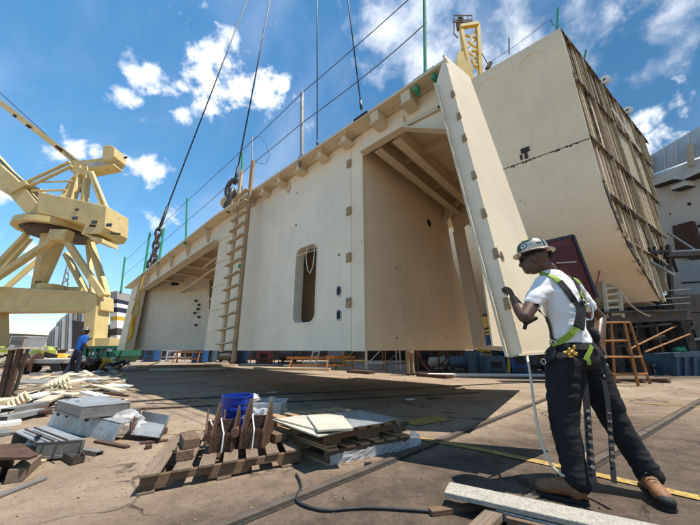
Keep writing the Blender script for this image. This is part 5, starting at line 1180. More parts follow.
def bracket(a, b, label, h=.36, w=.17, d=.25, yaw=-38):
    t = thing('steel_bracket', label, 'bracket', onp(a, b), 'rusty strapped brackets on the front pallet')
    rm = Matrix.Rotation(R(yaw), 3, 'Z'); f = rm @ E2; s = rm @ E1n; o = onp(a, b)
    L3 = lambda x, y, z: o + s * x + f * y + V((0, 0, z))
    for k, hh in ((0, h), (w, h * .93)):
        pr = [(0, 0), (d, 0), (d, hh * .30), (d * .84, hh * .60), (d * .66, hh), (d * .54, hh * .98), (d * .22, hh * .62), (d * .02, hh * .36)]
        MB().plate([L3(k, x, z) for x, z in pr], s * .016).build('side_plate', 'rust2' if k == 0 else 'rust', t, bevel=.003)
    MB().quad(L3(.018, .02, 0), L3(w - .002, .02, 0), L3(w - .002, .02, h * .36), L3(.018, .02, h * .36), f * .014).build('front_plate', 'rust', t)
    MB().quad(L3(.018, .035, h * .35), L3(w - .002, .035, h * .35), L3(w - .002, d * .5, h * .30), L3(.018, d * .5, h * .30), V((0, 0, .014))).build('shelf_plate', 'rust', t)
    MB().quad(L3(.018, d * .7, 0), L3(w - .002, d * .7, 0), L3(w - .002, d * .7, h * .6), L3(.018, d * .7, h * .6), f * .014).build('web_plate', 'rust2', t)
    MB().tube(smoothp([L3(w * .62, -.004, .004), L3(w * .62, .008, h * .37), L3(w * .5, .06, h * .42), L3(w * .25, d * .5, h * .62), L3(w * .2, d * .68, h * .63)]), .0065, 6).build('strap', 'white', t)
    return t
bracket(.40, .24, 'rusty brown steel bracket with white strap, left one on the front pallet', yaw=-14)
bracket(.64, .24, 'rusty brown steel bracket with white strap, right one on the front pallet', .38, .19, .28, yaw=-24)
bracket(.34, .50, 'rusty brown steel bracket standing behind the two strapped ones', .28, .15, .2, yaw=4)
t = tag(MB().lathe(onp(.60, .19, PT + .14), [(0, 0), (.035, 0), (.035, .2), (0, .2)], 14, axis=E2, x=V((0, 0, 1))).build('steel_pin', 'rust2'), 'round brown steel pin lying between the strapped brackets', 'pin')
for i, (a, b_, c, lb_) in enumerate(((.22, .30, 0, 'brown wood block lying left of the strapped brackets, lower of two'), (.24, .33, .07, 'brown wood block lying left of the strapped brackets, upper of two'), (.97, .40, 0, 'brown wood block lying right of the strapped brackets'))):
    tag(MB().box(onp(a, b_, PT + .035 + c), .12, .28, .068, rot=Matrix.Rotation(math.atan2(E1n.y, E1n.x) + .1 * i, 3, 'Z')).build('wood_block', 'woodd', bevel=.004), lb_, 'wood block', 'wood blocks on the front pallet')
# bucket
bc = onp(.70, .66); bq = py(236, 415, 3.36); bc = V((bq.x, 3.36, PT))
bk = thing('blue_bucket', 'bright blue plastic bucket standing on the front pallet behind the brackets', 'bucket', bc)
MB().lathe(bc, [(0, .0), (.126, 0), (.130, .02), (.146, .235), (.157, .237), (.157, .262), (.148, .264), (.149, .29), (.156, .292), (.157, .35), (.162, .352), (.162, .366), (.150, .366), (.148, .34), (.122, .02), (0, .02)], 40).build('shell', 'bucket', bk, smooth=False, bevel=0)
for p_ in bk.children[0].data.polygons: p_.use_smooth = True
m_ = bk.children[0].modifiers.new('e', 'EDGE_SPLIT'); m_.split_angle = R(35)
hp_ = [bc + V((.163 * math.cos(a), .163 * math.sin(a), .25)) - V((0, 0, .11 * math.sin((i) / 14 * math.pi))) for i, a in enumerate([R(-170 + 160 * k / 14) for k in range(15)])]
MB().tube(hp_, .003, 6).build('wire_handle', 'steel', bk); MB().lathe(bc + V((.155, -.03, .25)), [(0, 0), (.016, 0), (.016, .014), (0, .014)], 10, axis=V((1, -.2, 0)), x=V((0, 0, 1))).build('handle_ear', 'bucket', bk)
def text3d(s, loc, size, rotm, m, parent, name='lettering', ext=.001):
    c = bpy.data.curves.new(name, 'FONT'); c.body = s; c.size = size; c.extrude = ext; c.align_x = 'CENTER'; c.align_y = 'CENTER'
    o = bpy.data.objects.new(name, c); COL.objects.link(o); dg = bpy.context.evaluated_depsgraph_get(); dg.update()
    me = bpy.data.meshes.new_from_object(o.evaluated_get(dg)); bpy.data.objects.remove(o)
    me.transform(Matrix.Translation(loc) @ rotm.to_4x4()); me.materials.append(M[m]); o = bpy.data.objects.new(name, me); COL.objects.link(o); return o
def curved_text(s, centre, r, ang, z, size, m, parent):
    off = WL[parent.name]
    for i, ch in enumerate(s):
        a = ang + (i - (len(s) - 1) / 2) * size * .72 / r
        rot = Matrix.Rotation(a + math.pi / 2, 3, 'Z') @ Matrix.Rotation(R(90), 3, 'X')
        o = text3d(ch, centre - off + V((r * math.cos(a), r * math.sin(a), z)), size, rot, m, parent); o.parent = parent
# faint white lettering near the bucket's right edge
curved_text('Lo', bc, .1455, R(-28), .16, .07, 'white', bk)
# plastic bin and wrapped bundle behind
def crumple(c, sx, sy, sz, name, m, label, cat, seed=1, sub=3):
    random.seed(seed); b = MB(); n, mm = 22, 12
    b.ell(c, (sx, 0, 0), (0, sy, 0), (0, 0, sz), n, mm)
    from mathutils import noise as nz_
    for i, p in enumerate(b.v):
        d = p - V(c); k = 1 + .45 * nz_.noise(d * (3.2 / max(sx, sz)) + V((seed, 0, 0))) + .22 * nz_.noise(d * (8 / max(sx, sz)) + V((0, seed, 0)))
        q = V(c) + d * k; b.v[i] = V((q.x, q.y, max(q.z, .012)))
    return tag(b.build(name, m, smooth=False, sub=0), label, cat)
Yb = 4.25
bn = thing('clear_bin', 'clear plastic bin full of odds and ends behind the blue bucket', 'bin', V((py(266, 410, Yb).x, Yb, .2)))
bx_ = V((py(266, 410, Yb).x, Yb, 0)); zt_ = py(266, 401, Yb).z; zb_ = py(266, 415.5, Yb).z
w2 = (py(284, 405, Yb).x - py(248, 405, Yb).x) / 2
b = MB(); ro = [(-w2, -.18), (w2, -.18), (w2, .18), (-w2, .18)]
for (x0, y0), (x1, y1) in zip(ro, ro[1:] + ro[:1]): b.quad(bx_ + V((x0 * .94, y0 * .94, zb_)), bx_ + V((x1 * .94, y1 * .94, zb_)), bx_ + V((x1, y1, zt_)), bx_ + V((x0, y0, zt_)), V((-(x0 + x1), -(y0 + y1), 0)).normalized() * .006)
b.quad(bx_ + V((-w2 * .93, -.17, zb_)), bx_ + V((w2 * .93, -.17, zb_)), bx_ + V((w2 * .93, .17, zb_)), bx_ + V((-w2 * .93, .17, zb_)), V((0, 0, -.008)))
b.build('bin_shell', 'clear', bn)
b = MB()
for (x0, y0), (x1, y1) in zip(ro, ro[1:] + ro[:1]): b.beam(bx_ + V((x0, y0, zt_)), bx_ + V((x1, y1, zt_)), .03, .015)
b.build('bin_rim', 'wrap', bn)
for i, (dx, m, hh) in enumerate(((-.16, 'cream', .15), (-.02, 'greyp', .1), (.12, 'yellow2', .13), (.19, 'cream', .08))):
    MB().box(bx_ + V((dx, -.04 + .02 * i, zb_ + hh / 2 + .01)), .11, .18, hh, rz=.2 * i).build('packet', m, bn)
tag(MB().box(V((bx_.x, Yb + .02, zb_ / 2 - .005)), w2 * 1.9, .4, zb_ - .02).build('steel_crate', 'clutter', bevel=.01), 'dark low crate carrying the clear plastic bin', 'crate')
crumple(V((py(258, 420, 4.0).x, 3.98, .1)), .2, .12, .15, 'plastic_wrap', 'wrap', 'shiny crumpled clear plastic wrap between the bucket and the stacked pallets', 'plastic wrap', 4)
crumple(V((py(253, 399, Yb).x, Yb, zt_ + .03)), .10, .08, .05, 'white_rag', 'white', 'white rag heaped on the clear plastic bin', 'rag', 7)
tag(MB().tube([V((py(272, 397, Yb).x, Yb, zt_ - .02)), V((py(272, 397, Yb).x, Yb, zt_ + .05))], .035, 12).build('tin_can', 'cream'), 'small cream tin standing on the clear plastic bin', 'tin')
# stacked pallets with plates
o2 = pz(328, 466); r2 = pz(412, 448); e = (r2 - o2); l2 = pz(268, 441); e2_ = (l2 - o2)
low = pallet(o2, e.xy, e.length, e2_.xy, e2_.length, 'lower dusty pallet of the stacked pair, wrapped in torn plastic', 'woodn', 6)
pallet(o2 + e.normalized() * .02 - V((.03, 0, 0)), e.xy, e.length * .97, e2_.xy, e2_.length * 1.03, 'upper orange brown pallet of the stacked pair, under the sheet plates', 'woodn', 6, z0=.13)
en, e2n = e.normalized(), e2_.normalized()
random.seed(31)
b = MB(); n = 26; rows = []
for j in range(5):
    rows.append([o2 - e2n * (.012 + random.uniform(0, .012)) + en * (e.length * (i / n) * .98 + .01) + V((0, 0, .005 + .020 * j + random.uniform(-.008, .008))) for i in range(n + 1)])
for j in range(4):
    for i in range(n):
        if random.random() < 2: b.add([rows[j][i], rows[j][i + 1], rows[j + 1][i + 1], rows[j + 1][i]], [(0, 1, 2, 3)])
b.build('torn_wrap', 'wrap', low)
crumple(o2 + en * .96 + V((.02, .02, .07)), .06, .05, .07, 'plastic_wrap', 'wrap', 'scrunched grey plastic at the right corner of the stacked pallets', 'plastic wrap', 12)
def sheet(px, z, th, m, name, label, cat='sheet', tilt=None, group=None):
    pts = [pz(u, v, z) for u, v in px]
    if tilt: pts = [p + V((0, 0, dz)) for p, dz in zip(pts, tilt)]
    return tag(MB().plate(pts, V((0, 0, -th))).build(name, m, bevel=.0015), label, cat, group)
ZT = .262
sheet([(271, 419), (318, 436), (352, 429), (345, 417), (303, 415)], ZT + .012, .012, 'board', 'sheet_plate', 'largest pale sheet on the stacked pallets, at the front left', group='sheets on the stacked pallets')
sheet([(274, 418), (306, 416), (319, 425), (316, 429)], ZT + .026, .012, 'board', 'sheet_plate', 'narrow pale sheet at the back left of the stacked pallets', group='sheets on the stacked pallets')
sheet([(337, 413), (360, 410), (397, 418), (385, 422), (352, 427)], ZT + .024, .010, 'galv', 'sheet_plate', 'blue grey sheet at the back right of the stacked pallets', group='sheets on the stacked pallets')
sheet([(307, 415), (341, 413), (353, 428), (318, 430)], ZT + .046, .016, 'board', 'sheet_plate', 'square tan sheet topmost on the stacked pallets', group='sheets on the stacked pallets')
tag(MB().box(pz(402, 424, ZT + .02), .12, .05, .03, rz=.5).build('steel_offcut', 'clutter'), 'small dark steel offcut at the right edge of the upper pallet', 'offcut')
# dark cable on the ground
cbp = [(296, 476), (299, 481), (301, 489), (297, 497), (297, 503), (308, 509), (326, 512.5), (348, 511), (371, 510), (408, 512), (438, 513.5), (470, 509), (500, 512), (540, 522)]
tag(MB().tube(smoothp([pz(*p) + V((0, 0, .012)) for p in cbp]), .009, 8).build('power_cable', 'cable', smooth=True), 'dark cable snaking over the stained ground in front of the stacked pallets', 'cable')
# white rough plank at the lower right with pieces below it
def lay(px0, px1, z0, z1, w, h, m, name, label, cat, group=None):
    a, c = pz(*px0, z0), pz(*px1, z1); return tag(MB().beam(a, c, w, h).build(name, m, bevel=.004), label, cat, group)
M['chalk'] = mat('chalky_timber', (.46, .42, .35), .9, var=.2, scale=38, bump=.9, bscale=110, dirt=.35)
a_, c_ = pz(447, 489, .09), pz(690, 542, .09)
tag(MB().beam(a_, c_, .17, .028).build('rough_plank', 'chalk', bevel=.004), 'rough whitish plank reaching in from the lower right, at the big worker boots', 'plank')
lay((497, 512), (640, 548), .045, .045, .07, .05, 'galv', 'steel_angle', 'grey steel angle under the rough whitish plank', 'steel angle')
lay((430, 512), (505, 503), .015, .015, .05, .03, 'woodd', 'thin_batten', 'thin dark batten under the left end of the whitish plank', 'batten')
lay((463, 545), (506, 504), .03, .05, .09, .04, 'wood', 'short_plank', 'short weathered plank under the left end of the whitish plank', 'plank')
tag(MB().box(pz(560, 530, .03), .5, .16, .06, rz=-.5).build('wood_block', 'woodd'), 'dark wood block under the middle of the whitish plank', 'wood block')
# ---- sheet metal scrap at the left
def boxtop(px, z, h, m, name, label, cat, hollow=False, group=None, tops='galv'):
    top = [pz(u, v, z) for u, v in px]; t = thing(name, label, cat, sum(top, V()) / 4 - V((0, 0, h)), group)
    MB().plate(top, V((0, 0, -.012))).build('top_plate', tops, t, bevel=.003)
    n = len(top)
    for i in range(n):
        a, c = top[i], top[(i + 1) % n]
        if hollow and i == hollow - 1: continue
        d = (c - a).normalized(); nn = V((-d.y, d.x, 0)); nn = nn if nn.dot(sum(top, V()) / n - a) > 0 else -nn
        MB().quad(a - V((0, 0, .013)) + nn * .004, c - V((0, 0, .013)) + nn * .004, c - V((0, 0, h)) + nn * .004, a - V((0, 0, h)) + nn * .004, nn * .010).build('side_plate', m, t)  # sides take a darker sheet than the top, shade put into colour
        MB().beam(a + nn * .01 - V((0, 0, h)), c + nn * .01 - V((0, 0, h)), .03, .02).build('folded_edge', 'galv2', t)
    return t
bA = boxtop([(57, 400), (101, 395), (131, 402), (82, 406.5)], .34, .12, 'galv2', 'sheet_metal_box', 'shallow grey sheet metal box resting on the other grey scrap', 'metal box')
for (u, v) in ((61, 412), (71, 414)):
    p = pz(u, v + 1, .2); MB().quad(p, p + V((.045, 0, 0)), p + V((.045, .01, .16)), p + V((0, .01, .16)), V((0, .012, 0))).build('bent_tab', 'galv', bA)
# the long grey plate standing on edge
g0, g1 = pz(46, 427), pz(112, 443); dg_ = (g1 - g0).normalized(); ng = V((-dg_.y, dg_.x, 0))
pl = thing('steel_channel', 'long blue grey steel channel with rust spots lying on edge under the metal box', 'steel channel', g0)
MB().quad(g0, g1, g1 + V((0, 0, .17)) + ng * .05, g0 + V((0, 0, .21)) + ng * .05, ng * .012).build('web', 'galv', pl, bevel=.002)
MB().quad(g0 + V((0, 0, .212)) + ng * .05, g1 + V((0, 0, .172)) + ng * .05, g1 + V((0, 0, .172)) + ng * .17, g0 + V((0, 0, .212)) + ng * .17, V((0, 0, .01))).build('flange', 'galv', pl)
for k in (.09, .24, .55):
    p = g0.lerp(g1, k) + V((0, 0, .165)) + ng * .04; MB().lathe(p, [(0, 0), (.035, 0), (.03, .012), (0, .014)], 10, axis=-ng, x=V((0, 0, 1))).build('rust_spot', 'rust', pl)
bC = boxtop([(14, 431), (46, 425.5), (85, 439), (38, 442)], .16, .13, 'galv2', 'sheet_metal_duct', 'flattened open grey sheet metal duct nearest the left foreground', 'duct', hollow=4)
for k in (.33, .62): 
    a, c = pz(14, 431, .185).lerp(pz(46, 425.5, .185), k), pz(38, 442, .185).lerp(pz(85, 439, .185), k); MB().beam(a, c, .012, .01).build('top_seam', 'clutter', bC)
MB().quad(pz(28, 443, .05), pz(38, 443, .05), pz(41, 434, .22), pz(38, 434, .22), V((0, .012, 0))).build('bent_flap', 'galv2', bC)
dD = thing('sheet_metal_tray', 'grey folded sheet metal tray lying right of the crumpled plastic', 'metal tray', pz(148, 437))
q = [pz(130, 434, .06), pz(140, 420, .10), pz(166, 425, .10), pz(160, 437.5, .06)]
MB().plate(q, V((0, 0, -.01))).build('base', 'galv', dD, bevel=.002); MB().quad(q[2], q[3], q[3] + V((.03, 0, .12)), q[2] + V((.03, 0, .12)), V((.012, 0, 0))).build('end_flange', 'galv2', dD)
MB().quad(q[0], q[1], q[1] + V((-.03, 0, .12)), q[0] + V((-.03, 0, .12)), V((.012, 0, 0))).build('end_flange', 'rust', dD); MB().quad(q[1], q[2], q[2] + V((0, .02, .1)), q[1] + V((0, .02, .1)), V((0, .012, 0))).build('back_flange', 'galv', dD)
MB().box(sum(q, V()) / 4 - V((0, 0, .045)), .3, .25, .06).build('packer', 'rust2', dD)
crumple(pz(120, 434) + V((0, 0, .11)), .22, .11, .14, 'plastic_sheet', 'wrap', 'crumpled milky plastic sheet draped between the grey channel and the folded tray', 'plastic sheet', 3)
crumple(pz(36, 447) + V((0, 0, .05)), .09, .06, .06, 'plastic_sheet', 'wrap', 'small crumpled plastic scrap at the mouth of the grey duct', 'plastic sheet', 8)
sheet([(-30, 446), (22, 443), (38, 454), (30, 457), (-30, 458)], .17, .02, 'rust', 'rusty_plate', 'rusty brown plate propped at the left edge of the picture', 'plate')
for i, (p0, p1, w_, h_, m, lb_) in enumerate((((15, 476), (33, 461), .10, .09, 'wood', 'short wood beam end sticking out under the rusty plate'), ((-12, 478), (6, 462), .10, .10, 'woodd', 'dark wood beam under the rusty plate at the left edge'), ((-20, 503), (45, 478), .05, .018, 'galv2', 'bent grey flat strip pointing right in the left foreground'), ((-5, 464), (12, 470), .06, .03, 'rust2', 'small brown steel bit in the shade of the rusty plate'), ((38, 461), (47, 460), .08, .02, 'woodl', 'tiny pale wood chip between the duct and the rusty plate'))):
    lay(p0, p1, h_ / 2 + .002, h_ / 2 + .002, w_, h_, m, 'wood_offcut' if 'wood' in m else 'steel_strip', lb_, 'offcut')
br = thing('steel_strap', 'small bent flat steel strap lying in front of the grey duct', 'steel strap', pz(66, 465))
for a, c in (((48, 452), (71, 466)), ((71, 466), (83, 463)), ((83, 463), (76, 454))):
    a, c = pz(*a), pz(*c); MB().quad(a, c, c + V((0, 0, .06)), a + V((0, 0, .06)), V((.004, .006, 0))).build('strap_leg', 'clutter' if c.x > a.x else 'rust2', br)
for i, (p0, p1, w_, h_, m, lb_) in enumerate((((-20, 427), (21, 422), .22, .05, 'white', 'white board lying at the left edge above the grey duct'), ((-20, 436), (10, 432), .2, .04, 'galv2', 'grey board lying at the left edge beside the grey duct'), ((-10, 412), (5, 409), .3, .1, 'white', 'pale block of board at the left edge below the rusty posts'), ((-20, 405), (10, 399), .3, .06, 'cream', 'cream board at the left edge at the foot of the rusty posts'), ((140, 443), (168, 440), .05, .02, 'rust2', 'small brown bar between the folded tray and the front pallet'), ((145, 447), (152, 446), .08, .03, 'rust', 'rust flake left of the front pallet'), ((96, 441), (128, 447), .05, .02, 'rust2', 'thin rusty bar lying below the crumpled plastic'))):
    lay(p0, p1, h_ / 2 + .002, h_ / 2 + .002, w_, h_, m, 'loose_board' if w_ > .1 else 'steel_bar', lb_, 'board' if w_ > .1 else 'bar')
# two rusty leaning posts
tr_ = thing('rusty_trestle', 'pair of rusty brown steel uprights with a pale cap board at the left edge', 'trestle', pz(4, 398))
Yr = 6.6
for (u0, v0, u1, v1) in ((0, 398, 12, 350), (7, 398, 20.5, 349)):
    a = py(u0, v0, Yr); a.z = 0; MB().beam(a, py(u1, v1, Yr), .055, .10, up=V((1, 0, 0))).build('upright', 'rust2', tr_)
MB().beam(py(4, 348.6, Yr), py(31, 348, Yr), .35, .03).build('cap_board', 'cream', tr_)
MB().beam(py(28, 349, Yr + .3), V((py(28, 349, Yr + .3).x, Yr + .3, 0)), .04, .06).build('rear_upright', 'clutter', tr_)
# ---- debris pile
random.seed(41)
rb = thing('ribbed_panel', 'big cream ribbed panel leaning across the scrap pile', 'panel', pz(50, 398))
q0, q1, q2, q3 = py(18, 397, 6.9), py(66, 375, 7.4), py(71, 388, 7.2), py(40, 392, 6.9)
MB().quad(py(14, 396, 7.), py(66, 374, 7.5), py(69, 378, 7.4), py(20, 398, 6.9), V((0, .03, 0))).build('sheet', 'cream', rb)
MB().quad(py(49, 384, 7.1), py(68, 377, 7.4), py(71, 388, 7.0), py(50, 389, 6.8), V((0, .03, 0))).build('end_sheet', 'cream', rb)
for k in range(5):
    a = py(51 + k * 4.2, 384 - k * 1.5, 7.07 + .06 * k); c = py(52 + k * 4.4, 389.5 - k * .2, 6.78 + .05 * k); MB().beam(a, c, .035, .05).build('rib', 'woodl', rb)
rb2 = thing('ribbed_panel', 'smaller cream ribbed panel tipped toward the camera at the left of the scrap pile', 'panel', pz(18, 410))
MB().quad(py(5, 404, 5.2), py(25, 391, 5.8), py(31, 399, 5.6), py(9, 411, 5.0), V((0, .03, -.01))).build('sheet', 'cream', rb2)
for k in range(5):
    a = py(7 + k * 4.4, 404 - k * 2.6, 5.2 + .12 * k); c = py(10.5 + k * 4.4, 410.5 - k * 2.6, 5.0 + .11 * k); MB().beam(a, c, .03, .05).build('rib', 'woodl', rb2)
kinds = [('cream', 'cream_plank', 'cream broken plank in the low scrap pile before the blue shirted worker'), ('white', 'white_offcut', 'white thin offcut in the low scrap pile before the blue shirted worker'), ('woodl', 'pale_batten', 'pale wooden batten in the low scrap pile before the blue shirted worker'), ('galv2', 'grey_offcut', 'grey sheet offcut in the low scrap pile before the blue shirted worker')]
for i in range(38):
    u = random.uniform(20, 122); v = random.uniform(381, 398) if u < 75 else random.uniform(379, 391)
    hgt = max(0, .28 - abs(u - 60) * .004); p = pz(u, v); z = random.random() * hgt
    m, nm_, lb_ = random.choices(kinds, [5, 3, 3, 1])[0]
    L_ = random.uniform(.25, .9); a = random.gauss(.3, .7); tl = random.uniform(-.15, .22); d = V((math.cos(a), math.sin(a) * .8, tl)) * L_ / 2
    wdt = random.uniform(.06, .22); q = V((p.x, p.y, z + .03 + abs(d.z)))
    tag(MB().beam(q - d, q + d, wdt, random.uniform(.015, .05), up=V((random.uniform(-.3, .3), random.uniform(-.4, .1), 1))).build(nm_, m), lb_, 'plank' if 'plank' in nm_ or 'batten' in nm_ else 'offcut', 'loose pieces of the low scrap pile')
for (u0, v0, u1, v1, z_, wd_, m, lb_) in ((2, 417, 40, 409, .10, .14, 'galv', 'grey steel channel lying left of the metal box, nearer the camera'), (8, 409, 44, 402, .16, .16, 'galv2', 'dull grey steel channel lying left of the metal box, farther one'), (76, 408, 112, 414, .05, .10, 'galv', 'blue grey steel channel poking out right of the metal box'), (60, 446, 100, 452, .03, .06, 'galv2', 'thin dull channel lying in front of the long grey channel')):
    a, c = pz(u0, v0, z_), pz(u1, v1, z_); t = thing('steel_channel', lb_, 'steel channel', (a + c) / 2)
    d = (c - a).normalized(); sdv = V((-d.y, d.x, 0)) * wd_ / 2; MB().quad(a - sdv, c - sdv, c + sdv, a + sdv, V((0, 0, .008))).build('web', m, t)
    for s_ in (-1, 1): MB().quad(a + sdv * s_, c + sdv * s_, c + sdv * s_ - V((0, 0, .055)), a + sdv * s_ - V((0, 0, .055)), sdv * s_ * .08).build('flange', m, t)
for (u0, v0, u1, v1, m, w_, lb_) in ((28, 398, 52, 392, 'white', .3, 'white board lying flat at the front of the scrap pile'), (42, 402, 56, 396, 'cream', .22, 'cream board sticking out at the front of the scrap pile'), (55, 392, 78, 395, 'cream', .25, 'cream board in the middle front of the scrap pile'), (95, 385, 122, 391, 'cream', .2, 'cream board at the right end of the scrap pile'), (84, 392, 104, 397, 'white', .16, 'white strip at the right front of the scrap pile'), (34, 405, 46, 412, 'rust2', .15, 'brown block under the front of the scrap pile'), (104, 393, 128, 396, 'rust', .05, 'rusty rod at the right front of the scrap pile')):
    lay((u0, v0), (u1, v1), .12, .07, w_, .04, m, 'loose_board', lb_, 'board')
b = MB()
for i in range(260):
    u = random.uniform(5, 128); v = random.uniform(380, 404); p = pz(u, v); r = random.uniform(.015, .07)
    b.box(p + V((0, 0, r * .2)), r * 2, r, r * .4, rot=Matrix.Rotation(random.random() * 3, 3, 'Z') @ Matrix.Rotation(random.uniform(-.4, .4), 3, 'X'))
tag(b.build('splinters', 'cream'), 'small pale splinters and chips spread round the scrap pile', 'splinters', kind='stuff')
b = MB()
for i in range(160):
    u = random.uniform(0, 120); v = random.uniform(355, 376); p = pz(u, v); r = random.uniform(.05, .22)
    b.box(p + V((0, 0, r * .3)), r * 2.4, r, r * .6, rot=Matrix.Rotation(random.random() * 3, 3, 'Z') @ Matrix.Rotation(random.uniform(-.4, .4), 3, 'X'))
tag(b.build('yard_rubble', 'greyp'), 'grey rubble spread over the yard behind the blue shirted worker', 'rubble', kind='stuff')
for (u, v, w_, m, lb_) in ((410, 400, .18, 'ship', 'pale scrap of sheet lying in the block shadow'), (434, 399, .3, 'clutter', 'dark rag lying in the block shadow'), (272, 393, .2, 'cream', 'small cream offcut lying in the block shadow behind the bin'), (368, 466, .06, 'clutter', 'black bolt lying in front of the stacked pallets'), (120, 374, .3, 'yellow2', 'yellow scrap lying at the tip of the block shadow')):
    p = pz(u, v); tag(MB().box(p + V((0, 0, .015)), w_, w_ * .4, .025, rz=.4).build('ground_scrap', m), lb_, 'scrap')
# ================================================================== people
def rot_to(axis): return axis
lat = V((.82, -.57, 0)); view = V((.57, .82, 0))
Fv = V((-.5, .866, 0)); Lv = V((-.866, -.5, 0)); Up = V((0, 0, 1))
wk = thing('person', 'worker in white t-shirt, hard hat and lime harness steadying the end panel with one hand', 'person', pz(600, 500))
YW = 2.42
hipc = py(573, 352, 2.42); waist = py(571, 340, 2.41); chest = py(562, 308, 2.42); sh = py(559, 283, 2.43); neck = py(549, 271, 2.43)
def oval(c, a, b): return (c, Lv * a, Fv * b)
# ---- shirt
SL = sh + Lv * .165 + Up * -.02 + Fv * .035; SR = sh - Lv * .175 + Up * -.01 + Fv * .0
elbL = py(524.5, 317, 2.27); wriL = py(513.5, 299, 2.46)
elbR = py(601, 318, 2.60); wriR = py(598, 343, 2.46)
s = MB()
s.loft([oval(waist - Up * .05, .165, .125), oval(waist, .165, .123), oval(waist.lerp(chest, .5), .165, .118), oval(chest, .185, .126), oval(chest.lerp(sh, .6), .19, .118), oval(sh + Up * .0, .17, .095), oval(sh.lerp(neck, .55), .115, .088), oval(neck - Up * .0, .076, .072)], 24)
s.limb([SL, SL.lerp(elbL, .62)], [.080, .066]); s.limb([SL - Lv * .08 + Up * .0, SL], [.075, .080])
s.limb([SR, SR.lerp(elbR, .60)], [.080, .064]); s.limb([SR + Lv * .08, SR], [.075, .08])
shirt = s.build('t_shirt', 'tshirt', wk, remesh=.010, post=8)
# ---- body: head, neck, arms, hands in one surface
hdF = V((-.80, .60, 0)).normalized(); tilt_ = R(4)
hF = (hdF * math.cos(tilt_) - Up * math.sin(tilt_)).normalized(); hU = (Up * math.cos(tilt_) + hdF * math.sin(tilt_)).normalized(); hL = hU.cross(hF)
hc_ = py(533.5, 258.5, 2.43); HS = 1.12
def hp3(f, l, u): return hc_ + (hF * f + hL * l + hU * u) * HS
b = MB()
b.ell(hp3(-.012, 0, .02), hF * (.094 * HS), hL * (.074 * HS), hU * (.100 * HS), 20, 14)
b.ell(hp3(.02, 0, -.05), hF * (.066 * HS), hL * (.058 * HS), hU * (.075 * HS), 16, 12)
b.ell(hp3(.058, 0, -.085), hF * (.030 * HS), hL * (.035 * HS), hU * (.030 * HS), 14, 10)       # chin
b.ell(hp3(.062, 0, -.02), hF * (.022 * HS), hL * (.050 * HS), hU * (.035 * HS), 14, 10)       # cheeks
b.ell(hp3(.092, 0, -.032), hF * (.020 * HS), hL * (.017 * HS), hU * (.020 * HS), 12, 8)       # nose tip
b.limb([hp3(.082, 0, .012), hp3(.094, 0, -.026)], [.010, .014], 10)
b.ell(hp3(.080, 0, -.062), hF * (.014 * HS), hL * (.026 * HS), hU * (.008 * HS), 12, 8); b.ell(hp3(.078, 0, -.074), hF * (.014 * HS), hL * (.023 * HS), hU * (.009 * HS), 12, 8)   # lips
b.ell(hp3(.080, 0, .020), hF * (.014 * HS), hL * (.055 * HS), hU * (.012 * HS), 12, 8)        # brow
for k in (-1, 1):
    b.ell(hp3(-.008, k * .076, -.018), hF * (.020 * HS), hL * (.010 * HS), hU * (.034 * HS), 12, 8); b.ell(hp3(-.002, k * .080, -.006), hF * (.015 * HS), hL * (.008 * HS), hU * (.016 * HS), 10, 6)
b.limb([neck - Up * .06 - Fv * .0, neck + Up * .02, hp3(-.025, 0, -.05)], [.066, .060, .058], 18)
# arms
b.limb([SL, SL.lerp(elbL, .5), elbL], [.056, .055, .047]); b.limb([elbL, elbL.lerp(wriL, .35), wriL], [.047, .049, .032])
b.limb([SR, SR.lerp(elbR, .5), elbR], [.050, .046, .039]); b.limb([elbR, elbR.lerp(wriR, .35), wriR], [.039, .041, .028])
# left hand: palm towards the panel edge, fingers closed round it, thumb up
def hand(bm_, w0, dirh, pal, thumb_side, curl, ks=1.):
    d = dirh.normalized(); n = (pal - d * pal.dot(d)).normalized(); t = n.cross(d); t = t if t.dot(thumb_side) > 0 else -t
    P = lambda a, x, y: w0 + d * a * ks + t * x * ks + n * y * ks
    bm_.loft([(P(-.01, 0, 0), t * .028 * ks, n * .024 * ks), (P(.03, .002, .002), t * .038 * ks, n * .020 * ks), (P(.07, .0, .004), t * .042 * ks, n * .017 * ks), (P(.092, 0, .004), t * .040 * ks, n * .013 * ks)], 16)
    for i, (x, ln) in enumerate(((.031, .080), (.011, .088), (-.010, .082), (-.030, .066))):
        a0 = P(.085, x, .003); c = curl[i]; pts = [a0]; ang = 0.
        for seg, cc in ((.45, c[0]), (.32, c[1]), (.23, c[2])):
            ang += cc; pts.append(pts[-1] + (d * math.cos(ang) + n * math.sin(ang) + t * x * .6) * ln * seg * ks)
        bm_.limb(pts, [.0098 * ks, .0092 * ks, .0085 * ks, .0072 * ks], 10)
    th = [P(.02, .034, .006), P(.05, .054, .014), P(.078, .058, .024), P(.100, .052, .034)]
    bm_.limb(th, [.0145 * ks, .0125 * ks, .0105 * ks, .0085 * ks], 10)
hd = (py(509.5, 285, 2.54) - wriL)
hand(b, wriL + hd.normalized() * .02, hd, V((-.55, .5, -.2)), V((-.3, .1, 1)), ((.75, .9, .6), (.95, 1.0, .7), (1.05, 1.05, .7), (1.15, 1.05, .7)), .95)
hdr_ = V((-.15, -.25, -1)); hand(b, wriR + hdr_.normalized() * .02, hdr_, Lv, Fv, ((.5, .6, .4),) * 4, .95)
body = b.build('body', 'skin', wk, remesh=.0042, post=3)
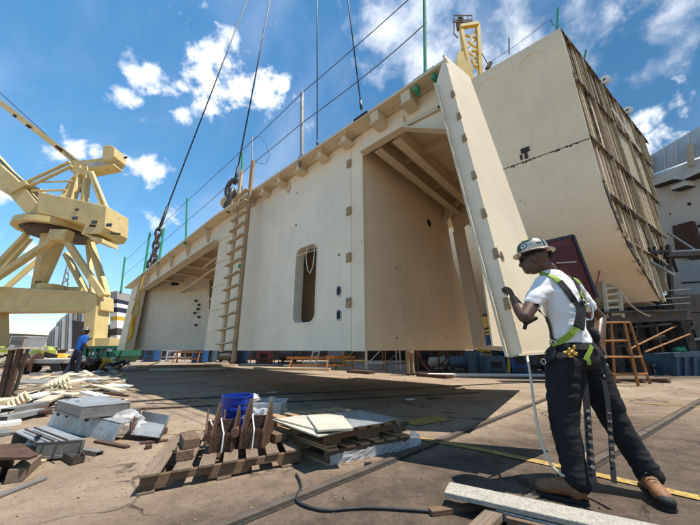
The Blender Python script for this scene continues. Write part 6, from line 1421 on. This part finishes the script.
# sunglasses and strap
for k in (-1, 1):
    MB().loft([(hp3(.090, k * .034, .0), hL * .030, hU * .020), (hp3(.096, k * .033, .0), hL * .024, hU * .015)], 14).build('sunglass_lens', 'glassd', wk)
    MB().beam(hp3(.086, k * .062, .006), hp3(-.01, k * .083, .010), .006, .012, up=hU).build('glasses_temple', 'black', wk)
MB().tube([hp3(.092, -.008, .004), hp3(.096, 0, .006), hp3(.092, .008, .004)], .005, 6).build('glasses_bridge', 'black', wk)
# ---- hard hat
hh = hp3(-.008, 0, .058)
def hat(r, z, seg=40): return [hh + hF * (r * 1.13 * math.cos(a)) + hL * (r * math.sin(a)) + hU * z for a in [2 * math.pi * k / seg for k in range(seg)]]
prof_h = [(.101, -.012), (.106, .0), (.105, .03), (.099, .058), (.085, .083), (.062, .102), (.034, .112), (.008, .115)]
b = MB(); rings_ = [hat(r, z) for r, z in prof_h]; b.rings(rings_)
hatm = b.build('hard_hat', 'helmet', wk, smooth=True)
b = MB(); n = 44
def brimr(a): return .150 + .012 * math.cos(a)
ri = [[hh + hF * (1.13 * rr_ * math.cos(a)) + hL * (rr_ * math.sin(a)) + hU * z for a in [2 * math.pi * k / n for k in range(n)]] for rr_, z in ((.100, .004), (.112, -.006), (.140, -.016), (.146, -.020), (.146, -.025), (.138, -.021), (.110, -.012), (.100, -.004))]
b.rings(ri, caps=False, close=True); b.build('brim', 'helmet', hatm, smooth=True)
b = MB()
rg = []
for a in [R(-88 + 8 * k) for k in range(23)]:
    ang = math.pi / 2 - a
    rg.append(a)
# ridge over the crown and decals hugging the shell
def shellpt(th, ph, off=.0015):   # th azimuth from front, ph 0 rim .. 1 crown
    k = ph * (len(prof_h) - 1); i = min(int(k), len(prof_h) - 2); f = k - i
    r = prof_h[i][0] * (1 - f) + prof_h[i + 1][0] * f; z = prof_h[i][1] * (1 - f) + prof_h[i + 1][1] * f
    c = hh + hF * (r * 1.13 * math.cos(th)) + hL * (r * math.sin(th)) + hU * z
    nrm_ = (hF * (math.cos(th) / 1.13) + hL * math.sin(th)) * max(.05, 1 - ph) + hU * (ph ** 1.3); return c + nrm_.normalized() * off
def decal(th0, th1, p0, p1, m, name='decal', n=8, off=.0018, blob=False):
    b = MB(); rows = [[shellpt(th0 + (th1 - th0) * i / n, p0 + (p1 - p0) * j / n, off) for i in range(n + 1)] for j in range(n + 1)]
    for j in range(n):
        for i in range(n):
            if blob and ((i + .5 - n / 2) ** 2 + (j + .5 - n / 2) ** 2) > (n / 2) ** 2: continue
            b.add([rows[j][i], rows[j][i + 1], rows[j + 1][i + 1], rows[j + 1][i]], [(0, 1, 2, 3)])
    return b.build(name, m, hatm)
M['limegreen'] = mat('lime_sticker', (.30, .55, .03), .35, var=.05)
M['stickerw'] = mat('white_sticker', (.75, .75, .73), .35, var=.04)
decal(R(4), R(26), .10, .62, 'limegreen', 'lime_stripe'); decal(R(27), R(50), .08, .60, 'helmetdk', 'dark_flame'); decal(R(40), R(105), .50, .80, 'helmetdk', 'dark_flame', blob=True); decal(R(46), R(78), .18, .44, 'helmetdk', 'emblem', 12, .0022, True); decal(R(50), R(74), .22, .40, 'stickerw', 'emblem_centre', 12, .003, True); decal(R(57), R(67), .27, .35, 'helmetdk', 'emblem_mark', 8, .0036, True)
decal(R(58), R(86), .60, .70, 'limegreen', 'lime_mark', 8, .0034, True); decal(R(112), R(135), .3, .36, 'helmetdk', 'scratch_mark'); decal(R(140), R(150), .2, .7, 'helmetdk', 'dark_flame')
decal(R(28), R(120), .0, .05, 'helmetdk', 'dark_edge')
b = MB(); rr2 = [[hp3(-.012, 0, .0) + hF * (r * 1.1 * math.cos(a)) + hL * (r * math.sin(a)) + hU * z for a in [2 * math.pi * k / 30 for k in range(30)]] for r, z in ((.090, .045), (.088, .020), (.080, .020), (.080, .045))]
b.rings(rr2, caps=False, close=True); b.build('suspension_band', 'web', hatm)
MB().tube([hp3(-.11, .0, .03), hp3(-.118, 0, .0), hp3(-.10, 0, -.02)], .018, 10).build('suspension_knob', 'web', hatm)
# ---- trousers
hipL = py(563, 362, 2.37); hipR = py(587, 362, 2.50)
kneL = py(564, 424, 2.33); ankL = py(577, 481, 2.26)
kneR = py(616, 424, 2.42); ankR = py(649, 474, 2.33)
b = MB()
b.loft([oval(waist - Up * .02, .168, .130), oval(hipc + Up * .0, .195, .158), oval(hipc - Up * .08, .198, .155), oval(hipc - Up * .13, .16, .115)], 24)
def leg(h, k, a, bulge):
    pts = [h, h.lerp(k, .5), k, k.lerp(a, .35), k.lerp(a, .75), a]
    b.limb(pts, [.124, .112, .089, .086, .074, .079], 18)
leg(hipL, kneL, ankL, 0); leg(hipR, kneR, ankR, 0)
for c, ax in ((ankL, kneL), (ankR, kneR)):
    d = (ax - c).normalized(); b.ell(c + d * .04, (.086, 0, 0), (0, .086, 0), (0, 0, .03), 14, 8); b.ell(c + d * .10, (.083, 0, 0), (0, .083, 0), (0, 0, .03), 14, 8)
pants = b.build('trousers', 'pants', wk, remesh=.011, post=4)
def folds(o, amp, sc, zsc):
    from mathutils import noise as nz_
    for v in o.data.vertices:
        p = v.co; n = nz_.noise(V((p.x * sc, p.y * sc, p.z * zsc))) + .5 * nz_.noise(V((p.x * sc * 2.1 + 5, p.y * sc * 2.1, p.z * zsc * 2.1)))
        v.co = p + v.normal * n * amp
folds(pants, .006, 4, 20); folds(pants, .004, 9, 44); folds(shirt, .010, 6, 9); folds(shirt, .005, 14, 24)
for o_ in (pants, shirt): o_.data.update()
# ---- boots
def boot(heel, toe, ank, lift, label):
    d = (toe - heel); L_ = d.length; d = d.normalized(); sd_ = V((-d.y, d.x, 0)); t = None
    b = MB(); prof_ = [(-.005, .034, .030, .055), (.05, .040, .036, .075), (.11, .042, .036, .078), (.17, .047, .032, .062), (.23, .048, .030, .050), (.27, .038, .026, .042), (.295, .018, .018, .03)]
    k = L_ / .295
    b.loft([(heel + d * x * k + Up * (lift(x * k) + .022 + hz_ * .78), sd_ * w_ * 1.04, Up * h_ * 1.42) for x, w_, h_, hz_ in prof_], 18)
    b.limb([heel + d * .055 + Up * (lift(.05) + .06), ank + Up * .0], [.050, .056], 16); b.limb([heel + d * .12 + Up * (lift(.12) + .07), ank + d * .01], [.044, .05], 14)
    o = b.build('boot', 'bootl', wk, remesh=.007, post=5)
    sb = MB(); rr_ = []
    for x, w_ in ((-.012, .024), (0., .038), (.05, .043), (.11, .042), (.17, .050), (.23, .052), (.275, .041), (.302, .020)):
        c = heel + d * x * k + Up * lift(x * k); rr_.append([c - sd_ * w_ + Up * .002, c + sd_ * w_ + Up * .002, c + sd_ * w_ + Up * .026, c - sd_ * w_ + Up * .026])
    sb.rings(rr_); sb.build('sole', 'sole', o, bevel=.004)
    for i in range(4):
        x = .13 + i * .026; c = heel + d * x * k + Up * (lift(x * k) + .146 - i * .016); MB().tube([c - sd_ * .026 - Up * .008, c + Up * .004, c + sd_ * .026 - Up * .008], .0035, 6).build('lace', 'tabrown', o)
    return o
hl, tl_ = pz(588, 505), pz(551, 497)
boot(hl, hl + (tl_ - hl).normalized() * .278, ankL - Up * .02, lambda x: 0, '')
hr_ = pz(650, 500); tr2 = pz(681, 512)
hr_ = pz(646, 493); tdir = (pz(668, 510) - hr_).normalized()
bo2 = boot(hr_, hr_ + tdir * .275, ankR - Up * .02, lambda x: max(0, .03 - .12 * x), '')
c_ = hr_ + tdir * .245 + Up * .05
MB().ell(c_, tdir * .045, V((-tdir.y, tdir.x, 0)) * .047, Up * .034, 16, 10).build('toe_cap', 'sole', bo2, smooth=True)
# ---- harness: ribbons snapped to the shirt and trousers
def bvh(o):
    off = WL[wk.name]; me = o.data; return BVHTree.FromPolygons([v.co + off for v in me.vertices], [tuple(p.vertices) for p in me.polygons])
TS, TP = bvh(shirt), bvh(pants)
def snap(u, v, trees=(TS, TP)):
    d = ray(u, v).normalized(); best = None
    for t in trees:
        h = t.ray_cast(CO, d)
        if h[0] is not None and (best is None or h[3] < best[3]): best = h
    if best is None:
        q = min((t.find_nearest(py(u, v, 2.4)) for t in trees), key=lambda h: h[3]); return q[0], q[1]
    return best[0], best[1]
def strap(px, wd, m, name='harness_strap', off=.006, th=.004, n=5):
    pts = []
    for (u0, v0), (u1, v1) in zip(px, px[1:]):
        for k in range(n): pts.append((u0 + (u1 - u0) * k / n, v0 + (v1 - v0) * k / n))
    pts.append(px[-1]); s3 = [snap(*p) for p in pts]
    pos = [p + nn * off for p, nn in s3]; nor = [nn for _, nn in s3]
    for _ in range(3):
        pos = [pos[0]] + [(pos[i - 1] + pos[i] * 2 + pos[i + 1]) / 4 for i in range(1, len(pos) - 1)] + [pos[-1]]; nor = [nor[0]] + [(nor[i - 1] + nor[i] * 2 + nor[i + 1]).normalized() for i in range(1, len(nor) - 1)] + [nor[-1]]
    rg = []
    for i, p in enumerate(pos):
        d = (pos[min(i + 1, len(pos) - 1)] - pos[max(i - 1, 0)]).normalized(); x = d.cross(nor[i]).normalized() * wd / 2
        rg.append([p - x, p + x, p + x + nor[i] * th, p - x + nor[i] * th])
    return MB().rings(rg).build(name, m, wk)
strap([(541, 275), (547, 275), (554, 278), (561, 284)], .052, 'lime'); strap([(559, 282), (566, 290), (572, 299), (577, 306)], .056, 'web', off=.007)
strap([(569, 273), (575, 277), (579, 284)], .048, 'lime'); strap([(571, 276), (577, 287), (582, 300), (583, 312)], .055, 'web', off=.010)
strap([(578, 292), (581, 299), (584, 306)], .050, 'lime', off=.016)
strap([(580, 303), (579, 314), (577, 329)], .078, 'web', 'back_pad', off=.012, th=.012)
strap([(577, 326), (569, 335), (560, 343), (554, 348)], .044, 'lime', off=.018)
strap([(536, 304), (537, 314), (539, 324)], .036, 'web'); strap([(536, 320), (543, 330), (552, 339), (560, 345)], .040, 'web', off=.008)
strap([(588, 322), (592, 336), (594, 350)], .040, 'web', off=.010)
strap([(541, 350), (556, 347), (575, 347), (596, 347)], .045, 'web', 'waist_belt', off=.008)
strap([(584, 360), (588, 352), (590, 346)], .030, 'lime', off=.012)
def at(u, v, off=.02): p, nn = snap(u, v); return p + nn * off, nn
# chest strap gear sticking out at the front
p = py(531, 321, 2.28)
MB().beam(py(536, 318, 2.3), py(525, 324, 2.26), .035, .022).build('chest_buckle', 'web', wk, bevel=.004); MB().beam(py(534, 316.5, 2.29), py(527, 321, 2.26), .024, .012).build('chest_loop', 'lime', wk); MB().tube([py(526, 323, 2.26), py(524.5, 329, 2.26)], .014, 8).build('chest_ring', 'web', wk)
# karabiner and blue link at the back
def karab(u, v, w_, h_, m, name, r=.007, rot=0., Y=None):
    c, nn = at(u, v, .035) if Y is None else (py(u, v, Y), (V((.1, 0, 0)) - view).normalized()); x = nn.cross(Up).normalized(); y = x.cross(nn); pts = []
    for k in range(25):
        a = 2 * math.pi * k / 24; ca, sa = math.cos(a), math.sin(a); px_, py_ = w_ * (abs(ca) ** .6) * (1 if ca > 0 else -1), h_ * (abs(sa) ** .8) * (1 if sa > 0 else -1)
        pts.append(c + x * (px_ * math.cos(rot) - py_ * math.sin(rot)) + y * (px_ * math.sin(rot) + py_ * math.cos(rot)))
    return MB().tube(pts, r, 8, caps=False).build(name, m, wk, smooth=True)
karab(588, 312, .030, .062, 'chrome', 'karabiner', .0075, .15, Y=2.36)
c = py(592.5, 310, 2.35); MB().tube([c + Up * .02, c - Up * .02], .009, 10).build('blue_gate', 'bluecloth', wk)
karab(583, 303, .022, .022, 'chrome', 'back_ring', .005, Y=2.34)
# self retracting lanyard block and hanging bag
c, nn = at(592, 335, .045); MB().loft([(c + Up * .055, nn.cross(Up) * .022, nn * .018), (c + Up * .03, nn.cross(Up) * .042, nn * .03), (c - Up * .02, nn.cross(Up) * .045, nn * .032), (c - Up * .06, nn.cross(Up) * .028, nn * .022)], 16).build('lanyard_block', 'web', wk, smooth=True)
for k in range(4): 
    q_ = c + nn * .030 + Up * (.02 - k * .016); MB().tube([q_ - nn.cross(Up) * .028, q_ + nn * .005, q_ + nn.cross(Up) * .028], .0035, 6).build('block_rib', 'clutter', wk)
b = MB(); b.limb([py(592, 344, 2.42), py(599, 358, 2.42), py(606, 372, 2.43), py(607, 384, 2.44)], [.030, .036, .034, .024], 12); b.build('lanyard_pack', 'web', wk, smooth=True)
MB().tube(smoothp([py(594, 344, 2.40), py(602, 362, 2.38), py(607, 374, 2.38), py(613, 388, 2.40)]), .007, 6).build('lanyard', 'web', wk)
for (u, v) in ((607, 365), (604, 376)): MB().ell(py(u, v, 2.36), (.009, 0, 0), (0, .009, 0), (0, 0, .011), 10, 8).build('snap_rivet', 'chrome', wk)
# belt hardware
karab(557, 343, .030, .022, 'chrome', 'belt_buckle', .005, .2); karab(548, 362, .024, .017, 'chrome', 'thigh_buckle', .005, .3)
strap([(556, 344), (554, 352), (552, 360)], .050, 'web', 'hip_pad', off=.010, th=.012); strap([(552, 360), (547, 362), (543, 361)], .026, 'web', off=.008)
c, nn = at(569, 354, .022); random.seed(3)
for k in range(11):
    a = random.random() * 6.28; d_ = (nn.cross(Up) * math.cos(a) + Up * math.sin(a) * .8 + nn * .35).normalized(); q_ = c + nn.cross(Up) * random.uniform(-.03, .03) + Up * random.uniform(-.02, .02)
    MB().limb([q_, q_ + d_ * .030], [.008, .011], 8).build('brass_snap', 'brass', wk, smooth=True)
strap([(586, 357), (588, 364)], .028, 'lime', off=.012)
# the two dangling straps with eyelets
def dangle(px, Y0, Y1, wd, eyes, name='dangling_strap'):
    pts = [py(u, v, Y0 + (Y1 - Y0) * i / (len(px) - 1)) for i, (u, v) in enumerate(px)]; nv = -view; rg = []
    for i, p in enumerate(pts):
        d = (pts[min(i + 1, len(pts) - 1)] - pts[max(i - 1, 0)]).normalized(); x = d.cross(nv).normalized() * wd / 2; rg.append([p - x, p + x, p + x + nv * .004, p - x + nv * .004])
    o = MB().rings(rg).build(name, 'web', wk)
    for (u, v) in eyes:
        c = ppl(u, v, pts[len(pts) // 2], view); t_ = (v - px[0][1]) / (px[-1][1] - px[0][1]); c = py(u, v, Y0 + (Y1 - Y0) * t_) - view * .014
        MB().lathe(c, [(.0045, 0), (.0105, 0), (.0105, .003), (.0045, .003), (.0045, 0)], 14, axis=nv, x=Up, caps=False).build('eyelet', 'chrome', o, smooth=False)
    return o
dangle([(581, 366), (585, 385), (587, 410), (589, 440), (591, 465), (593, 482)], 2.30, 2.16, .040, [(588, 410.5), (588.7, 418), (589.5, 426), (590, 434), (590.7, 441.5), (591.3, 450), (592, 458), (592.6, 466)])
dangle([(604, 380), (607, 395), (609, 415), (611, 440), (612.5, 465), (614, 483)], 2.30, 2.16, .028, [(609.2, 413.5), (609.7, 421), (610.2, 429), (610.8, 437), (611.3, 444.5), (611.9, 452), (612.4, 459.5)])
# ---- simple smaller workers
def walker(foot, h, F_, pose, cloth, trous, label, hat='hatgrey'):
    k = h / 1.78; L_ = V((-F_.y, F_.x, 0)); t = thing('person', label, 'person', foot)
    P = lambda f, l, u: foot + (F_ * f + L_ * l + Up * u) * k
    b = MB(); b.loft([(P(.0, 0, .90), L_ * .16 * k, F_ * .11 * k), (P(.02, 0, 1.1), L_ * .165 * k, F_ * .12 * k), (P(.05, 0, 1.32), L_ * .20 * k, F_ * .125 * k), (P(.06, 0, 1.45), L_ * .15 * k, F_ * .085 * k), (P(.07, 0, 1.5), L_ * .07 * k, F_ * .065 * k)], 16)
    for s_ in (-1, 1): b.limb([P(.06, s_ * .18, 1.40), P(pose['el'][0 if s_ < 0 else 1][0] * .75, s_ * .22, 1.20)], [.075 * k, .062 * k], 12)
    b.build('shirt', cloth, t, remesh=.02 * k, post=4)
    b = MB(); b.ell(P(.10, 0, 1.63), F_ * .095 * k, L_ * .075 * k, Up * .115 * k, 14, 10); b.ell(P(.19, 0, 1.61), F_ * .02 * k, L_ * .016 * k, Up * .022 * k, 8, 6); b.limb([P(.07, 0, 1.46), P(.09, 0, 1.58)], [.058 * k, .055 * k], 12)
    for s_ in (-1, 1):
        e_, w_ = pose['el'][0 if s_ < 0 else 1], pose['wr'][0 if s_ < 0 else 1]
        pe, pw = P(e_[0], s_ * .23, e_[1]), P(w_[0], s_ * .2, w_[1]); b.limb([P(.06, s_ * .18, 1.40), pe], [.048 * k, .040 * k], 10); b.limb([pe, pw], [.040 * k, .03 * k], 10)
        d = (pw - pe).normalized(); b.ell(pw + d * .05 * k, d * .055 * k, L_ * .025 * k, d.cross(L_) * .04 * k, 10, 8)
        for j in range(4): b.limb([pw + d * .08 * k + d.cross(L_) * (j - 1.5) * .018 * k, pw + d * (.14 - .01 * abs(j - 1)) * k + d.cross(L_) * (j - 1.5) * .02 * k - L_ * s_ * .02 * k], [.010 * k, .008 * k], 8)
        b.limb([pw + d * .04 * k + d.cross(L_) * .035 * k, pw + d * .09 * k + d.cross(L_) * .06 * k], [.012 * k, .009 * k], 8)
    b.build('body', 'skin', t, remesh=.009 * k, post=3)
    b = MB(); b.loft([(P(.0, 0, .98), L_ * .165 * k, F_ * .12 * k), (P(.0, 0, .84), L_ * .18 * k, F_ * .13 * k), (P(0, 0, .78), L_ * .16 * k, F_ * .1 * k)], 16)
    for s_, (kn, an) in zip((-1, 1), pose['leg']): b.limb([P(0, s_ * .09, .86), P(kn[0], s_ * .1, kn[1]), P(an[0], s_ * .1, an[1])], [.10 * k, .075 * k, .062 * k], 14)
    b.build('trousers', trous, t, remesh=.018 * k, post=4)
    for s_, (kn, an) in zip((-1, 1), pose['leg']):
        MB().loft([(P(an[0] - .08, s_ * .1, an[1] - .04), L_ * .035 * k, Up * .03 * k), (P(an[0], s_ * .1, an[1] - .02), L_ * .045 * k, Up * .055 * k), (P(an[0] + .1, s_ * .1, an[1] - .045), L_ * .045 * k, Up * .035 * k), (P(an[0] + .19, s_ * .1, an[1] - .055), L_ * .03 * k, Up * .022 * k)], 12).build('boot', 'sole', t, smooth=True)
    if hat:
        c = P(.09, 0, 1.68); MB().rings([[c + (F_ * 1.1 * math.cos(a) + L_ * math.sin(a)) * r * k + Up * z * k for a in [2 * math.pi * i / 20 for i in range(20)]] for r, z in ((.135, -.012), (.105, .0), (.10, .05), (.075, .09), (.03, .11), (.004, .112))]).build('hard_hat', hat, t, smooth=True)
    return t
walker(pz(71.5, 377), 1.80, V((.35, .94, 0)).normalized(), dict(el=[(.02, 1.15), (.14, 1.14)], wr=[(.18, 1.02), (.32, 1.30)], leg=[((.06, .48), (.06, .085)), ((-.05, .50), (-.20, .10))]), 'bluecloth', 'navy', 'worker in blue shirt and grey hard hat walking away past the far scrap')
walker(pz(411, 375.5), 1.78, V((-.3, .95, 0)).normalized(), dict(el=[(.02, 1.15), (.10, 1.12)], wr=[(.2, 1.0), (.25, 1.05)], leg=[((.03, .48), (-.03, .085)), ((.0, .48), (.0, .085))]), 'bluecloth', 'khaki', 'worker in tan trousers and blue shirt standing behind the raised bulkhead')
